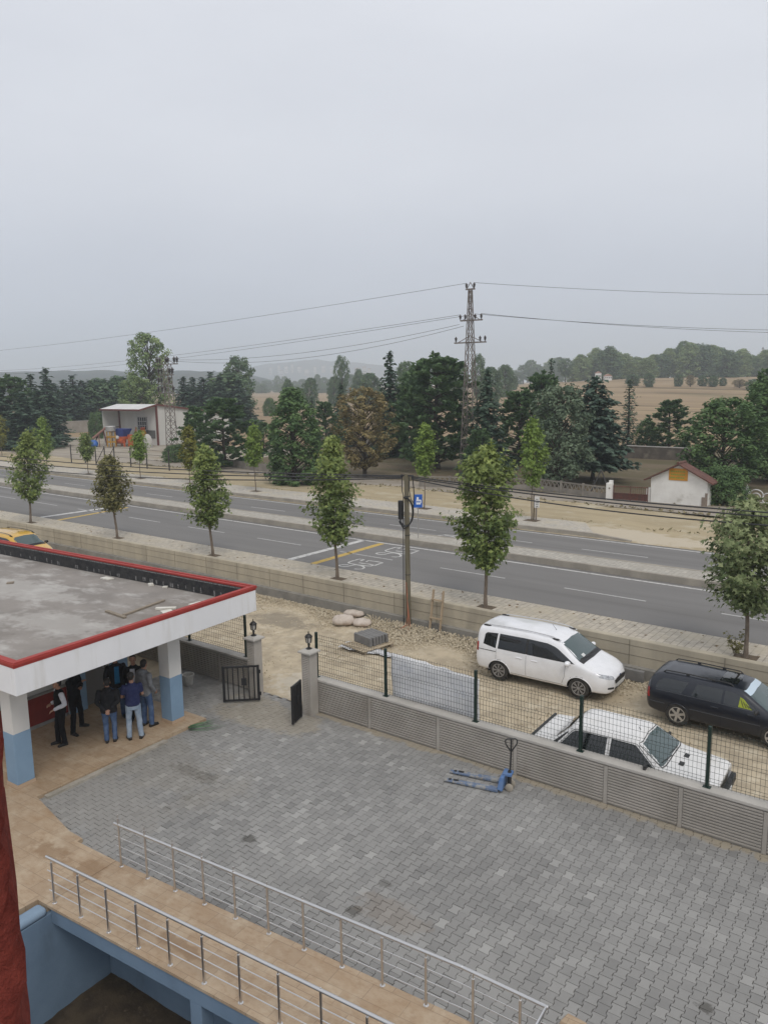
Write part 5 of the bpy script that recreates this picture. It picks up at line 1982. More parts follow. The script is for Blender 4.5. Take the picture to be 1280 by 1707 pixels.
    def cloth(mb, nm, m_, vx=.012):
        c = mb.build(nm, m_, t)
        r_ = c.modifiers.new('cloth', 'REMESH')
        r_.mode, r_.voxel_size, r_.use_smooth_shade = 'VOXEL', vx, True
        sm_ = c.modifiers.new('soft', 'SMOOTH')
        sm_.iterations = 3
        tx = bpy.data.textures.get('folds') or bpy.data.textures.new('folds', 'CLOUDS')
        tx.noise_scale = .10
        dp = c.modifiers.new('folds', 'DISPLACE')
        dp.texture, dp.strength, dp.texture_coords = tx, .022, 'LOCAL'
        return c
    cloth(tr_, 'trousers', m_leg)
    if top:
        j_ = cloth(jk, {'jacket': 'jacket', 'tee': 'shirt', 'vest': 'waistcoat'}[top], m_top)
        if m_inner:
            ib = MB()
            ib.grid([[(x, lean * .7 + .150 - abs(x) * .12, z) for x in frange(-.055 - (1.46 - z) * .02, .055 + (1.46 - z) * .02, 4)] for z in frange(.98, 1.44, 8)])
            ibo = ib.build('shirt_front', m_inner, j_, smooth=180)
            so2 = ibo.modifiers.new('t', 'SOLIDIFY')
            so2.thickness = .02
    if m_sleeve:
        sl_ = MB()
        for s in (-1, 1):
            el, wr = arms.get(s, ((s * .26, -.03, 1.15), (s * .27, .06, .90)))[:2]
            limb(sl_, [V((s * .195 * B, lean, 1.40)), V(el), V(wr).lerp(V(el), .06)], [.070, .060, .046])
        cloth(sl_, 'shirt_sleeves', m_sleeve)
    for shm in sh_:
        shm.build('shoe', m_shoe, t, smooth=60)
    ho = hr.build('hair', m_hair, t)
    r_ = ho.modifiers.new('hair', 'REMESH')
    r_.mode, r_.voxel_size, r_.use_smooth_shade = 'VOXEL', .010, True
    # keep the face clear of hair
    for v_ in ho.data.vertices:
        q_ = rot.inverted() @ (v_.co - hc)
        if q_.y > .035 and q_.z < .085:
            v_.co = hc + rot @ V((q_.x * .8, .03, max(q_.z, .02)))
    ey = MB()
    for s in (-1, 1):
        ey.ball(hp(s * .030, .077, -.002), .011, .008, .007, 8, 6, rot)
    ey.build('eyes', m_eye, t, smooth=180)
    mo = MB()
    mo.ball(hp(0, .083, -.058), .024, .009, .006, 8, 6, rot)
    mo.build('mouth', m_lip, t, smooth=180)
    return t


def cloth(name, c1, c2, sc=14, r=0.9):
    return mat(name, c1, c2, sc, r, spec=0.15, bump=0.3, bscale=300)
m_blackc = cloth('black cloth', (0.009, 0.009, 0.010), (0.014, 0.014, 0.016))
m_jk3 = cloth('charcoal jacket cloth', (0.016, 0.016, 0.018), (0.024, 0.024, 0.026))
m_navy = cloth('navy cotton', (0.020, 0.026, 0.075), (0.030, 0.036, 0.09))
m_grey = cloth('grey marl fleece', (0.20, 0.205, 0.215), (0.16, 0.165, 0.17))
m_jean = cloth('blue denim', (0.050, 0.085, 0.17), (0.10, 0.15, 0.25), 5)
m_jean2 = cloth('pale washed denim', (0.20, 0.26, 0.34), (0.30, 0.36, 0.43), 5)
m_whites = cloth('white shirt cloth', (0.62, 0.63, 0.68), (0.54, 0.55, 0.60))
m_bluesh = cloth('bright blue shirt', (0.02, 0.14, 0.30), (0.03, 0.17, 0.34))

def spotp(px, py):
    q = G(px, py, ZT)
    return (q.x, q.y, ZT)
TO_EYE = lambda p: math.atan2(-p[1], -p[0]) - PI / 2      # yaw that faces the viewpoint
def P_(px, py, label, dyaw, **kw):
    p = spotp(px, py)
    person(label, p, TO_EYE(p) + dyaw, **kw)
HB = {1: ((.27, -.11, 1.17), (.055, -.185, .97), (0, -1, 0)), -1: ((-.27, -.11, 1.17), (-.055, -.185, .96), (0, -1, 0))}
P_(106, 1240, 'man in black waistcoat with white shirt sleeves standing by the window sill', rad(-75), H_=1.69, top='vest', m_top=m_blackc, m_leg=m_blackc, sleeves=False, m_sleeve=m_whites,
   arms={1: ((.29, -.17, 1.14), (.24, .14, 1.06), (0, 0, -1)), -1: ((-.28, -.05, 1.15), (-.22, .2, 1.06), (0, 0, -1))}, feet=((-.10, -.02), (.11, .08)))
P_(129, 1218, 'man all in black standing legs apart with one arm raised to his chest', rad(55), H_=1.74, top='jacket', m_top=m_blackc, m_leg=m_blackc,
   arms={1: ((.30, .12, 1.24), (.05, .27, 1.36), (-.5, 0, -1)), -1: ((-.29, .02, 1.16), (.02, .22, 1.22), (0, 0, -1))}, feet=((-.26, -.02), (.24, .05)), toes=(.3, -.3), build=1.05)
P_(186, 1237, 'man in charcoal hooded jacket and blue jeans with hands clasped behind his back', rad(172), H_=1.66, top='jacket', m_top=m_jk3, m_leg=m_jean, hood=True, arms=HB, feet=((-.10, 0), (.10, .04)), build=1.12, look=.1)
P_(226, 1231, 'man in navy short sleeved shirt and pale washed jeans seen from behind', rad(186), H_=1.74, top='tee', m_top=m_navy, m_leg=m_jean2, sleeves=False, sleeve_cut=True,
   arms={1: ((.25, .05, 1.14), (.16, .27, 1.05), (-1, 0, 0)), -1: ((-.25, .05, 1.14), (-.16, .27, 1.05), (1, 0, 0))}, feet=((-.13, 0), (.15, -.03)), toes=(.2, -.45), look=-.3)
P_(246, 1210, 'man in grey hooded top and blue jeans nearest the outer column', rad(130), H_=1.80, top='jacket', m_top=m_grey, m_leg=m_jean, hood=True, feet=((-.10, 0), (.12, .05)), look=.2,
   arms={-1: ((-.25, -.03, 1.15), (-.22, .12, .95), (1, .2, 0)), 1: ((.25, -.03, 1.15), (.22, .12, .95), (-1, .2, 0))})
P_(229, 1200, 'man in dark zipped jacket facing out from behind the others', rad(-12), H_=1.80, top='jacket', m_top=m_blackc, m_leg=m_blackc, m_inner=m_whites, feet=((-.11, 0), (.11, .02)), look=.15)
P_(199, 1195, 'man in open dark jacket over a bright blue shirt by the blue pilaster', rad(8), H_=1.78, top='jacket', m_top=m_jk3, m_leg=m_jean, m_inner=m_bluesh, feet=((-.12, 0), (.12, .02)))
# ================================================================== TREES
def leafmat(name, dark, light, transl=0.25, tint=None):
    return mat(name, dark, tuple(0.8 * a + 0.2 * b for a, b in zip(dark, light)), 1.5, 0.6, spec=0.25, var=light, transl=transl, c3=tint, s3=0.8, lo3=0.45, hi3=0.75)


def leaf(mb, p, n, s, r, star=False):
    """one small folded leaf"""
    n = n.normalized()
    a = n.cross(V((r.uniform(-1, 1), r.uniform(-1, 1), r.uniform(-1, 1))))
    if a.length < 1e-3:
        a = V((1, 0, 0))
    a = a.normalized()
    b = n.cross(a)
    k = len(mb.v)
    if star:      # lobed outline
        pts = [a * s * .55, a * s * .12 + b * s * .16, b * s * .50 + a * s * .1, b * s * .2 - a * s * .12, -a * s * .42, -b * s * .2 - a * s * .12, -b * s * .50 + a * s * .1, a * s * .12 - b * s * .16]
        mb.v += [tuple(p + q + n * s * .06 * ((i % 3) - 1)) for i, q in enumerate(pts)]
        mb.face((k, k + 1, k + 7))
        mb.face((k + 1, k + 2, k + 3, k + 4))
        mb.face((k + 4, k + 5, k + 6, k + 7))
        mb.face((k + 1, k + 4, k + 7))
    else:
        fold = n * s * .15
        mb.v += [tuple(p + a * s * .55), tuple(p + b * s * .34 + fold), tuple(p - a * s * .55), tuple(p - b * s * .34 + fold)]
        mb.face((k, k + 1, k + 2))
        mb.face((k, k + 2, k + 3))


def clump(mb, c, rx, rz, n, s, r, base, spread=0.18, star=False, up=0.6):
    for i in range(n):
        d = V((r.gauss(0, 1), r.gauss(0, 1), r.gauss(0, 1))).normalized()
        q = c + V((d.x * rx, d.y * rx, d.z * rz)) * (r.random() ** .4)
        mb.cur = max(0, min(1, base + r.uniform(-spread, spread)))
        leaf(mb, q, d + V((r.uniform(-.6, .6), r.uniform(-.6, .6), up + r.uniform(-.3, .5))), s * r.uniform(.7, 1.2), r, star)


def trunkmb(h, r0, r1, r, lean=0.04, n=9, wob=0.03):
    mb = MB()
    ax, ay = r.uniform(-lean, lean), r.uniform(-lean, lean)
    ph = r.uniform(0, 6)
    pts = [V((ax * z + wob * math.sin(z * 1.7 + ph) * min(1, z), ay * z + wob * math.cos(z * 1.3 + ph) * min(1, z), z)) for z in frange(-0.1, h, 10)]
    mb.tube(pts, [lerp(r0, r1, i / 10) * (1.35 if i == 0 else 1) for i in range(11)], n)
    return mb, pts


m_bark = mat('grey brown bark', (0.21, 0.17, 0.13), (0.13, 0.10, 0.075), 14, 0.95, bump=0.6, bscale=40, stretch=(1, 1, .3))
m_bark2 = mat('dark conifer bark', (0.075, 0.058, 0.045), (0.05, 0.04, 0.03), 8, 0.95)
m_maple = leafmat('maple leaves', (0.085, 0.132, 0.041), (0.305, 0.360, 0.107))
m_maple_b = leafmat('bronzing maple leaves', (0.114, 0.114, 0.044), (0.286, 0.260, 0.104))
m_maple_p = leafmat('pale young maple leaves', (0.13, 0.20, 0.042), (0.30, 0.40, 0.09))
m_maple_y = leafmat('yellowing maple leaves', (0.14, 0.155, 0.03), (0.30, 0.27, 0.05))
m_maple_s = leafmat('silvery edged maple leaves', (0.075, 0.115, 0.038), (0.36, 0.40, 0.20))


def street_tree(name, label, base, h, prof, clear, seed, m_, n=2600, s=.17, group=None, tr=0.05, nb=34, shoots=True, topgain=.3, lean=.03):
    """prof: list of (t, radius) for the crown from its bottom (t=0) to the top"""
    r = random.Random(seed)
    t = thing(name, label, 'tree', base, 0, group)
    tm, pts = trunkmb(h * .86, tr, tr * .35, r, lean)
    ch = h - clear
    cr_ = MB()
    tw = tm
    def rad_at(u):
        for (a, b) in zip(prof[:-1], prof[1:]):
            if a[0] <= u <= b[0]:
                return lerp(a[1], b[1], (u - a[0]) / (b[0] - a[0]))
        return prof[-1][1]
    def axis(z):
        f = max(0, min(1, z / (h * .86))) * 10
        i = min(9, int(f))
        return pts[i].lerp(pts[i + 1], f - i) if z < h * .86 else pts[-1] + V((0, 0, z - h * .86))
    per = int(n / nb)
    for i in range(nb):
        u = (i + r.random()) / nb
        z = clear + u * ch
        a = i * 2.39996 + r.uniform(-.4, .4)
        R_ = rad_at(u) * r.uniform(.62, 1.14) * (1 + .2 * math.sin(2 * a + 6 * u + seed))
        out = V((math.cos(a), math.sin(a), 0))
        c0 = axis(max(clear * .9, z - R_ * .7))
        tip = axis(z) + out * R_ + V((0, 0, r.uniform(-.05, .12)))
        tw.tube([c0, c0.lerp(tip, .5) + V((0, 0, .06)), tip], [.016, .010, .004], 5)
        for k in range(per):
            f = r.random() ** .55
            p = c0.lerp(tip, .25 + .85 * f) + V((r.gauss(0, .13 + .05 * R_), r.gauss(0, .13 + .05 * R_), r.gauss(0, .13)))
            cr_.cur = max(0, min(1, .26 + r.gauss(0, .24) + topgain * max(0, u - .45)))
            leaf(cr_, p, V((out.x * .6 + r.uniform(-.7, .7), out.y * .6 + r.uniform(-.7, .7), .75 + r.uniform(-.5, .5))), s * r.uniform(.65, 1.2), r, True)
    if shoots:
        for k in range(7):        # thin leafy leaders standing up out of the crown
            a = r.uniform(0, 6.28)
            q = rad_at(.9) * r.uniform(.1, .8)
            p0 = axis(h * .8) + V((math.cos(a) * q, math.sin(a) * q, 0))
            p1 = p0 + V((r.uniform(-.1, .1), r.uniform(-.1, .1), h * .2 * r.uniform(.4, 1.1)))
            tw.tube([p0, p1], [.008, .003], 4)
            for j in range(16):
                cr_.cur = max(0, min(1, .55 + r.gauss(0, .15) * 1))
                leaf(cr_, p0.lerp(p1, r.random()) + V((r.gauss(0, .06), r.gauss(0, .06), 0)), V((r.uniform(-1, 1), r.uniform(-1, 1), 1)), s * .8, r, True)
    tm.build('trunk', m_bark, t, smooth=60)
    cr_.build('crown', m_, t, attr=True)
    return t


gk = 'maples planted along the near pavement'
ZP = 1.085
def nearbase(px, py):
    q = G(px, py, ZP)
    return V((q.x, max(q.y, wallY(q.x) + .42), ZP))
EL = [(0, .35), (.12, .85), (.3, 1.0), (.5, .95), (.7, .75), (.88, .45), (1, .12)]
def pr(k, tbl=EL):
    return [(a, b * k) for a, b in tbl]
T1 = [(48, 872, 725, 'full green maple at the left beside the yellow taxi van', pr(.92), .31, m_maple, 3600),
      (187, 899, 765, 'small bronze tinged maple, the most rounded one along the near pavement', pr(.76, [(0, .35), (.15, .9), (.4, 1.0), (.65, .92), (.85, .6), (1, .15)]), .40, m_maple_b, 3000),
      (348, 928, 750, 'bushy green maple with pale top rising above the far end of the gatehouse roof', pr(.82), .33, m_maple, 3600),
      (560, 966, 738, 'tall egg shaped green maple beside the painted yellow road line', pr(.88), .31, m_maple, 4400),
      (808, 1013, 752, 'large green maple with a bent trunk behind the white people carrier', pr(1.0, [(0, .3), (.1, .72), (.28, .88), (.42, 1.0), (.6, .98), (.78, .92), (.9, .6), (1, .25)]), .30, m_maple, 4800),
      (1240, 1098, 840, 'maple with pale edged leaves at the right edge above the dark estate car', pr(.98, [(0, .4), (.15, .8), (.35, 1.0), (.6, 1.02), (.8, .85), (.92, .6), (1, .3)]), .36, m_maple_s, 4400)]
for i, (px, py, ty, lab, pf_, cl2, m_, n) in enumerate(T1):
    b_ = nearbase(px, py)
    d_ = V((b_.x, b_.y, 0)).dot(FW)
    h_ = topz(px, ty, d_) - ZP
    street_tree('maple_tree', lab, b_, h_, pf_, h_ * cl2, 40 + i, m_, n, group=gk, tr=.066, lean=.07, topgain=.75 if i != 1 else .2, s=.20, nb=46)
    mb = MB()
    mb.box((b_.x, b_.y + .02, ZP + .003), (.62, .5, .006))
    struct(mb.build('tree_pit_soil', mat('tree pit soil', (0.13, 0.095, 0.06), (0.09, 0.065, 0.042), 8, 0.98, bump=.5)))
# a leafy sucker shoot by the right hand tree
b_ = nearbase(1234, 1095)
t = thing('sapling', 'low leafy shoot sprouting at the foot of the right hand maple', 'plant', b_ + V((-.15, -.08, 0)))
r = random.Random(77)
mb, cm = MB(), MB()
for k in range(7):
    a = r.uniform(0, 6.28)
    p1 = V((math.cos(a) * .22, math.sin(a) * .18, r.uniform(.35, .75)))
    mb.tube([V((0, 0, 0)), p1], [.008, .003], 4)
    for j in range(22):
        cm.cur = r.uniform(.2, .6)
        leaf(cm, p1 * r.uniform(.3, 1.05) + V((r.gauss(0, .05), r.gauss(0, .05), 0)), V((r.uniform(-1, 1), r.uniform(-1, 1), 1)), .11, r, True)
mb.build('stem', m_bark, t)
cm.build('foliage', m_maple_b, t, attr=True)

gk2 = 'young trees along the far pavement'
NAR = [(0, .25), (.15, .8), (.35, 1.0), (.6, .9), (.8, .65), (1, .2)]
T2 = [(80, 782, 698, 'slim bright green young tree furthest along the far pavement', .60, m_maple_p, .26),
      (148, 790, 725, 'small green young tree on the far pavement before the works gate', .62, m_maple, .42),
      (235, 798, 722, 'short fresh green young tree in front of the shed', .58, m_maple_p, .44),
      (317, 806, 712, 'yellowing young tree in front of the lattice pole', .62, m_maple_y, .30),
      (427, 819, 712, 'slim light green young tree on the far pavement before the dark columnar tree', .50, m_maple_p, .42),
      (707, 848, 712, 'slim light green young tree above the blue bus stop sign', .55, m_maple_p, .44),
      (886, 868, 706, 'green young tree by the small white sign, behind the large maple', .70, m_maple_p, .40)]
for i, (px, py, ty, lab, R_, m_, cl2) in enumerate(T2):
    q = G(px, py, 1.195)
    d_ = V((q.x, q.y, 0)).dot(FW)
    h_ = topz(px, ty, d_) - 1.195
    street_tree('young_tree', lab, q, h_, pr(R_, NAR), h_ * cl2, 90 + i, m_, 2000, group=gk2, tr=.04, nb=28, s=.22, shoots=False, topgain=.2)
    mb = MB()
    mb.box((q.x, q.y, 1.212), (.8, .6, .006))
    struct(mb.build('tree_pit_soil', _mats['tree pit soil']))
q = G(4, 758, 1.19)
street_tree('young_tree', 'orange tinged young tree at the left picture edge', q, 4.6, pr(.9, NAR), 1.2, 99, m_maple_y, 1300, group=gk2, tr=.04, nb=24, s=.22, shoots=False)

# ---------------------------------------------------------------- park and background trees: kinds built once at 10 m, copied and scaled
m_spruce = leafmat('dark spruce needles', (0.042, 0.079, 0.053), (0.116, 0.173, 0.109), .2)
m_pine = leafmat('pine needles', (0.050, 0.099, 0.042), (0.145, 0.223, 0.092), .2)
m_cedar = leafmat('blue grey cedar needles', (0.048, 0.087, 0.061), (0.125, 0.177, 0.129), .2)
m_broad = leafmat('deep green leaves', (0.057, 0.109, 0.040), (0.165, 0.256, 0.091), .2)
m_gray = leafmat('grey green leaves', (0.076, 0.113, 0.069), (0.204, 0.262, 0.164), .2)
m_rust = leafmat('rust brown leaves', (0.145, 0.115, 0.052), (0.37, 0.30, 0.14), .25, tint=(0.15, 0.145, 0.062))
m_poplar = leafmat('light poplar leaves', (0.108, 0.174, 0.059), (0.330, 0.404, 0.174), .2)
m_bluegr = leafmat('dusky field tree leaves', (0.062, 0.116, 0.059), (0.171, 0.240, 0.116), .2)
ORIG = V((0, 0, -500))
PROTO = {}


def proto(key, trunk, crown, m_c, r0, extra=None):
    t = bpy.data.objects.new('proto_' + key, None)
    a = trunk.build('trunk', m_bark2, None, smooth=60)
    b = crown.build('crown', m_c, None, attr=True)
    PROTO[key] = (a, b, r0)
    for o in (a, b):
        COL.objects.unlink(o)
    bpy.data.objects.remove(t)


def conifer(seed, R_=2.2, clear=.6, tiers=26, droop=.25, leafs=.34, n=9, per=15, irregular=.2, power=.85):
    r = random.Random(seed)
    tm, pts = trunkmb(9.7, .17, .03, r, .01, 7, .02)
    cm = MB()
    for i in range(tiers):
        u = i / (tiers - 1)
        z = clear + (9.8 - clear) * u
        Rz = R_ * (1 - u) ** power * r.uniform(1 - irregular, 1 + irregular) + .12
        nb = max(4, int(n * (1 - u * .6)))
        for k in range(nb):
            a = 2 * PI * k / nb + i * 1.1 + r.uniform(-.25, .25)
            L = Rz * r.uniform(.65, 1.15)
            o = V((math.cos(a), math.sin(a), 0))
            p0 = V((0, 0, z))
            p1 = p0 + o * L + V((0, 0, -droop * L + .12 * L))
            tm.tube([p0, p1], [.03, .008], 4, False)
            m_ = max(3, int(per * L / R_))
            for j in range(m_):
                f = r.random() ** .6
                cm.cur = max(0, min(1, .3 + r.gauss(0, .28) + .25 * (f > .85)))
                q = p0.lerp(p1, f) + V((r.gauss(0, .13), r.gauss(0, .13), r.gauss(0, .09)))
                leaf(cm, q, V((o.x * .4 + r.uniform(-.5, .5), o.y * .4 + r.uniform(-.5, .5), .9)), leafs * r.uniform(.7, 1.25), r)
    for j in range(10):
        cm.cur = .4
        leaf(cm, V((r.gauss(0, .05), r.gauss(0, .05), 9.3 + .08 * j)), V((r.uniform(-1, 1), r.uniform(-1, 1), .6)), leafs * .7, r)
    return tm, cm


def broad(seed, R_=2.6, clear=1.2, prof=None, nclump=60, per=42, s=.30, core=.55, stems=1, cr=.62):
    r = random.Random(seed)
    tm, pts = trunkmb(7.5, .2, .05, r, .02, 8, .06)
    cm = MB()
    prof = prof or [(0, .35), (.15, .8), (.4, 1.0), (.7, .85), (.9, .5), (1, .15)]
    def ra(u):
        for (a, b) in zip(prof[:-1], prof[1:]):
            if a[0] <= u <= b[0]:
                return lerp(a[1], b[1], (u - a[0]) / (b[0] - a[0]))
        return prof[-1][1]
    for i in range(nclump):
        u = (i + r.random()) / nclump
        a = i * 2.39996 + r.uniform(-.5, .5)
        Rz = R_ * ra(u) * (core + (1 - core) * r.random() ** .5) * r.uniform(.8, 1.12)
        z = clear + (9.7 - clear) * u
        c = V((math.cos(a) * Rz, math.sin(a) * Rz, z))
        p0 = V((0, 0, max(clear * .7, min(7.4, z - .9 * Rz))))
        tm.tube([p0, p0.lerp(c, .5) + V((0, 0, .15)), c], [.06, .035, .012], 5, False)
        base = r.uniform(.05, .78)
        k = cr * r.uniform(.7, 1.3) * (.75 + .25 * ra(u))
        clump(cm, c, k, k * .75, per, s, r, base, .26)
    return tm, cm


def pine(seed, R_=2.8, clear=1.0, nclump=75, per=34, s=.26, prof=None):
    r = random.Random(seed)
    tm, pts = trunkmb(9.2, .19, .05, r, .02, 7, .05)
    cm = MB()
    prof = prof or [(0, .55), (.12, .95), (.35, 1.0), (.6, .82), (.8, .52), (1, .10)]
    def ra(u):
        for (a, b) in zip(prof[:-1], prof[1:]):
            if a[0] <= u <= b[0]:
                return lerp(a[1], b[1], (u - a[0]) / (b[0] - a[0]))
        return prof[-1][1]
    for i in range(nclump):
        u = (i + r.random()) / nclump
        a = i * 2.39996 + r.uniform(-.5, .5)
        Rz = R_ * ra(u) * r.uniform(.45, 1.1)
        z = clear + (9.6 - clear) * u
        c = V((math.cos(a) * Rz, math.sin(a) * Rz, z))
        p0 = V((0, 0, max(clear * .8, z - .35 * Rz)))
        tm.tube([p0, c], [.05, .012], 5, False)
        base = r.uniform(.05, .65)
        for q in range(3):
            cc = c + V((r.gauss(0, .28), r.gauss(0, .28), r.gauss(0, .16)))
            for j in range(per // 3):       # upswept tufts
                cm.cur = max(0, min(1, base + r.uniform(-.22, .3)))
                d = V((r.gauss(0, .5) + math.cos(a) * .4, r.gauss(0, .5) + math.sin(a) * .4, .55 + r.random() * .5))
                leaf(cm, cc + d * r.uniform(.05, .42), d.cross(V((r.uniform(-1, 1), r.uniform(-1, 1), r.uniform(-.3, .3)))), s * r.uniform(.8, 1.5), r)
    return tm, cm


COLP = [(0, .75), (.15, .95), (.4, 1.0), (.65, .92), (.85, .62), (1, .15)]
WIDE = [(0, .5), (.2, .9), (.5, 1.0), (.75, .9), (.92, .6), (1, .3)]
proto('spruce_a', *conifer(1, 1.9, .3, 32, .28, .42, 10, 26), m_spruce, 1.9)
proto('spruce_b', *conifer(2, 2.3, .3, 30, .15, .46, 10, 32, .3), m_spruce, 2.3)
proto('spruce_thin', *conifer(3, 1.35, .6, 32, .05, .32, 7, 12, .35, .75), m_spruce, 1.35)
proto('cedar', *conifer(4, 3.0, 1.5, 26, .12, .52, 11, 44, .25, .55), m_cedar, 3.0)
proto('pine_a', *pine(5, 2.8, .8, 95, 66, .34), m_pine, 3.1)
proto('pine_b', *pine(6, 3.2, .4, 105, 66, .36), m_pine, 3.5)
proto('pine_tall', *pine(7, 2.3, .9, 115, 60, .34, [(0, .6), (.2, 1.0), (.45, .95), (.65, .85), (.82, .7), (.93, .5), (1, .2)]), m_pine, 2.6)
proto('columnar', *broad(8, 1.9, .1, COLP, 120, 62, .29, .6), m_broad, 2.2)
proto('broad_a', *broad(9, 3.0, .8, WIDE, 115, 64, .32, .45, cr=.75), m_broad, 3.3)
proto('broad_gray', *broad(10, 2.8, 1.3, WIDE, 110, 60, .31, .45, cr=.72), m_gray, 3.1)
proto('rust', *broad(11, 2.5, 1.5, [(0, .45), (.18, .85), (.45, 1.0), (.75, .9), (.92, .65), (1, .3)], 120, 54, .25, .42, cr=.58), m_rust, 2.9)
proto('poplar', *broad(12, 2.6, 1.2, [(0, .7), (.2, 1.0), (.45, .85), (.7, .9), (.9, .6), (1, .25)], 100, 52, .27, .3, cr=.62), m_poplar, 2.9)
proto('field_a', *broad(13, 2.9, .1, WIDE, 80, 54, .50, .45, cr=1.0), m_bluegr, 3.4)
proto('field_b', *broad(14, 2.2, .1, COLP, 80, 54, .48, .45, cr=.95), m_bluegr, 2.7)
proto('open', *broad(15, 2.9, 2.6, [(0, .3), (.3, .7), (.6, 1.0), (.85, .9), (1, .4)], 60, 52, .40, .4, cr=.85), m_bluegr, 3.3)
proto('ridge_p', *broad(17, 2.4, .1, COLP, 80, 54, .46, .4, cr=.95), m_poplar, 3.0)
proto('bush', *broad(16, 4.6, .2, [(0, .9), (.3, 1.0), (.7, .8), (1, .4)], 90, 80, .5, .5, cr=1.5), m_broad, 5.2)
_tr = random.Random(500)


def plant(name, label, key, px, d, topy, width=None, group='trees in the park beyond the road', cat='tree', base=None, sink=.1):
    q = at(px, d)
    z0 = terr(q.x, q.y) - sink if base is None else base
    h = topz(px, topy, d) - z0
    a, b, r0 = PROTO[key]
    sz = h / 10
    sxy = (width * d / FPX / 2 / r0) if width else sz
    t = thing(name, label, cat, (q.x, q.y, z0), _tr.uniform(0, 6.28), group, (sxy, sxy, sz))
    for o in (a, b):
        c = o.copy()
        COL.objects.link(c)
        c.parent = t
    return t


PK = [
    ('pine_tree', 'bushy dark pine just right of the lattice pole and shed', 'pine_b', 368, 74, 662, 128),
    ('pine_tree', 'small dark pine between the shed wall and the bushy pine', 'pine_a', 322, 80, 678, 64),
    ('small_pine', 'low pine in the gap between the bushy pine and the columnar tree', 'pine_a', 436, 90, 704, 50),
    ('columnar_tree', 'dense columnar deep green tree standing at the service lane', 'columnar', 487, 60, 645, 104),
    ('small_pine', 'small dark pine standing between the columnar tree and the rust brown tree', 'pine_a', 541, 92, 670, 62),
    ('thin_spruce', 'thin little spruce behind the columnar tree', 'spruce_thin', 519, 112, 662, 30),
    ('spruce_tree', 'narrow spruce close on the left of the rust brown tree', 'spruce_b', 568, 98, 640, 52),
    ('brown_tree', 'rust brown tree with dry leaves in the middle of the park', 'rust', 606, 64, 643, 112),
    ('tall_spruce', 'tall pointed spruce right behind the rust brown tree', 'spruce_a', 650, 82, 586, 74),
    ('tall_pine', 'big tall pine left of the lattice transmission tower', 'pine_tall', 728, 70, 593, 138),
    ('tall_pine', 'dark pine filling the gap between tall spruce and big tall pine', 'pine_tall', 690, 80, 622, 80),
    ('spruce_tree', 'dark layered spruce right of the lattice transmission tower', 'spruce_b', 812, 64, 616, 84),
    ('low_pine', 'low dark pine at the foot of the transmission tower', 'pine_b', 800, 60, 715, 74),
    ('pine_tree', 'broad pine directly behind the large bent maple', 'pine_b', 868, 72, 650, 120),
    ('pine_tree', 'pine with spiky top behind the grey green trees', 'pine_tall', 905, 76, 622, 84),
    ('thin_spruce', 'slender spruce tip rising above the grey green trees', 'spruce_thin', 918, 84, 598, 34),
    ('grey_tree', 'grey green leafy tree with two thin stems behind the panel fence', 'broad_gray', 935, 56, 640, 118),
    ('cedar_tree', 'dark spreading cedar with bare lower trunk by the swing frame', 'cedar', 992, 60, 628, 124),
    ('thin_spruce', 'thin open spruce standing before the right hand field', 'spruce_thin', 1050, 82, 632, 44),
    ('small_pine', 'round topped dark pine before the far park wall', 'pine_a', 1118, 80, 667, 92),
    ('small_tree', 'small loose tree left of the round topped pine', 'broad_a', 1082, 84, 700, 44),
    ('leafy_tree', 'large leafy tree behind the white hut with red roof', 'broad_a', 1212, 55, 662, 150),
    ('leafy_tree', 'large leafy tree cut by the right picture edge', 'broad_a', 1292, 58, 628, 130),
    ('pine_tree', 'spiky pine top at the right picture edge', 'pine_tall', 1284, 66, 612, 70),
]
for (nm, lab, key, px, d, ty, wd) in PK:
    plant(nm, lab, key, px, d, ty, wd)
plant('ivy_bush', 'dense dark green bush at the right corner of the white hut', 'bush', 1216, 48.0, 778, 84, 'bushes', 'bush', base=1.0)
plant('shrub', 'low shrub by the works fence under the lattice pole', 'bush', 285, 80, 742, 44, 'bushes', 'bush', base=1.0)
plant('shrub', 'round dark shrub beside the left wall of the shed', 'bush', 155, 122, 688, 30, 'bushes', 'bush')
plant('shrub', 'small shrub on the bare bank left of the shed', 'bush', 110, 140, 700, 22, 'bushes', 'bush')
plant('shrub', 'low shrub in front of the dark trees at the far left', 'bush', 60, 100, 722, 46, 'bushes', 'bush')
plant('poplar_tree', 'tall light green poplar towering behind the shed', 'poplar', 250, 132, 553, 92, 'trees around the works shed')
plant('willow_tree', 'lower light green willow at the foot of the tall poplar', 'poplar', 228, 128, 625, 76, 'trees around the works shed')

ORD = ['first', 'second', 'third', 'fourth', 'fifth', 'sixth', 'seventh', 'eighth', 'ninth', 'tenth', 'eleventh', 'twelfth', 'thirteenth', 'fourteenth', 'fifteenth', 'sixteenth', 'seventeenth',
       'eighteenth', 'nineteenth', 'twentieth', 'twenty-first', 'twenty-second', 'twenty-third', 'twenty-fourth', 'twenty-fifth', 'twenty-sixth', 'twenty-seventh', 'twenty-eighth', 'twenty-ninth',
       'thirtieth', 'thirty-first', 'thirty-second', 'thirty-third', 'thirty-fourth', 'thirty-fifth', 'thirty-sixth', 'thirty-seventh', 'thirty-eighth', 'thirty-ninth', 'fortieth']
def row(name, tail, lst, group):
    for i, (px, d, ty, wd, key) in enumerate(sorted(lst)):
        plant(name, ORD[i] + ' from the left ' + tail, key, px, d, ty, wd, group)
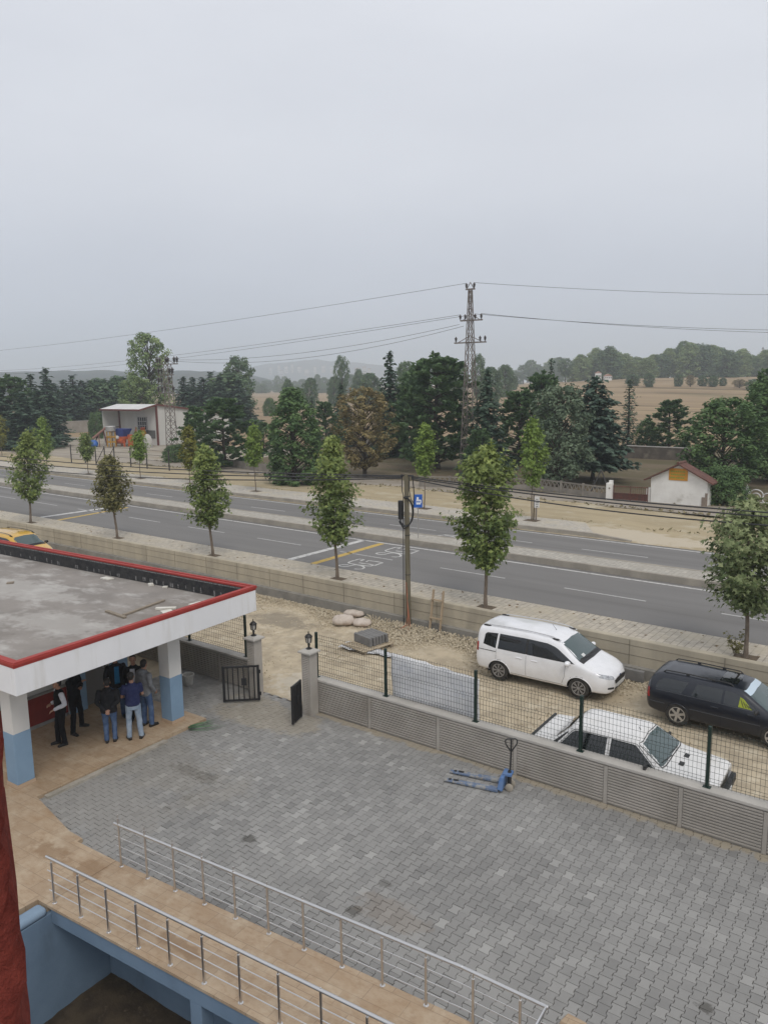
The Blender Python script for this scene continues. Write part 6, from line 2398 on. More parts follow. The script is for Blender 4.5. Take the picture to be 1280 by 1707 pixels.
# dark conifer belt behind the shed, left
row('spruce_tree', 'of the dark conifers behind the works yard', [
    (-6, 104, 636, 91, 'spruce_b'), (16, 106, 627, 80, 'pine_tall'), (34, 100, 655, 91, 'spruce_b'), (52, 112, 624, 67, 'spruce_a'), (62, 104, 650, 85, 'spruce_b'), (78, 118, 614, 70, 'spruce_a'),
    (90, 150, 640, 78, 'spruce_b'), (106, 160, 634, 78, 'spruce_b'), (121, 150, 626, 65, 'spruce_a'), (136, 158, 634, 78, 'spruce_b'), (150, 165, 634, 70, 'spruce_a'), (166, 160, 632, 78, 'field_b'),
    (184, 165, 635, 83, 'spruce_b'), (200, 160, 628, 78, 'field_b'), (306, 150, 628, 65, 'spruce_a'), (322, 158, 630, 72, 'spruce_b'), (338, 150, 630, 78, 'spruce_b'), (352, 160, 620, 67, 'spruce_a'),
    (366, 150, 626, 72, 'spruce_b'), (380, 155, 622, 91, 'field_b'), (398, 150, 632, 70, 'spruce_b')], 'conifers behind the works yard')
plant('open_tree', 'tall open crowned tree rising over the right end of the conifer belt', 'open', 398, 175, 594, 62, 'trees around the works shed')
# trees standing in the haze across the middle fields
row('field_tree', 'of the hazy trees across the middle fields', [
    (428, 840, 636, 15, 'field_a'), (444, 860, 634, 25, 'field_a'), (462, 820, 626, 15, 'open'), (475, 840, 627, 17, 'open'), (491, 860, 635, 15, 'field_a'), (505, 800, 632, 22, 'field_a'),
    (517, 250, 630, 30, 'field_a'), (529, 660, 624, 15, 'field_a'), (541, 720, 629, 20, 'field_a'), (556, 260, 628, 26, 'field_a'), (570, 230, 593, 30, 'open'), (585, 600, 624, 25, 'field_a'),
    (598, 280, 616, 26, 'field_b'), (618, 220, 622, 44, 'field_a'), (676, 190, 602, 40, 'broad_a'), (696, 210, 612, 40, 'field_b'), (712, 240, 598, 30, 'open'), (745, 200, 604, 44, 'field_b'),
    (768, 230, 606, 30, 'open'), (796, 190, 590, 30, 'open'), (818, 200, 612, 44, 'field_a'), (842, 250, 608, 34, 'field_a'), (480, 235, 632, 24, 'field_b'), (500, 240, 648, 24, 'bush'), (448, 200, 664, 24, 'bush'), (436, 700, 640, 26, 'bush'), (468, 760, 640, 30, 'bush'), (498, 720, 641, 34, 'bush'), (534, 680, 639, 30, 'bush'), (566, 640, 637, 36, 'bush'), (604, 560, 634, 40, 'bush')], 'hazy trees across the middle fields')
# wood on the ridge, right
rg = []
r = random.Random(71)
tops = [(852, 612), (880, 605), (920, 602), (950, 603), (975, 592), (1000, 584), (1020, 582), (1045, 592), (1065, 596), (1090, 588), (1115, 578), (1135, 570), (1160, 572), (1178, 578), (1200, 585), (1230, 588), (1262, 588), (1300, 586)]
x = 846
while x < 1302:
    for (a, b) in zip(tops[:-1], tops[1:]):
        if a[0] <= x <= b[0]:
            ty = lerp(a[1], b[1], (x - a[0]) / (b[0] - a[0]))
    ty += r.uniform(-7, 9)
    rg.append((x, r.uniform(345, 395) + (230 if x < 940 else 0), ty, r.uniform(34, 50) if x > 960 else r.uniform(26, 40), r.choice(['field_a', 'field_b', 'ridge_p', 'field_a', 'broad_a', 'ridge_p', 'open'])))
    x += r.uniform(10.5, 14)
row('ridge_tree', 'of the hazy wood along the right hand ridge', rg, 'hazy wood along the right hand ridge')
row('orchard_tree', 'of the small field trees below the ridge wood', [(857, 300, 627, 15, 'field_a'), (1054, 270, 624, 26, 'field_a'), (1081, 262, 622, 20, 'field_a'), (1130, 262, 624, 16, 'field_a'), (1150, 258, 625, 18, 'rust'),
    (1170, 262, 626, 18, 'field_a'), (1188, 258, 626, 20, 'field_a'), (1204, 262, 630, 14, 'field_a'), (1232, 250, 632, 26, 'rust'), (1256, 240, 632, 30, 'field_a')], 'small field trees below the ridge wood')
# ================================================================== POLES, TOWERS, WIRES
m_steelr = mat('rusting lattice steel', (0.16, 0.125, 0.105), (0.24, 0.215, 0.195), 3, 0.75, metal=0.3)
m_ins = mat('brown porcelain insulator', (0.07, 0.06, 0.055), rough=0.3)
def lattice(name, label, base, h, w0, w1, arms_, nseg=12, thick=.07, ik=1.0):
    t = thing(name, label, 'pylon', base, rad(8))
    mb = MB()
    wz = lambda z: lerp(w0, w1, min(1, z / (h * .9))) / 2
    for sx in (-1, 1):
        for sy in (-1, 1):
            mb.bar((sx * wz(0), sy * wz(0), -.2), (sx * wz(h), sy * wz(h), h), thick)
    mb.build('corner_leg', m_steelr, t)
    mb = MB()
    for i in range(nseg):
        z0, z1 = h * i / nseg, h * (i + 1) / nseg
        a, b = wz(z0), wz(z1)
        for f in range(4):
            c, s = math.cos(f * PI / 2), math.sin(f * PI / 2)
            R_ = lambda x, y, z: (x * c - y * s, x * s + y * c, z)
            mb.bar(R_(-a, -a, z0), R_(b, -b, z1), thick * .6)
            mb.bar(R_(a, -a, z0), R_(-b, -b, z1), thick * .6)
            if i % 2 == 0:
                mb.bar(R_(-b, -b, z1), R_(b, -b, z1), thick * .6)
    mb.build('bracing', m_steelr, t)
    for (z, half, dx, ins) in arms_:
        mb = MB()
        mb.bar((-half + dx, 0, z), (half + dx, 0, z), .11)
        mb.bar((-half * .8 + dx, 0, z), (0, 0, z + .55), .05)
        mb.bar((half * .8 + dx, 0, z), (0, 0, z + .55), .05)
        ca = mb.build('cross_arm', m_steelr, t)
        for x in ins:
            mb = MB()
            mb.lathe([(a_ * ik, b_2 * ik) for a_, b_2 in ((.03, .05), (.03, .12), (.10, .16), (.05, .22), (.13, .27), (.06, .33), (.15, .38), (.05, .46), (.03, .52))], (x, 0, z), 10)
            mb.build('insulator', m_ins, ca, smooth=50)
    return t
TB = at(783, 66, 0.95)
TH = topz(785, 482, 66) - .95
zl = lambda py: topz(785, py, 66) - .95
lattice('transmission_tower', 'tall slim lattice transmission tower rising out of the park trees', TB, TH, 1.3, .24,
        [(TH, .42, 0, (-.35, .35)), (zl(534), 1.0, .1, (-.9, -.45, .45, 1.0)), (zl(571), 1.45, 0, (-1.3, .9, 1.35))], 18, .055)
mb = MB()
mb.box((0, 0, 0), (.02, .32, .42))
o = mb.build('danger_plate', mat('yellow danger plate', (0.62, 0.42, 0.03), rough=.5))
o.location = at(790, 65.0, topz(790, 717, 65.0))
o.rotation_euler = (0, 0, math.atan2(-RT.y, -RT.x) + PI / 2)
tag(o, 'small yellow danger plate fixed low on the transmission tower', 'sign')
T2B = at(281, 95, 0.97)
h2 = topz(281, 607, 95) - .97
z2 = lambda py: topz(281, py, 95) - .97
lattice('lattice_pole', 'shorter rusty lattice pole crowded with insulators before the shed', T2B, h2, .95, .62,
        [(h2, 1.75, 0, (-1.65, -1.2, -.15, .15, 1.2, 1.65)), (z2(625), 1.3, -.3, (-1.5, -1.0, .3, .8)), (z2(640), 1.2, -.5, (-1.6, -1.1, .2)), (z2(655), 1.4, -.4, (-1.7, -1.1, -.6, .8))], 14, .065, 1.7)
m_cable = mat('dark overhead conductor', (0.03, 0.03, 0.032), rough=.6)
def wire(label, p0, p1, sag, r_=.016, n=24, group='power lines of the transmission tower', name='power_line'):
    mb = MB()
    mb.tube([V(p0).lerp(V(p1), i / n) - V((0, 0, sag * 4 * (i / n) * (1 - i / n))) for i in range(n + 1)], r_, 5)
    o = mb.build(name, m_cable, smooth=180)
    return tag(o, label, 'cable', group)
TZ = TB.z
ua = rad(8)
def onT(x, z):
    return V((TB.x + math.cos(ua) * x, TB.y + math.sin(ua) * x, TB.z + z))
def endp(px, py, d):
    return at(px, d, topz(px, py, d))
wire('topmost power line running off to the left edge', onT(-.35, TH + .5), endp(-60, 590, 150), .6)
wire('topmost power line running off to the right edge', onT(.35, TH + .5), endp(1350, 492, 74), .25)
wire('upper of the two middle power lines running left', onT(-.9, zl(534) + .5), endp(-60, 619, 190), 1.2)
wire('lower of the two middle power lines running left', onT(-.45, zl(534) + .4), endp(-60, 625, 190), 1.3)
wire('upper of the paired power lines running right', onT(.45, zl(534) + .5), endp(1350, 551, 70), .3)
wire('lower of the paired power lines running right', onT(1.0, zl(534) + .5), endp(1350, 556, 72), .3)
wire('line sagging from the tower to the top of the rusty lattice pole', onT(-1.0, zl(540)), V((T2B.x + 1.0, T2B.y, T2B.z + h2 + .5)), .9)
wire('lowest line sagging from the tower to the rusty lattice pole', onT(-.6, zl(543)), V((T2B.x + .7, T2B.y, T2B.z + h2 + .4)), 1.3)

# ---- street pole with cable loop
pb = onplaneY(680, 960, 21.74)
pb.z = 0
ph_ = 0
for k in range(200):
    if (RZ.inverted() is not None):
        break
d_ = V((pb.x, pb.y, 0)).dot(FW)
PH_ = topz(677, 790, d_)
m_pole = mat('weathered timber pole', (0.175, 0.155, 0.105), (0.12, 0.105, 0.07), 3, 0.9, stretch=(4, 4, .3), bump=.3, bscale=30)
m_rub = mat('black cable sheath', (0.012, 0.012, 0.013), rough=.55)
st_ = thing('utility_pole', 'weathered timber utility pole with black box and cable loop by the concrete wall', 'utility pole', (pb.x, pb.y, 0))
mb = MB()
mb.tube([V((-.03 * i / 8, 0, -.2 + (PH_ + .2) * i / 8)) for i in range(9)], [lerp(.105, .08, i / 8) for i in range(9)], 12)
mb.build('pole', m_pole, st_, smooth=60)
mb = MB()
mb.bar((-.22, -.02, PH_ - .06), (.24, .02, PH_ - .06), .05)
for x in (-.24, .24):
    mb.ball((x, 0, PH_ - .09), .05, .05, .07)
mb.build('top_bracket', m_rub, st_)
sx_, sy_ = RT, V((0, 0, 1))
mb = MB()
mb.tube([RT * -.15 + V((0, -.16, 4.05)), RT * -.15 + V((0, -.16, 4.72))], .088, 12)
mb.build('splice_box', m_rub, st_, smooth=50, bevel=.012)
mb = MB()
for q in range(3):
    mb.tube([RT * (.02 + .265 * math.cos(a)) + V((0, -.13 - .02 * q, 4.30 + (.50 + .015 * q) * math.sin(a))) for a in frange(-2.5, 1.75, 26)], .026, 7)
mb.tube([RT * -.16 + V((0, -.16, 4.06)), RT * -.15 + V((0, -.17, 3.9)), RT * -.05 + V((0, -.17, 3.72)), RT * .02 + V((0, -.15, 3.7))], .022, 6)
mb.build('cable_loop', m_rub, st_, smooth=60)
mb = MB()
mb.tube([RT * -.16 + V((0, -.05, PH_ - .08)), RT * -.12 + V((0, -.1, PH_ - .6)), RT * -.06 + V((0, -.13, 4.9)), RT * -.075 + V((0, -.14, 3.0)), RT * -.08 + V((0, -.15, .05))], .016, 6)
mb.tube([RT * .22 + V((0, -.05, PH_ - .08)), RT * .30 + V((0, -.1, PH_ - .7)), RT * .30 + V((0, -.13, 4.6)), RT * .28 + V((0, -.14, 4.3))], .018, 6)
mb.tube([RT * .10 + V((0, -.05, PH_ - .1)), RT * .13 + V((0, -.1, PH_ - .55)), RT * .20 + V((0, -.13, PH_ - .9)), RT * .32 + V((0, -.13, 4.6))], .014, 6)
mb.build('drop_cable', m_rub, st_, smooth=60)
mb = MB()
for z in (4.85, 3.45, 2.0):
    mb.lathe([(.10, z - .012), (.105, z), (.10, z + .012)], (-.01, 0, 0), 14)
mb.build('strap', m_rub, st_)
ptop = V((pb.x, pb.y, PH_ - .08))
for i, (px, py, sg, lab) in enumerate(((-30, 757, .25, 'upper street cable running left from the timber pole'), (-30, 764, .32, 'middle street cable running left from the timber pole'), (-30, 773, .40, 'lower street cable running left from the timber pole'))):
    e_ = onplaneY(px, py, 21.7 - .02 * i)
    wire(lab, ptop + V((-.2, -.03 * i, -.04 * i)), e_, sg, .024, 30, 'street cables on the timber pole', 'street_cable')
for i, (px, py, sg, lab) in enumerate(((1330, 858, .10, 'upper street cable running right from the timber pole'), (1330, 865, .12, 'middle street cable running right from the timber pole'), (1330, 879, .22, 'lowest street cable running right from the timber pole'))):
    e_ = onplaneY(px, py, 21.7 - .02 * i)
    wire(lab, ptop + V((.22, -.03 * i, -.04 * i)), e_, sg, .021, 30, 'street cables on the timber pole', 'street_cable')
# orange conduit at the foot of the pole
mb = MB()
for q in range(3):
    mb.tube([V((.04 + .02 * q, -.16, 1.75 - .2 * q)), V((.09, -.18, 1.1)), V((.14 + .03 * q, -.22, .5)), V((.10 + .10 * q, -.30, .2)), V((-.05 + .16 * q, -.42, .06 + .1 * (q == 1))), V((-.18 + .2 * q, -.5 - .05 * q, -.03))], .011, 7)
o = mb.build('conduit', mat('orange conduit', (0.40, 0.15, 0.085), rough=.7), smooth=60)
o.location = (pb.x, pb.y, 0)
tag(o, 'orange corrugated conduit loops coming down the foot of the timber pole', 'conduit')

# ---- bus stop sign on the median
q = G(697, 897, 1.238)
t = thing('bus_stop_sign', 'blue and white bus stop sign on a thin post in the median', 'sign', q, rad(-52))
d_ = V((q.x, q.y, 0)).dot(FW)
zt, zb_ = topz(697, 824, d_) - q.z, topz(697, 846, d_) - q.z
mb = MB()
mb.tube([V((0, 0, -.05)), V((0, 0, zt - .02))], .022, 8)
mb.build('post', m_steel, t)
wS, hS = .42, zt - zb_
mb = MB()
mb.box((.035, 0, (zt + zb_) / 2), (.03, wS, hS))
pn = mb.build('sign_panel', mat('blue sign enamel', (0.018, 0.11, 0.45), rough=.4), t, bevel=.006)
mb = MB()
X = .053
mb.box((X, .02, (zt + zb_) / 2 - .05), (.004, .22, .24))
mb.box((X, -.02, (zt + zb_) / 2 + .13), (.004, .10, .14))
mb.box((X, .145, (zt + zb_) / 2 - .02), (.004, .03, .16))
w_ = mb.build('pictogram', mat('white sign enamel', (0.75, 0.77, 0.8), rough=.4), pn)
mb = MB()
for k in range(3):
    mb.box((X + .003, .02 + .065 * (k - 1), (zt + zb_) / 2 - .03), (.003, .045, .08))
mb.build('pictogram_window', pn.data.materials[0], w_)

# ---- small white notice on a short post, with a weathered stake beside it
q = G(893, 868, 1.19)
t = thing('notice_post', 'small white notice board on a short grey post by the far pavement', 'sign', q, rad(-60) + PI / 2)
mb = MB()
mb.tube([V((0, 0, -.1)), V((0, 0, .75))], .05, 8)
mb.build('post', mat('grey post', (0.20, 0.17, 0.145), rough=.8), t)
mb = MB()
mb.box((.03, -.02, 1.05), (.28, .05, .62))
pn = mb.build('notice_panel', m_colw, t, bevel=.006)
mb = MB()
for z, w_ in ((1.20, .12), (1.12, .16), (1.02, .18), (.93, .13)):
    mb.box((.03, -.0475, z), (w_, .004, .025))
mb.box((.03, -.0475, .80), (.07, .004, .05))
mb.build('printed_line', m_black, pn)
q2 = G(889, 867, 1.19)
mb = MB()
mb.tube([V((0, 0, -.1)), V((.01, 0, .7)), V((-.01, 0, 1.4))], [.045, .04, .035], 7)
o = mb.build('stake', mat('brown stake wood', (0.13, 0.095, 0.06), (0.09, 0.065, 0.04), 6, .95))
o.location = q2
tag(o, 'brown weathered stake close beside the small white notice board', 'stake')

# ================================================================== FAR SIDE OF THE ROAD
# hut with gable
m_hut = mat('white washed render', (0.78, 0.765, 0.72), (0.70, 0.68, 0.635), 1.2, .9, bump=.2, bscale=20, c3=(0.50, 0.475, 0.42), s3=.9)
m_hroof = mat('brown red roof tiles', (0.145, 0.062, 0.045), (0.10, 0.048, 0.037), 3, .9, bump=.6, bscale=14)
hl, hr_ = G(1083, 838, 1.05), G(1176, 846, 1.05)
t = thing('hut', 'small white hut with brown gable roof and an orange sign in the gable', 'hut', (hl.x, hl.y, 1.05))
L = hr_.x - hl.x
dd_ = V((hl.x + L / 2, hl.y, 0)).dot(FW)
zr = topz(1132, 772, dd_) - 1.05
ze = topz(1085, 793, V((hl.x, hl.y, 0)).dot(FW)) - 1.05
mb = MB()
mb.extr([(0, 0, -.1), (L, 0, -.1), (L, 0, ze - .12), (L / 2, 0, zr - .14), (0, 0, ze - .12)], (0, 1.0, 0))
fixn(mb.build('wall', m_hut, t))
mb = MB()
mb.box((-.16, .2, .42), (.24, .4, 1.05))
mb.build('side_stub', m_hut, t)
mb = MB()
mb.box((L - .12, -.025, .30), (.34, .05, .62))
mb.box((L - .02, -.02, .72), (.14, .04, .3))
mb.build('bare_patch', mat('bare brick patch', (0.27, 0.22, 0.175), (0.2, .16, .13), 5, .95), t)
mb = MB()
for s in (-1, 1):
    xa, xb = L / 2, (L / 2 + s * (L / 2 + .38))
    zb2 = ze - .12 - .38 * (zr - ze) / (L / 2)
    P = [(xa, -.28, zr - .1), (xb, -.28, zb2), (xb, 1.15, zb2), (xa, 1.15, zr - .1)]
    mb.hexa([V(p) for p in P], [V(p) + V((0, 0, .09)) for p in P])
fixn(mb.build('roof', m_hroof, t))
mb = MB()
mb.tube([V((L / 2, -.3, zr)), V((L / 2, 1.15, zr))], .09, 8)
mb.build('ridge_cap', m_hroof, t)
mb = MB()
sxa = (1113 - 1083) / (1176 - 1083) * L
sxb = (1144 - 1083) / (1176 - 1083) * L
sz1, sz0 = topz(1128, 781, dd_) - 1.05, topz(1128, 801, dd_) - 1.05
mb.box(((sxa + sxb) / 2, -.02, (sz0 + sz1) / 2), (sxb - sxa, .03, sz1 - sz0))
pn = mb.build('sign_panel', mat('orange sign paint', (0.56, 0.26, 0.02), (0.48, 0.21, 0.02), 5, .6), t)
mb = MB()
rr = random.Random(2)
for k in range(3):
    z = lerp(sz0, sz1, .22 + .26 * k)
    x = sxa + .16
    while x < sxb - .2:
        w_ = rr.uniform(.05, .12)
        mb.box((x, -.037, z), (w_, .004, .085))
        x += w_ + .03
mb.build('lettering', mat('faded green lettering', (0.22, 0.28, 0.04), rough=.7), pn)
# low panel fence left of the hut
m_pfen = mat('precast panel fence', (0.26, 0.235, 0.20), (0.20, 0.18, 0.155), 1.5, .95)
def panel_fence(pts, label, hgt_=.85, pattern=True, group=None, name='panel_fence'):
    t = thing(name, label, 'fence', pts[0], 0, group)
    for a, b in zip(pts[:-1], pts[1:]):
        n = max(1, int(round((b - a).length / 2.0)))
        for i in range(n):
            p, q = a.lerp(b, i / n) - pts[0], a.lerp(b, (i + 1) / n) - pts[0]
            mb = MB()
            mb.box((p.x, p.y, hgt_ / 2), (.13, .13, hgt_ + .12), 0)
            mb.build('fence_post', m_pfen, t)
            mb = MB()
            d = (q - p)
            mb.bar(p + V((0, 0, .2)), q + V((0, 0, .2)), .05, .42)
            if pattern:
                mb.bar(p + V((0, 0, hgt_ - .04)), q + V((0, 0, hgt_ - .04)), .05, .09)
                m2 = int(d.length / .19)
                for k in range(m2):
                    a_, b_2 = p + d * ((k + .1) / m2), p + d * ((k + .9) / m2)
                    z0_, z1_ = (.42, hgt_ - .08) if k % 2 else (hgt_ - .08, .42)
                    mb.bar(a_ + V((0, 0, z0_)), b_2 + V((0, 0, z1_)), .045, .045)
            else:
                mb.bar(p + V((0, 0, .42 + (hgt_ - .42) / 2)), q + V((0, 0, .42 + (hgt_ - .42) / 2)), .045, hgt_ - .43)
            mb.build('fence_panel', m_pfen, t)
    return t
F = lambda px, py: G(px, py, 1.06)
panel_fence([F(700, 812), F(800, 815), F(900, 818), F(1010, 833)], 'low precast fence with zigzag openwork along the park edge left of the white pillar', group='low fences along the park')
panel_fence([F(330, 770), F(430, 786), F(560, 797)], 'low grey precast fence along the service lane below the dark pines', .75, False, group='low fences along the park')
q = F(1015, 834)
t = thing('gate_pillar', 'white square pillar at the left of the rusty park gate', 'pillar', q)
mb = MB()
mb.box((0, 0, .55), (.36, .36, 1.2))
mb.build('shaft', m_hut, t, bevel=.01)
mb = MB()
mb.box((.06, .06, 1.22), (.22, .22, .2))
mb.build('cap', m_hut, t, bevel=.01)
mb = MB()
mb.lathe([(0.0, -.005), (.06, -.005), (.06, .01)], (.05, -.185, .82), 12, 'Y')
mb.build('round_plate', m_pfen, t)
ga, gb_ = F(1021, 834), F(1079, 838)
t = thing('park_gate', 'low rusty red park gate between white pillar and white hut', 'gate', ga, math.atan2((gb_ - ga).y, (gb_ - ga).x))
L2 = (gb_ - ga).length
mb = MB()
for z in (.12, .5, .95):
    mb.bar((0, 0, z), (L2, 0, z), .05)
for x in (0.03, L2 / 2, L2 - .03):
    mb.bar((x, 0, .0), (x, 0, 1.0), .05)
mr = mat('rusty red gate paint', (0.14, 0.05, 0.035), (0.09, 0.045, 0.035), 5, .85)
mb.build('gate_frame', mr, t)
mb = MB()
k = 0.1
while k < L2:
    mb.bar((k, 0, .1), (k, 0, .95), .022)
    k += .13
mb.build('gate_bar', mr, t)
mb = MB()
mb.box((L2 / 2, .02, .3), (L2 - .1, .012, .38))
mb.build('sheet_panel', mr, t)
# swing frame / climbing frame
q = F(1000, 826)
t = thing('swing_frame', 'small dark metal swing frame beside the white pillar', 'swing frame', q, rad(-38 + 60))
m_dm = mat('dark painted tube', (0.05, 0.045, 0.042), rough=.6)
mb = MB()
for y in (-.55, .55):
    mb.tube([V((-.75, y, -.05)), V((0, y * .7, 1.75))], .03, 6)
    mb.tube([V((.75, y, -.05)), V((0, y * .7, 1.75))], .03, 6)
mb.tube([V((0, -.45, 1.75)), V((0, .45, 1.75))], .03, 6)
mb.build('frame', m_dm, t)
mb = MB()
mb.box((-.1, 0, .55), (.7, .75, .06))
mb.box((-.45, 0, .8), (.05, .75, .45))
mb.build('bench_seat', m_dm, t)
mb = MB()
for y in (-.35, .35):
    mb.tube([V((-.1, y, .58)), V((0, y, 1.74))], .012, 5)
mb.build('hanger', m_dm, t)
# far park wall
def lowwall(pa, pb, hgt_, label, z=1.05, m_=None, th=.2):
    a, b = G(*pa, z), G(*pb, z)
    t = thing('park_wall', label, 'wall', a, math.atan2((b - a).y, (b - a).x), 'low walls round the park')
    L_ = (b - a).length
    mb = MB()
    mb.box((L_ / 2, 0, hgt_ / 2 - .1), (L_, th, hgt_ + .2))
    mb.build('wall', m_ or m_pfen, t)
    mb = MB()
    mb.box((L_ / 2, 0, hgt_ + .04), (L_, th + .1, .08))
    mb.build('wall_cap', m_cap, t)
lowwall((1040, 764), (1190, 772), 1.25, 'dark stained park wall behind the round topped pine', 1.05, mat('dark stained wall', (0.16, 0.135, 0.11), (0.10, 0.085, 0.07), .8, .95, c3=(0.22, 0.19, .15), s3=.7))
lowwall((520, 742), (690, 745), 1.0, 'long low park wall half hidden behind the rust brown tree', 1.05)
lowwall((90, 722), (205, 716), 1.9, 'pale block wall left of the works yard', 1.0, mat('pale block wall', (0.33, 0.30, 0.265), (0.27, .245, .21), .8, .95))
# white pointed post with curled ironwork at the right
q = G(1243, 838, 1.08)
m_iron = mat('white painted iron', (0.66, 0.65, 0.63), (0.55, .54, .52), 6, .6)
t = thing('garden_ornament', 'white pointed post with curled white ironwork beside the dark bush', 'ornament', q)
zt = topz(1242, 808, V((q.x, q.y, 0)).dot(FW)) - 1.08
mb = MB()
mb.hexa([(-.1, -.06, zt * .35), (.1, -.06, zt * .35), (.1, .06, zt * .35), (-.1, .06, zt * .35)], [(-.16, -.06, zt * .62), (.16, -.06, zt * .62), (.16, .06, zt * .62), (-.16, .06, zt * .62)])
mb.hexa([(-.17, -.06, zt * .62), (.17, -.06, zt * .62), (.17, .06, zt * .62), (-.17, .06, zt * .62)], [(-.01, -.02, zt), (.01, -.02, zt), (.01, .02, zt), (-.01, .02, zt)])
mb.box((0, 0, zt * .175), (.12, .1, zt * .35 + .1))
mb.build('pointed_post', m_iron, t)
mb = MB()
for (cx, cz, R_, a0, a1) in ((.55, .45, .42, -.5, 3.3), (.55, .40, .25, 0, 5.5), (1.25, .35, .34, -.6, 4.2), (1.95, .55, .45, 0, 4.6), (1.9, .4, .22, 0, 6)):
    mb.tube([V((cx + R_ * math.cos(a), .02 * math.sin(a * 3), cz + R_ * math.sin(a))) for a in frange(a0, a1, 16)], .04, 6)
mb.tube([V((-.7, 0, .08)), V((2.3, 0, .05))], .045, 6)
mb.build('curled_ironwork', m_iron, t)

# ---- works shed
dS = 104
m_shed = mat('cream sheet cladding', (0.60, 0.59, 0.55), (0.55, 0.54, 0.50), .5, .7, stretch=(1, 1, .2))
m_sroof = mat('white sheet roofing', (0.62, 0.61, 0.59), (0.56, .55, .53), .4, .6)
m_strim = mat('dark red steel trim', (0.13, 0.04, 0.032), rough=.6)
cS = at(258, dS, .98)
t = thing('works_shed', 'cream metal works shed with open porch and white roof', 'shed', cS, rad(3))
LW, DP, PD = 8.1, 13.0, 2.6
zR = topz(257, 676, dS) - .98
zF, zBk = zR - .55, zR - 1.7
mb = MB()
mb.extr([(0, 0, -.1), (0, DP, -.1), (0, DP, zBk), (0, 0, zR)], (-.12, 0, 0))
mb.extr([(-LW, -PD, -.1), (-LW, DP, -.1), (-LW, DP, zBk), (-LW, 0, zR), (-LW, -PD, zF)], (-.12, 0, 0))
mb.box((-LW / 2, .06 + .02, zR / 2 - .1), (LW - .1, .12, zR - .15))
mb.box((-LW / 2, DP - .06, zBk / 2 - .1), (LW - .1, .12, zBk - .2))
fixn(mb.build('wall', m_shed, t))
mb = MB()
for k in range(60):
    mb.box((.015, .2 + k * DP / 61, (lerp(zR, zBk, k / 61)) / 2 - .1), (.02, .05, lerp(zR, zBk, k / 61) - .1))
mb.build('cladding_rib', m_shed, t)
mb = MB()
for (y0, z0_, y1, z1_) in ((-PD - .3, zF - .02, 0, zR + .05), (0, zR + .05, DP + .3, zBk - .0)):
    P = [(-LW - .3, y0, z0_), (.22, y0, z0_), (.22, y1, z1_), (-LW - .3, y1, z1_)]
    mb.hexa([V(p) for p in P], [V(p) + V((0, 0, .12)) for p in P])
fixn(mb.build('roof', m_sroof, t))
mb = MB()
mb.bar((-LW - .3, -PD - .32, zF + .02), (.24, -PD - .32, zF + .02), .05, .22)
mb.bar((.24, -PD - .32, zF + .02), (.24, 0, zR + .1), .05, .22)
mb.bar((.24, 0, zR + .1), (.24, DP + .3, zBk + .05), .05, .22)
mb.bar((.05, -.02, 0), (.05, -.02, zR), .22, .22)
mb.bar((-LW + .1, -.02, 0), (-LW + .1, -.02, zR - .1), .2, .2)
mb.build('steel_trim', m_strim, t)
mb = MB()
mb.box((-LW + .03, -PD / 2, 1.0), (.06, PD, .08))
mb.box((-LW + .03, -PD / 2, 2.4), (.06, PD, .08))
mb.build('girt', m_strim, t)
mb = MB()
mb.box((-LW / 2 + 1.0, -.0, 2.95), (1.95, .1, 1.75))
wn = mb.build('window', mat('dark barred glass', (0.07, 0.075, 0.08), rough=.2), t)
mb = MB()
for i in range(5):
    mb.box((-LW / 2 + 1.0 - 0.93 + .465 * i, -.07, 2.95), (.09, .05, 1.75))
for i in range(4):
    mb.box((-LW / 2 + 1.0, -.07, 2.95 - .85 + .567 * i), (1.95, .05, .09))
mb.build('window_frame', mat('pale window frame', (0.42, .41, .39), rough=.6), wn)
mb = MB()
mb.box((.03, 7.2, 1.35), (.05, .8, 1.0))
mb.box((.03, 3.1, 2.75), (.03, .12, .9), 0, Matrix.Rotation(.35, 3, 'X'))
mb.box((.03, 3.35, 2.2), (.03, .5, .12))
mb.build('wall_fitting', m_black, t)
mb = MB()
mb.box((-1.4, -.04, 1.5), (1.9, .05, 1.1))
mb.build('grey_board', mat('grey board', (0.12, .12, .115), rough=.8), t)
# machines in the yard before the shed
def yard(px, py):
    return G(px, py, 1.03)
m_or = mat('orange machine paint', (0.52, 0.10, 0.025), (0.40, .085, .03), 4, .6)
m_bl = mat('blue machine paint', (0.02, 0.045, 0.24), (0.03, .06, .26), 4, .6)
m_yl = mat('yellow machine paint', (0.50, 0.28, 0.03), (0.4, .22, .04), 4, .6)
q = yard(206, 744)
t = thing('mixing_machine', 'orange mixing machine with blue hopper in front of the shed wall', 'machine', q, rad(6), None, (.78, .78, .76))
mb = MB()
for x in (-1.1, 1.1):
    for y in (-.6, .6):
        mb.bar((x, y, 0), (x * .8, y * .8, 1.6), .22)
mb.box((0, 0, 1.5), (2.3, 1.4, .5))
mb.tube([V((-.8, -.4, 1.0)), V((.8, -.4, 1.0))], .5, 12)
mb.build('chassis', m_or, t)
mb = MB()
mb.hexa([(-.7, -.6, 1.75), (.7, -.6, 1.75), (.7, .6, 1.75), (-.7, .6, 1.75)], [(-1.3, -1, 3.1), (1.4, -1, 3.1), (1.4, 1, 3.1), (-1.3, 1, 3.1)])
mb.build('hopper', m_bl, t)
mb = MB()
mb.box((1.75, .2, 1.1), (.5, .8, 2.0))
mb.build('control_cabinet', m_or, t)
mb = MB()
mb.ball((-.3, -.9, 1.6), .35)
mb.build('motor', m_colw, t, smooth=60)
q = yard(187, 745)
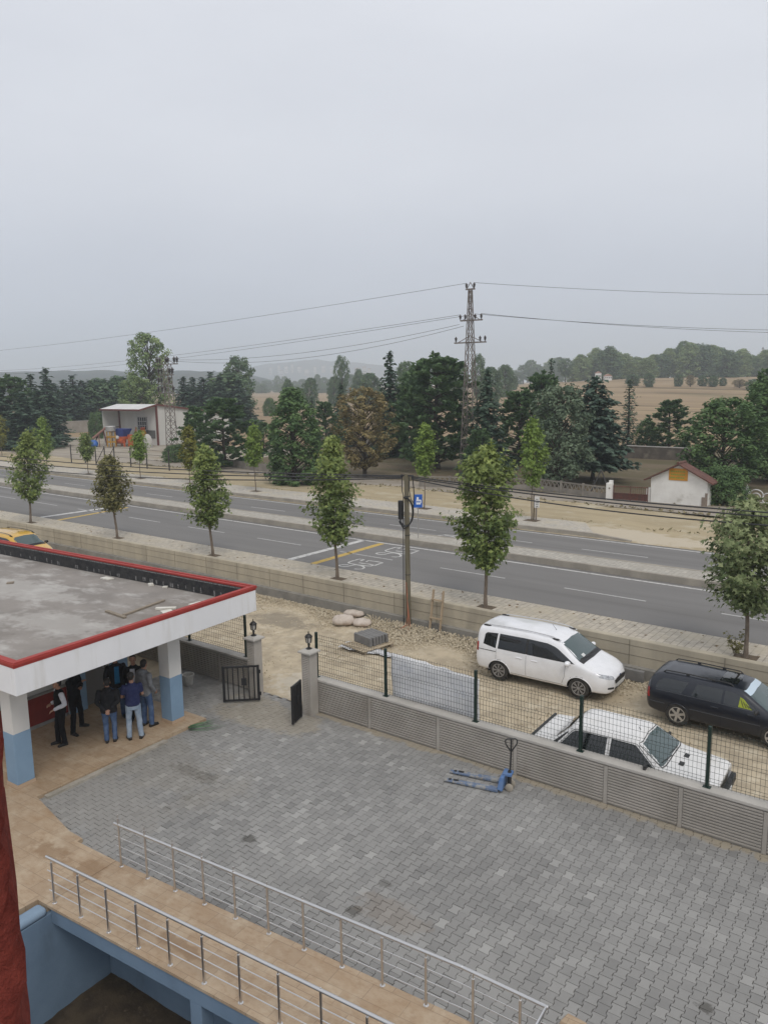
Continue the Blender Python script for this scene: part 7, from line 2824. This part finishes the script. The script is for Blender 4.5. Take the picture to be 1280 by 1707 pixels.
t = thing('silo_feeder', 'small silver tank on a yellow stand left of the mixing machine', 'machine', q, 0, None, (.62, .62, .74))
mb = MB()
mb.lathe([(.4, 2.6), (1.0, 2.9), (1.05, 3.6), (.9, 3.75)], n=14)
mb.build('tank', mat('dull silver tank', (0.42, .41, .39), rough=.45, metal=.4), t, smooth=40)
mb = MB()
for x in (-.6, .6):
    for y in (-.6, .6):
        mb.bar((x, y, 0), (x, y, 2.75), .16)
for z in (.9, 1.8):
    mb.box((0, 0, z), (1.4, 1.4, .25))
mb.build('stand', m_yl, t)
a, b = yard(148, 745), yard(181, 742)
t = thing('conveyor', 'long sloping auger conveyor rising towards the silver tank', 'conveyor', a)
mb = MB()
L3 = b - a
mb.tube([V((0, 0, .6)), L3 + V((0, 0, 2.5))], .16, 10)
mb.build('auger_tube', mat('rusty red tube', (0.24, .12, .09), rough=.7), t)
mb = MB()
p = L3 * .55
mb.bar(p + V((0, 0, 1.6)), p + V((-.6, -.5, 0)), .12)
mb.bar(p + V((0, 0, 1.6)), p + V((.9, -.5, 0)), .12)
mb.bar(L3 * .8 + V((0, 0, 2.1)), L3 * .8 + V((.7, 0, 0)), .12)
mb.build('support_leg', m_strim, t)
q = yard(157, 745)
mb = MB()
mb.ball((0, 0, .7), 1.3, .9, .85, 14, 8)
mb.ball((.7, -.2, .5), .9, .7, .6, 12, 7)
mb.ball((-.6, .1, .95), .6, .6, .55, 10, 6)
o = mb.build('tarp_bundle', mat('bright blue tarpaulin', (0.02, 0.09, 0.32), (0.03, .12, .38), 3, .5, bump=1.0, bscale=5), smooth=180)
o.location = q
o.scale = (.58, .58, .62)
tag(o, 'bright blue tarpaulin bundle lying at the foot of the conveyor', 'tarpaulin')
q = yard(241, 742)
t = thing('drum_mixer', 'yellow drum mixer with orange mouth at the right end of the shed wall', 'machine', q, rad(-15), None, (.7, .7, .68))
mb = MB()
mb.tube([V((0, 0, 1.9)), V((.2, -.15, 2.5)), V((.4, -.25, 3.2))], [.55, .6, .4], 14)
mb.build('drum', m_yl, t, smooth=40)
mb = MB()
for x in (-.6, .7):
    mb.bar((x, -.3, 0), (0.1, 0, 2.1), .16)
    mb.bar((x, .4, 0), (0.1, 0, 2.1), .16)
mb.tube([V((.4, -.25, 3.2)), V((.45, -.3, 3.45))], [.42, .5], 14)
mb.build('stand', m_or, t)
q = yard(226, 744)
t = thing('hopper_frame', 'red tripod hopper frame leaning by the shed wall', 'machine', q, 0, None, (.9, .9, .85))
mb = MB()
for x in (-.7, 0, .7):
    mb.bar((x, 0, 0), (.2, .2, 3.0), .13)
mb.box((.1, .1, 1.2), (1.2, .7, .12))
mb.build('frame', mat('faded red steel', (0.32, .12, .09), rough=.7), t)
q = yard(247, 746)
t = thing('cement_sack_heap', 'white rounded heap by the corner post of the shed', 'heap', q, 0, None, (.75, .75, .85))
mb = MB()
mb.ball((0, 0, .5), 1.1, .8, 1.6, 12, 8)
mb.build('heap', mat('pale heap', (0.5, .48, .44), (0.4, .38, .34), 3, .9, bump=.8, bscale=6), t, smooth=180)
q = yard(272, 741)
t = thing('yellow_drum', 'small yellow drum beside the shed side wall', 'drum', q)
mb = MB()
mb.lathe([(.45, 0), (.47, .1), (.45, .5), (.47, .55), (.45, 1.0), (.4, 1.02)], n=14)
mb.build('barrel', m_yl, t, smooth=40)
# works fence: dark posts with thin rails and barred gate
t = thing('works_fence', 'thin dark post and wire fence along the works yard', 'fence', G(120, 772, 1.05))
o0 = G(120, 772, 1.05)
pxs = [(120, 772), (143, 773), (161, 775), (176, 776), (192, 777), (219, 779), (246, 782), (283, 786)]
prev = None
for (px, py) in pxs:
    p = G(px, py, 1.05) - o0
    mb = MB()
    mb.box((p.x, p.y, .95), (.085, .085, 2.0))
    mb.build('fence_post', m_dm, t)
    if prev is not None:
        mb = MB()
        for z in (.4, .9, 1.4, 1.85):
            mb.bar(prev + V((0, 0, z)), p + V((0, 0, z)), .025)
        if px in (161, 176, 192):
            mb.bar(prev + V((0, 0, .1)), p + V((0, 0, 1.85)), .05)
        mb.build('fence_wire', m_dm, t)
    prev = p
# far houses
m_far = mat('pale far walls', (0.48, 0.48, 0.48), (0.42, .42, .42), .05, .9)
m_farr = mat('dull far roofs', (0.35, 0.2, 0.15), rough=.9)
def farhouse(name, label, px, d, topy, wpx, basey, roof=False, group=None):
    q = at(px, d, 0)
    w_ = wpx * d / FPX
    zt_, zb2 = topz(px, topy, d), topz(px, basey, d)
    t = thing(name, label, 'building', (q.x, q.y, zb2), YAW, group)
    mb = MB()
    mb.box((0, 0, (zt_ - zb2) / 2 - 1), (w_, w_ * .7, zt_ - zb2 + 2))
    mb.build('wall', m_far, t)
    hh = zt_ - zb2
    if roof:
        mb = MB()
        mb.extr([(-w_ * .56, -w_ * .4, hh), (w_ * .56, -w_ * .4, hh), (0, -w_ * .4, hh + w_ * .3)], (0, w_ * .8, 0))
        fixn(mb.build('roof', m_farr, t))
    else:
        mb = MB()
        mb.box((0, 0, hh + .3), (w_ * 1.02, w_ * .72, .6))
        mb.build('roof', m_farr, t)
    for k in range(3 if wpx < 6 else 4):
        for j in range(max(1, int(hh / 6))):
            mb = MB()
            mb.box((w_ * (-.36 + .24 * k), -w_ * .35 - .05, 2 + j * 5.5 if hh > 8 else hh * .55), (w_ * .12, .1, 2.0 if hh > 8 else hh * .3))
            mb.build('window', m_black, t)
    return t
fg_ = 'far town blocks in the haze'
FH_S = .9
FH = [(452, 2200, 613, 5, 624), (466, 2300, 610, 4, 622), (478, 2300, 611, 6, 621), (488, 2200, 608, 4, 620), (500, 2400, 612, 6, 620), (526, 2200, 612, 5, 622), (540, 2300, 610, 6, 620), (553, 2200, 611, 4, 621), (596, 1500, 614, 8, 632), (608, 1500, 612, 6, 632), (616, 1500, 615, 5, 632), (470, 2000, 618, 6, 626), (512, 2000, 617, 7, 625)]
for i, a in enumerate(sorted(FH)):
    farhouse('town_block', ORD[i] + ' from the left of the pale town blocks below the far mountain', a[0], a[1] * FH_S, a[2], a[3], a[4], False, fg_)
m_far = mat('white farm walls', (0.75, 0.74, 0.72), (0.65, .64, .62), .05, .9)
farhouse('farmhouse', 'white farmhouse with a peaked roof among the ridge trees', 996, 330, 622, 9, 633, True)
farhouse('farm_outbuilding', 'lower white farm building right beside the farmhouse', 1012, 330, 627, 12, 633, True)
q = at(1267, 420, 0)
t = thing('minaret', 'thin pale minaret tip above the ridge wood at the right', 'tower', (q.x, q.y, terr(q.x, q.y)))
zt_ = topz(1267, 578, 420) - terr(q.x, q.y)
mb = MB()
mb.lathe([(.9, 0), (.8, zt_ * .82), (1.1, zt_ * .83), (1.1, zt_ * .86), (.65, zt_ * .865), (.6, zt_ * .92)], n=12)
mb.build('shaft', m_far, t)
mb = MB()
mb.lathe([(.75, zt_ * .92), (.02, zt_)], n=12)
mb.build('cone_roof', mat('grey lead roof', (.2, .21, .22), rough=.6), t)

# ================================================================== THINGS ON THE DIRT ROAD AND IN THE YARD
# sand bags
m_bag = mat('woven sand bag', (0.56, 0.49, 0.42), (0.47, .40, .34), 5, .9, bump=.6, bscale=18, c3=(0.34, 0.22, .15), s3=2.0, lo3=.55, hi3=.7)
def bag(px, py, L_, W_, H__, rz, label, tiltx=0, z=0):
    q = G(px, py, z)
    mb = MB()
    r = random.Random(int(px))
    n, m_ = 18, 10
    rows = []
    for j in range(m_ + 1):
        u = -1 + 2 * j / m_
        row = []
        k = (1 - abs(u) ** 3.2) ** .5 if abs(u) < 1 else 0
        for i in range(n):
            a = 2 * PI * i / n
            row.append((u * L_ / 2, math.cos(a) * W_ / 2 * (.25 + .75 * k) * (1 + .06 * math.sin(3 * a + u * 5)), H__ / 2 + math.sin(a) * H__ / 2 * (.12 + .88 * k) * (1 + .10 * math.sin(u * 7 + a * 2))))
        row.append(row[0])
        rows.append(row)
    mb.grid(rows)
    mb.poly([p for p in rows[0][:-1]])
    mb.poly([p for p in rows[-1][:-1]][::-1])
    o = fixn(mb.build('sand_bag', m_bag, smooth=180))
    o.location = q
    o.rotation_euler = (tiltx, 0, rz)
    return tag(o, label, 'sand bag', 'sand bags near the timber pole')
bag(573, 1040, .82, .50, .36, rad(35), 'pale sand bag standing at the left of the three', .35)
bag(590, 1028, .85, .48, .26, rad(12), 'long flat sand bag lying behind the other two')
bag(604, 1043, .70, .46, .27, rad(25), 'short pale sand bag nearest the concrete block stack', .2)
# kerb blocks on a pallet with white sheet below
m_kst = mat('grey kerb stone', (0.20, 0.195, 0.185), (0.16, .155, .15), 4, .9, bump=.2, bscale=50)
a, b = G(592, 1061, .06), G(619, 1077, .06)
c0 = G(613, 1066, 0)
bx = (G(619, 1077, .1) - G(590, 1066, .1))
ang = math.atan2(bx.y, bx.x)
kx, ky = V((math.cos(ang), math.sin(ang), 0)), V((-math.sin(ang), math.cos(ang), 0))
org = G(590, 1068, .1)
nms = ['front', 'second', 'third', 'fourth', 'fifth', 'rearmost']
for i in range(6):
    mb = MB()
    mb.hexa([(0, 0, 0), (.88, 0, 0), (.88, .11, 0), (0, .11, 0)], [(0, 0, .29), (.88, 0, .29), (.88, .09, .31), (0, .09, .31)])
    o = mb.build('kerb_stone', m_kst, bevel=.012)
    o.location = org + ky * (.135 * i) + kx * (.02 * (i % 2)) + V((0, 0, -.01))
    o.rotation_euler = (0, 0, ang + .01 * (i % 3 - 1))
    tag(o, nms[i] + ' grey kerb stone of the short row standing on the wooden pallet', 'kerb stone', 'grey kerb stones on the pallet')
t = thing('pallet', 'pale wooden pallet lying in front of the grey kerb stones', 'pallet', org + ky * -.42 + V((0, 0, -.12)), ang)
mb = MB()
for k in range(7):
    mb.box((.0 + .17 * k, .62, .095), (.12, 1.35, .022))
mb.build('deck_board', mat('pale pallet wood', (0.45, .37, .26), (0.36, .29, .2), 5, .9), t)
mb = MB()
for y in (.05, .62, 1.2):
    mb.box((.5, y, .042), (1.2, .10, .08))
mb.build('bearer', m_wood, t)
mb = MB()
rows = []
rr = random.Random(12)
P0, P1 = G(566, 1078, 0), G(678, 1099, 0)
dv = (P1 - P0)
nv = V((-dv.y, dv.x, 0)).normalized()
for j in range(7):
    rows.append([P0 + dv * (i / 26) + nv * (lerp(-.12, .55 - .45 * i / 26, j / 6) + .05 * math.sin(i * .9)) + V((0, 0, .0 + .035 * abs(math.sin(i * 1.3 + j)) + .02 * rr.random())) for i in range(27)])
mb.grid(rows)
o = mb.build('plastic_sheet', mat('white plastic sheet', (0.62, .62, .63), (0.54, .53, .52), 6, .5, bump=.4, bscale=20), smooth=180)
tag(o, 'crumpled white plastic sheet trailing from under the wooden pallet', 'plastic sheet')
# ladder leaning on the wall
la, lb = onplaneY(722, 1040, 21.85), onplaneY(735, 1040, 21.85)
t = thing('ladder', 'short rough timber ladder leaning on the concrete wall beside the pole', 'ladder', ((la.x + lb.x) / 2, 21.68, .0))
m_lad = mat('raw timber', (0.40, .31, .21), (0.32, .245, .165), 5, .9, stretch=(1, 1, .3))
for x in (-.21, .21):
    mb = MB()
    mb.bar((x * 1.05, 0.0, 0), (x, .27, 1.55), .075, .05)
    mb.build('stile', m_lad, t)
for f in (.36, .78):
    mb = MB()
    mb.bar((-.24, .27 * f - .03, 1.55 * f), (.24, .27 * f - .03, 1.55 * f), .10, .035)
    mb.build('rung', m_lad, t)
# bucket
q = G(315, 1141, 0)
t = thing('bucket', 'dirty white bucket standing behind the outer column', 'bucket', q)
mb = MB()
mb.lathe([(.0, .004), (.13, .004), (.165, .30), (.18, .31), (.18, .33), (.155, .33), (.12, .03), (0, .03)], n=18)
fixn(mb.build('tub', mat('dirty white plastic', (0.50, .48, .44), (0.38, .36, .32), 5, .6), t, smooth=40))
mb = MB()
mb.tube([V((.18 * math.cos(a), .05 * 0 - .14 * math.sin(a) * .9, .29 - .10 * math.sin(a))) for a in frange(0, PI, 12)], .005, 5)
mb.build('bail', m_steel, t)
# green reed bundle at the terrace corner
m_reed = mat('fresh green blades', (0.06, 0.15, 0.075), (0.11, .22, .10), 8, .6)
q0, q1 = G(314, 1216, .005), G(372, 1205, .005)
mb = MB()
rr = random.Random(15)
dv = q1 - q0
nv = V((-dv.y, dv.x, 0)).normalized()
for k in range(13):
    o_ = rr.uniform(-.17, .17)
    f = rr.uniform(.65, 1.05)
    z = rr.uniform(.01, .07)
    pts = [q0 + nv * o_ * .4 + V((0, 0, z)), q0 + dv * .35 * f + nv * (o_ - .10) + V((0, 0, z + .02)), q0 + dv * .7 * f + nv * (o_ * 1.4 - .08) + V((0, 0, z)), q0 + dv * f + nv * (o_ * 1.8 + .02) + V((0, 0, .012))]
    mb.tube(pts, [.010, .012, .009, .002], 5, True, .35)
o = mb.build('reed_bundle', m_reed, smooth=180)
tag(o, 'bundle of fresh green reed blades lying at the corner of the stone terrace', 'reed bundle')
# hand pallet truck
hA, hB = G(745, 1311, .05), G(838, 1318, .05)
m_ptb = mat('scuffed blue paint', (0.115, 0.16, 0.25), (0.30, .30, .285), 6, .6, lo=.45, hi=.62, c3=(0.30, .27, .22), s3=9, lo3=.55, hi3=.68)
m_ptb2 = mat('bright blue paint', (0.075, 0.16, 0.35), (0.12, .19, .33), 5, .5)
fa = G(829, 1323, .0)          # heel of the near fork
ta = G(738, 1305, .0)
dv = fa - ta
ang = math.atan2(dv.y, dv.x)
t = thing('pallet_truck', 'blue hand pallet truck with upright black handle parked by the ribbed wall', 'pallet truck', fa, ang)
FL = dv.length
for y in (0.0, .40):
    mb = MB()
    mb.hexa([(-FL, y + .03, .03), (0, y, .02), (0, y + .16, .02), (-FL, y + .13, .03)], [(-FL + .02, y + .035, .07), (0, y, .085), (0, y + .16, .085), (-FL + .02, y + .125, .07)])
    fk = mb.build('fork', m_ptb, t, bevel=.008)
    mb = MB()
    mb.box((-FL + .28, y + .08, .0877), (.12, .06, .004))
    mb.box((-FL + .14, y + .08, .0845), (.06, .06, .004), 0, Matrix.Rotation(-.05, 3, 'Y'))
    mb.build('roller_slot', m_black, fk)
    mb = MB()
    mb.lathe([(0, -.03), (.035, -.03), (.035, .03), (0, .03)], (-FL + .2, y + .08, .036), 12, 'Y')
    mb.build('load_roller', m_black, t)
mb = MB()
mb.hexa([(-.02, -.0, .09), (.10, .0, .06), (.10, .56, .06), (-.02, .56, .09)], [(.03, .06, .36), (.12, .06, .36), (.12, .50, .36), (.03, .50, .36)])
mb.box((.16, .28, .37), (.20, .22, .06))
mb.build('head_frame', m_ptb2, t, bevel=.012)
mb = MB()
mb.hexa([(-.001, .03, .15), (.028, .075, .29), (.028, .16, .29), (-.001, .14, .15)], [(-.006, .03, .152), (.022, .075, .292), (.022, .16, .292), (-.006, .14, .152)])
fixn(mb.build('warning_sticker', mat('yellow sticker', (0.62, .48, .03), rough=.5), t))
mb = MB()
mb.lathe([(0.0, -.02), (.045, -.02), (.045, .3), (.03, .34), (0, .34)], (.19, .28, .10), 12)
mb.build('hydraulic_pump', m_black, t, smooth=40)
for y in (.18, .38):
    mb = MB()
    mb.lathe([(0, -.025), (.07, -.025), (.088, -.015), (.088, .015), (.07, .025), (0, .025)], (.21, y, .088), 18, 'Y')
    w_ = mb.build('steer_wheel', mat('worn nylon wheel', (0.36, .32, .26), rough=.6), t, smooth=40)
hz_ = 1.16
mb = MB()
mb.tube([V((.20, .28, .36)), V((.215, .28, .80)), V((.22, .28, hz_))], .02, 10)
mb.build('tiller', m_black, t, smooth=60)
mb = MB()
hd = RT * math.cos(0) 
hdl = Matrix.Rotation(-ang, 3, 'Z') @ RT
pts = [V((0, 0, -.28)), hdl * -.03 + V((0, 0, -.24)), hdl * -.12 + V((0, 0, -.10)), hdl * -.13 + V((0, 0, -.02)), hdl * -.09 + V((0, 0, .02)), V((0, 0, .02)), hdl * .09 + V((0, 0, .02)), hdl * .13 + V((0, 0, -.02)), hdl * .12 + V((0, 0, -.10)), hdl * .03 + V((0, 0, -.24)), V((0, 0, -.28))]
mb.tube([p + V((.22, .28, hz_)) for p in pts], .015, 8)
mb.build('handle_loop', m_black, t, smooth=60)
# concrete lump at the bottom edge of the yard
q = G(948, 1703, 0)
mb = MB()
mb.hexa([(-.1, -.12, 0), (.25, -.12, 0), (.25, .1, 0), (-.08, .1, 0)], [(-.08, -.1, .05), (.22, -.1, .05), (.22, .08, .05), (-.05, .08, .05)])
o = mb.build('stone_piece', m_tile, bevel=.01)
o.location = q
tag(o, 'loose beige stone piece at the end of the walkway railing', 'stone piece')
# old kerb slab leaning at the wall between the cars
q = G(1056, 1127, 0)
mb = MB()
mb.box((0, 0, .17), (.85, .14, .34))
o = mb.build('kerb_slab', m_kst, bevel=.015)
o.location = (q.x, min(q.y, 21.6), 0)
tag(o, 'grey kerb slab at the wall foot between white and dark cars', 'kerb slab')
# dry leaves on the pavement (nobody could count them)
lm = MB()
rr = random.Random(44)
for i in range(190):
    x = rr.uniform(-55, 6)
    y = 22.35 + (rr.random() ** .7) * 1.35 if rr.random() < .5 else rr.choice((23.7, 22.9)) + rr.gauss(0, .12)
    y = min(23.8, max(22.3, y))
    lm.cur = rr.random()
    leaf(lm, V((x, y + wallY(x) - 22, 1.097)), V((rr.uniform(-.3, .3), rr.uniform(-.3, .3), 1)), rr.uniform(.07, .17), rr, True)
tag(lm.build('leaves', leafmat('dry leaves', (0.10, 0.06, 0.025), (0.25, .16, .07), .1), attr=True), 'dry brown leaves scattered along the near pavement', 'leaves', kind='stuff')
# weeds and dry tufts along the verge
wm = MB()
for i in range(900):
    x = rr.uniform(-70, 0)
    y = rr.choice((39.5, 45.8, 45.6, 49.2)) + rr.gauss(0, .25)
    zb2 = 1.13
    for k in range(3):
        wm.cur = rr.random()
        wm.v += [(x + rr.uniform(-.1, .1), y + rr.uniform(-.1, .1), zb2), (x + rr.uniform(-.1, .1) + .03, y + rr.uniform(-.1, .1), zb2), (x + rr.uniform(-.2, .2), y + rr.uniform(-.2, .2), zb2 + rr.uniform(.04, .13))]
        n_ = len(wm.v)
        wm.face((n_ - 3, n_ - 2, n_ - 1))
tag(wm.build('weeds', leafmat('dry verge weeds', (0.12, 0.11, 0.045), (0.28, .23, .12), .1), attr=True), 'dry weeds and grass tufts along the sandy verge', 'weeds', kind='stuff')
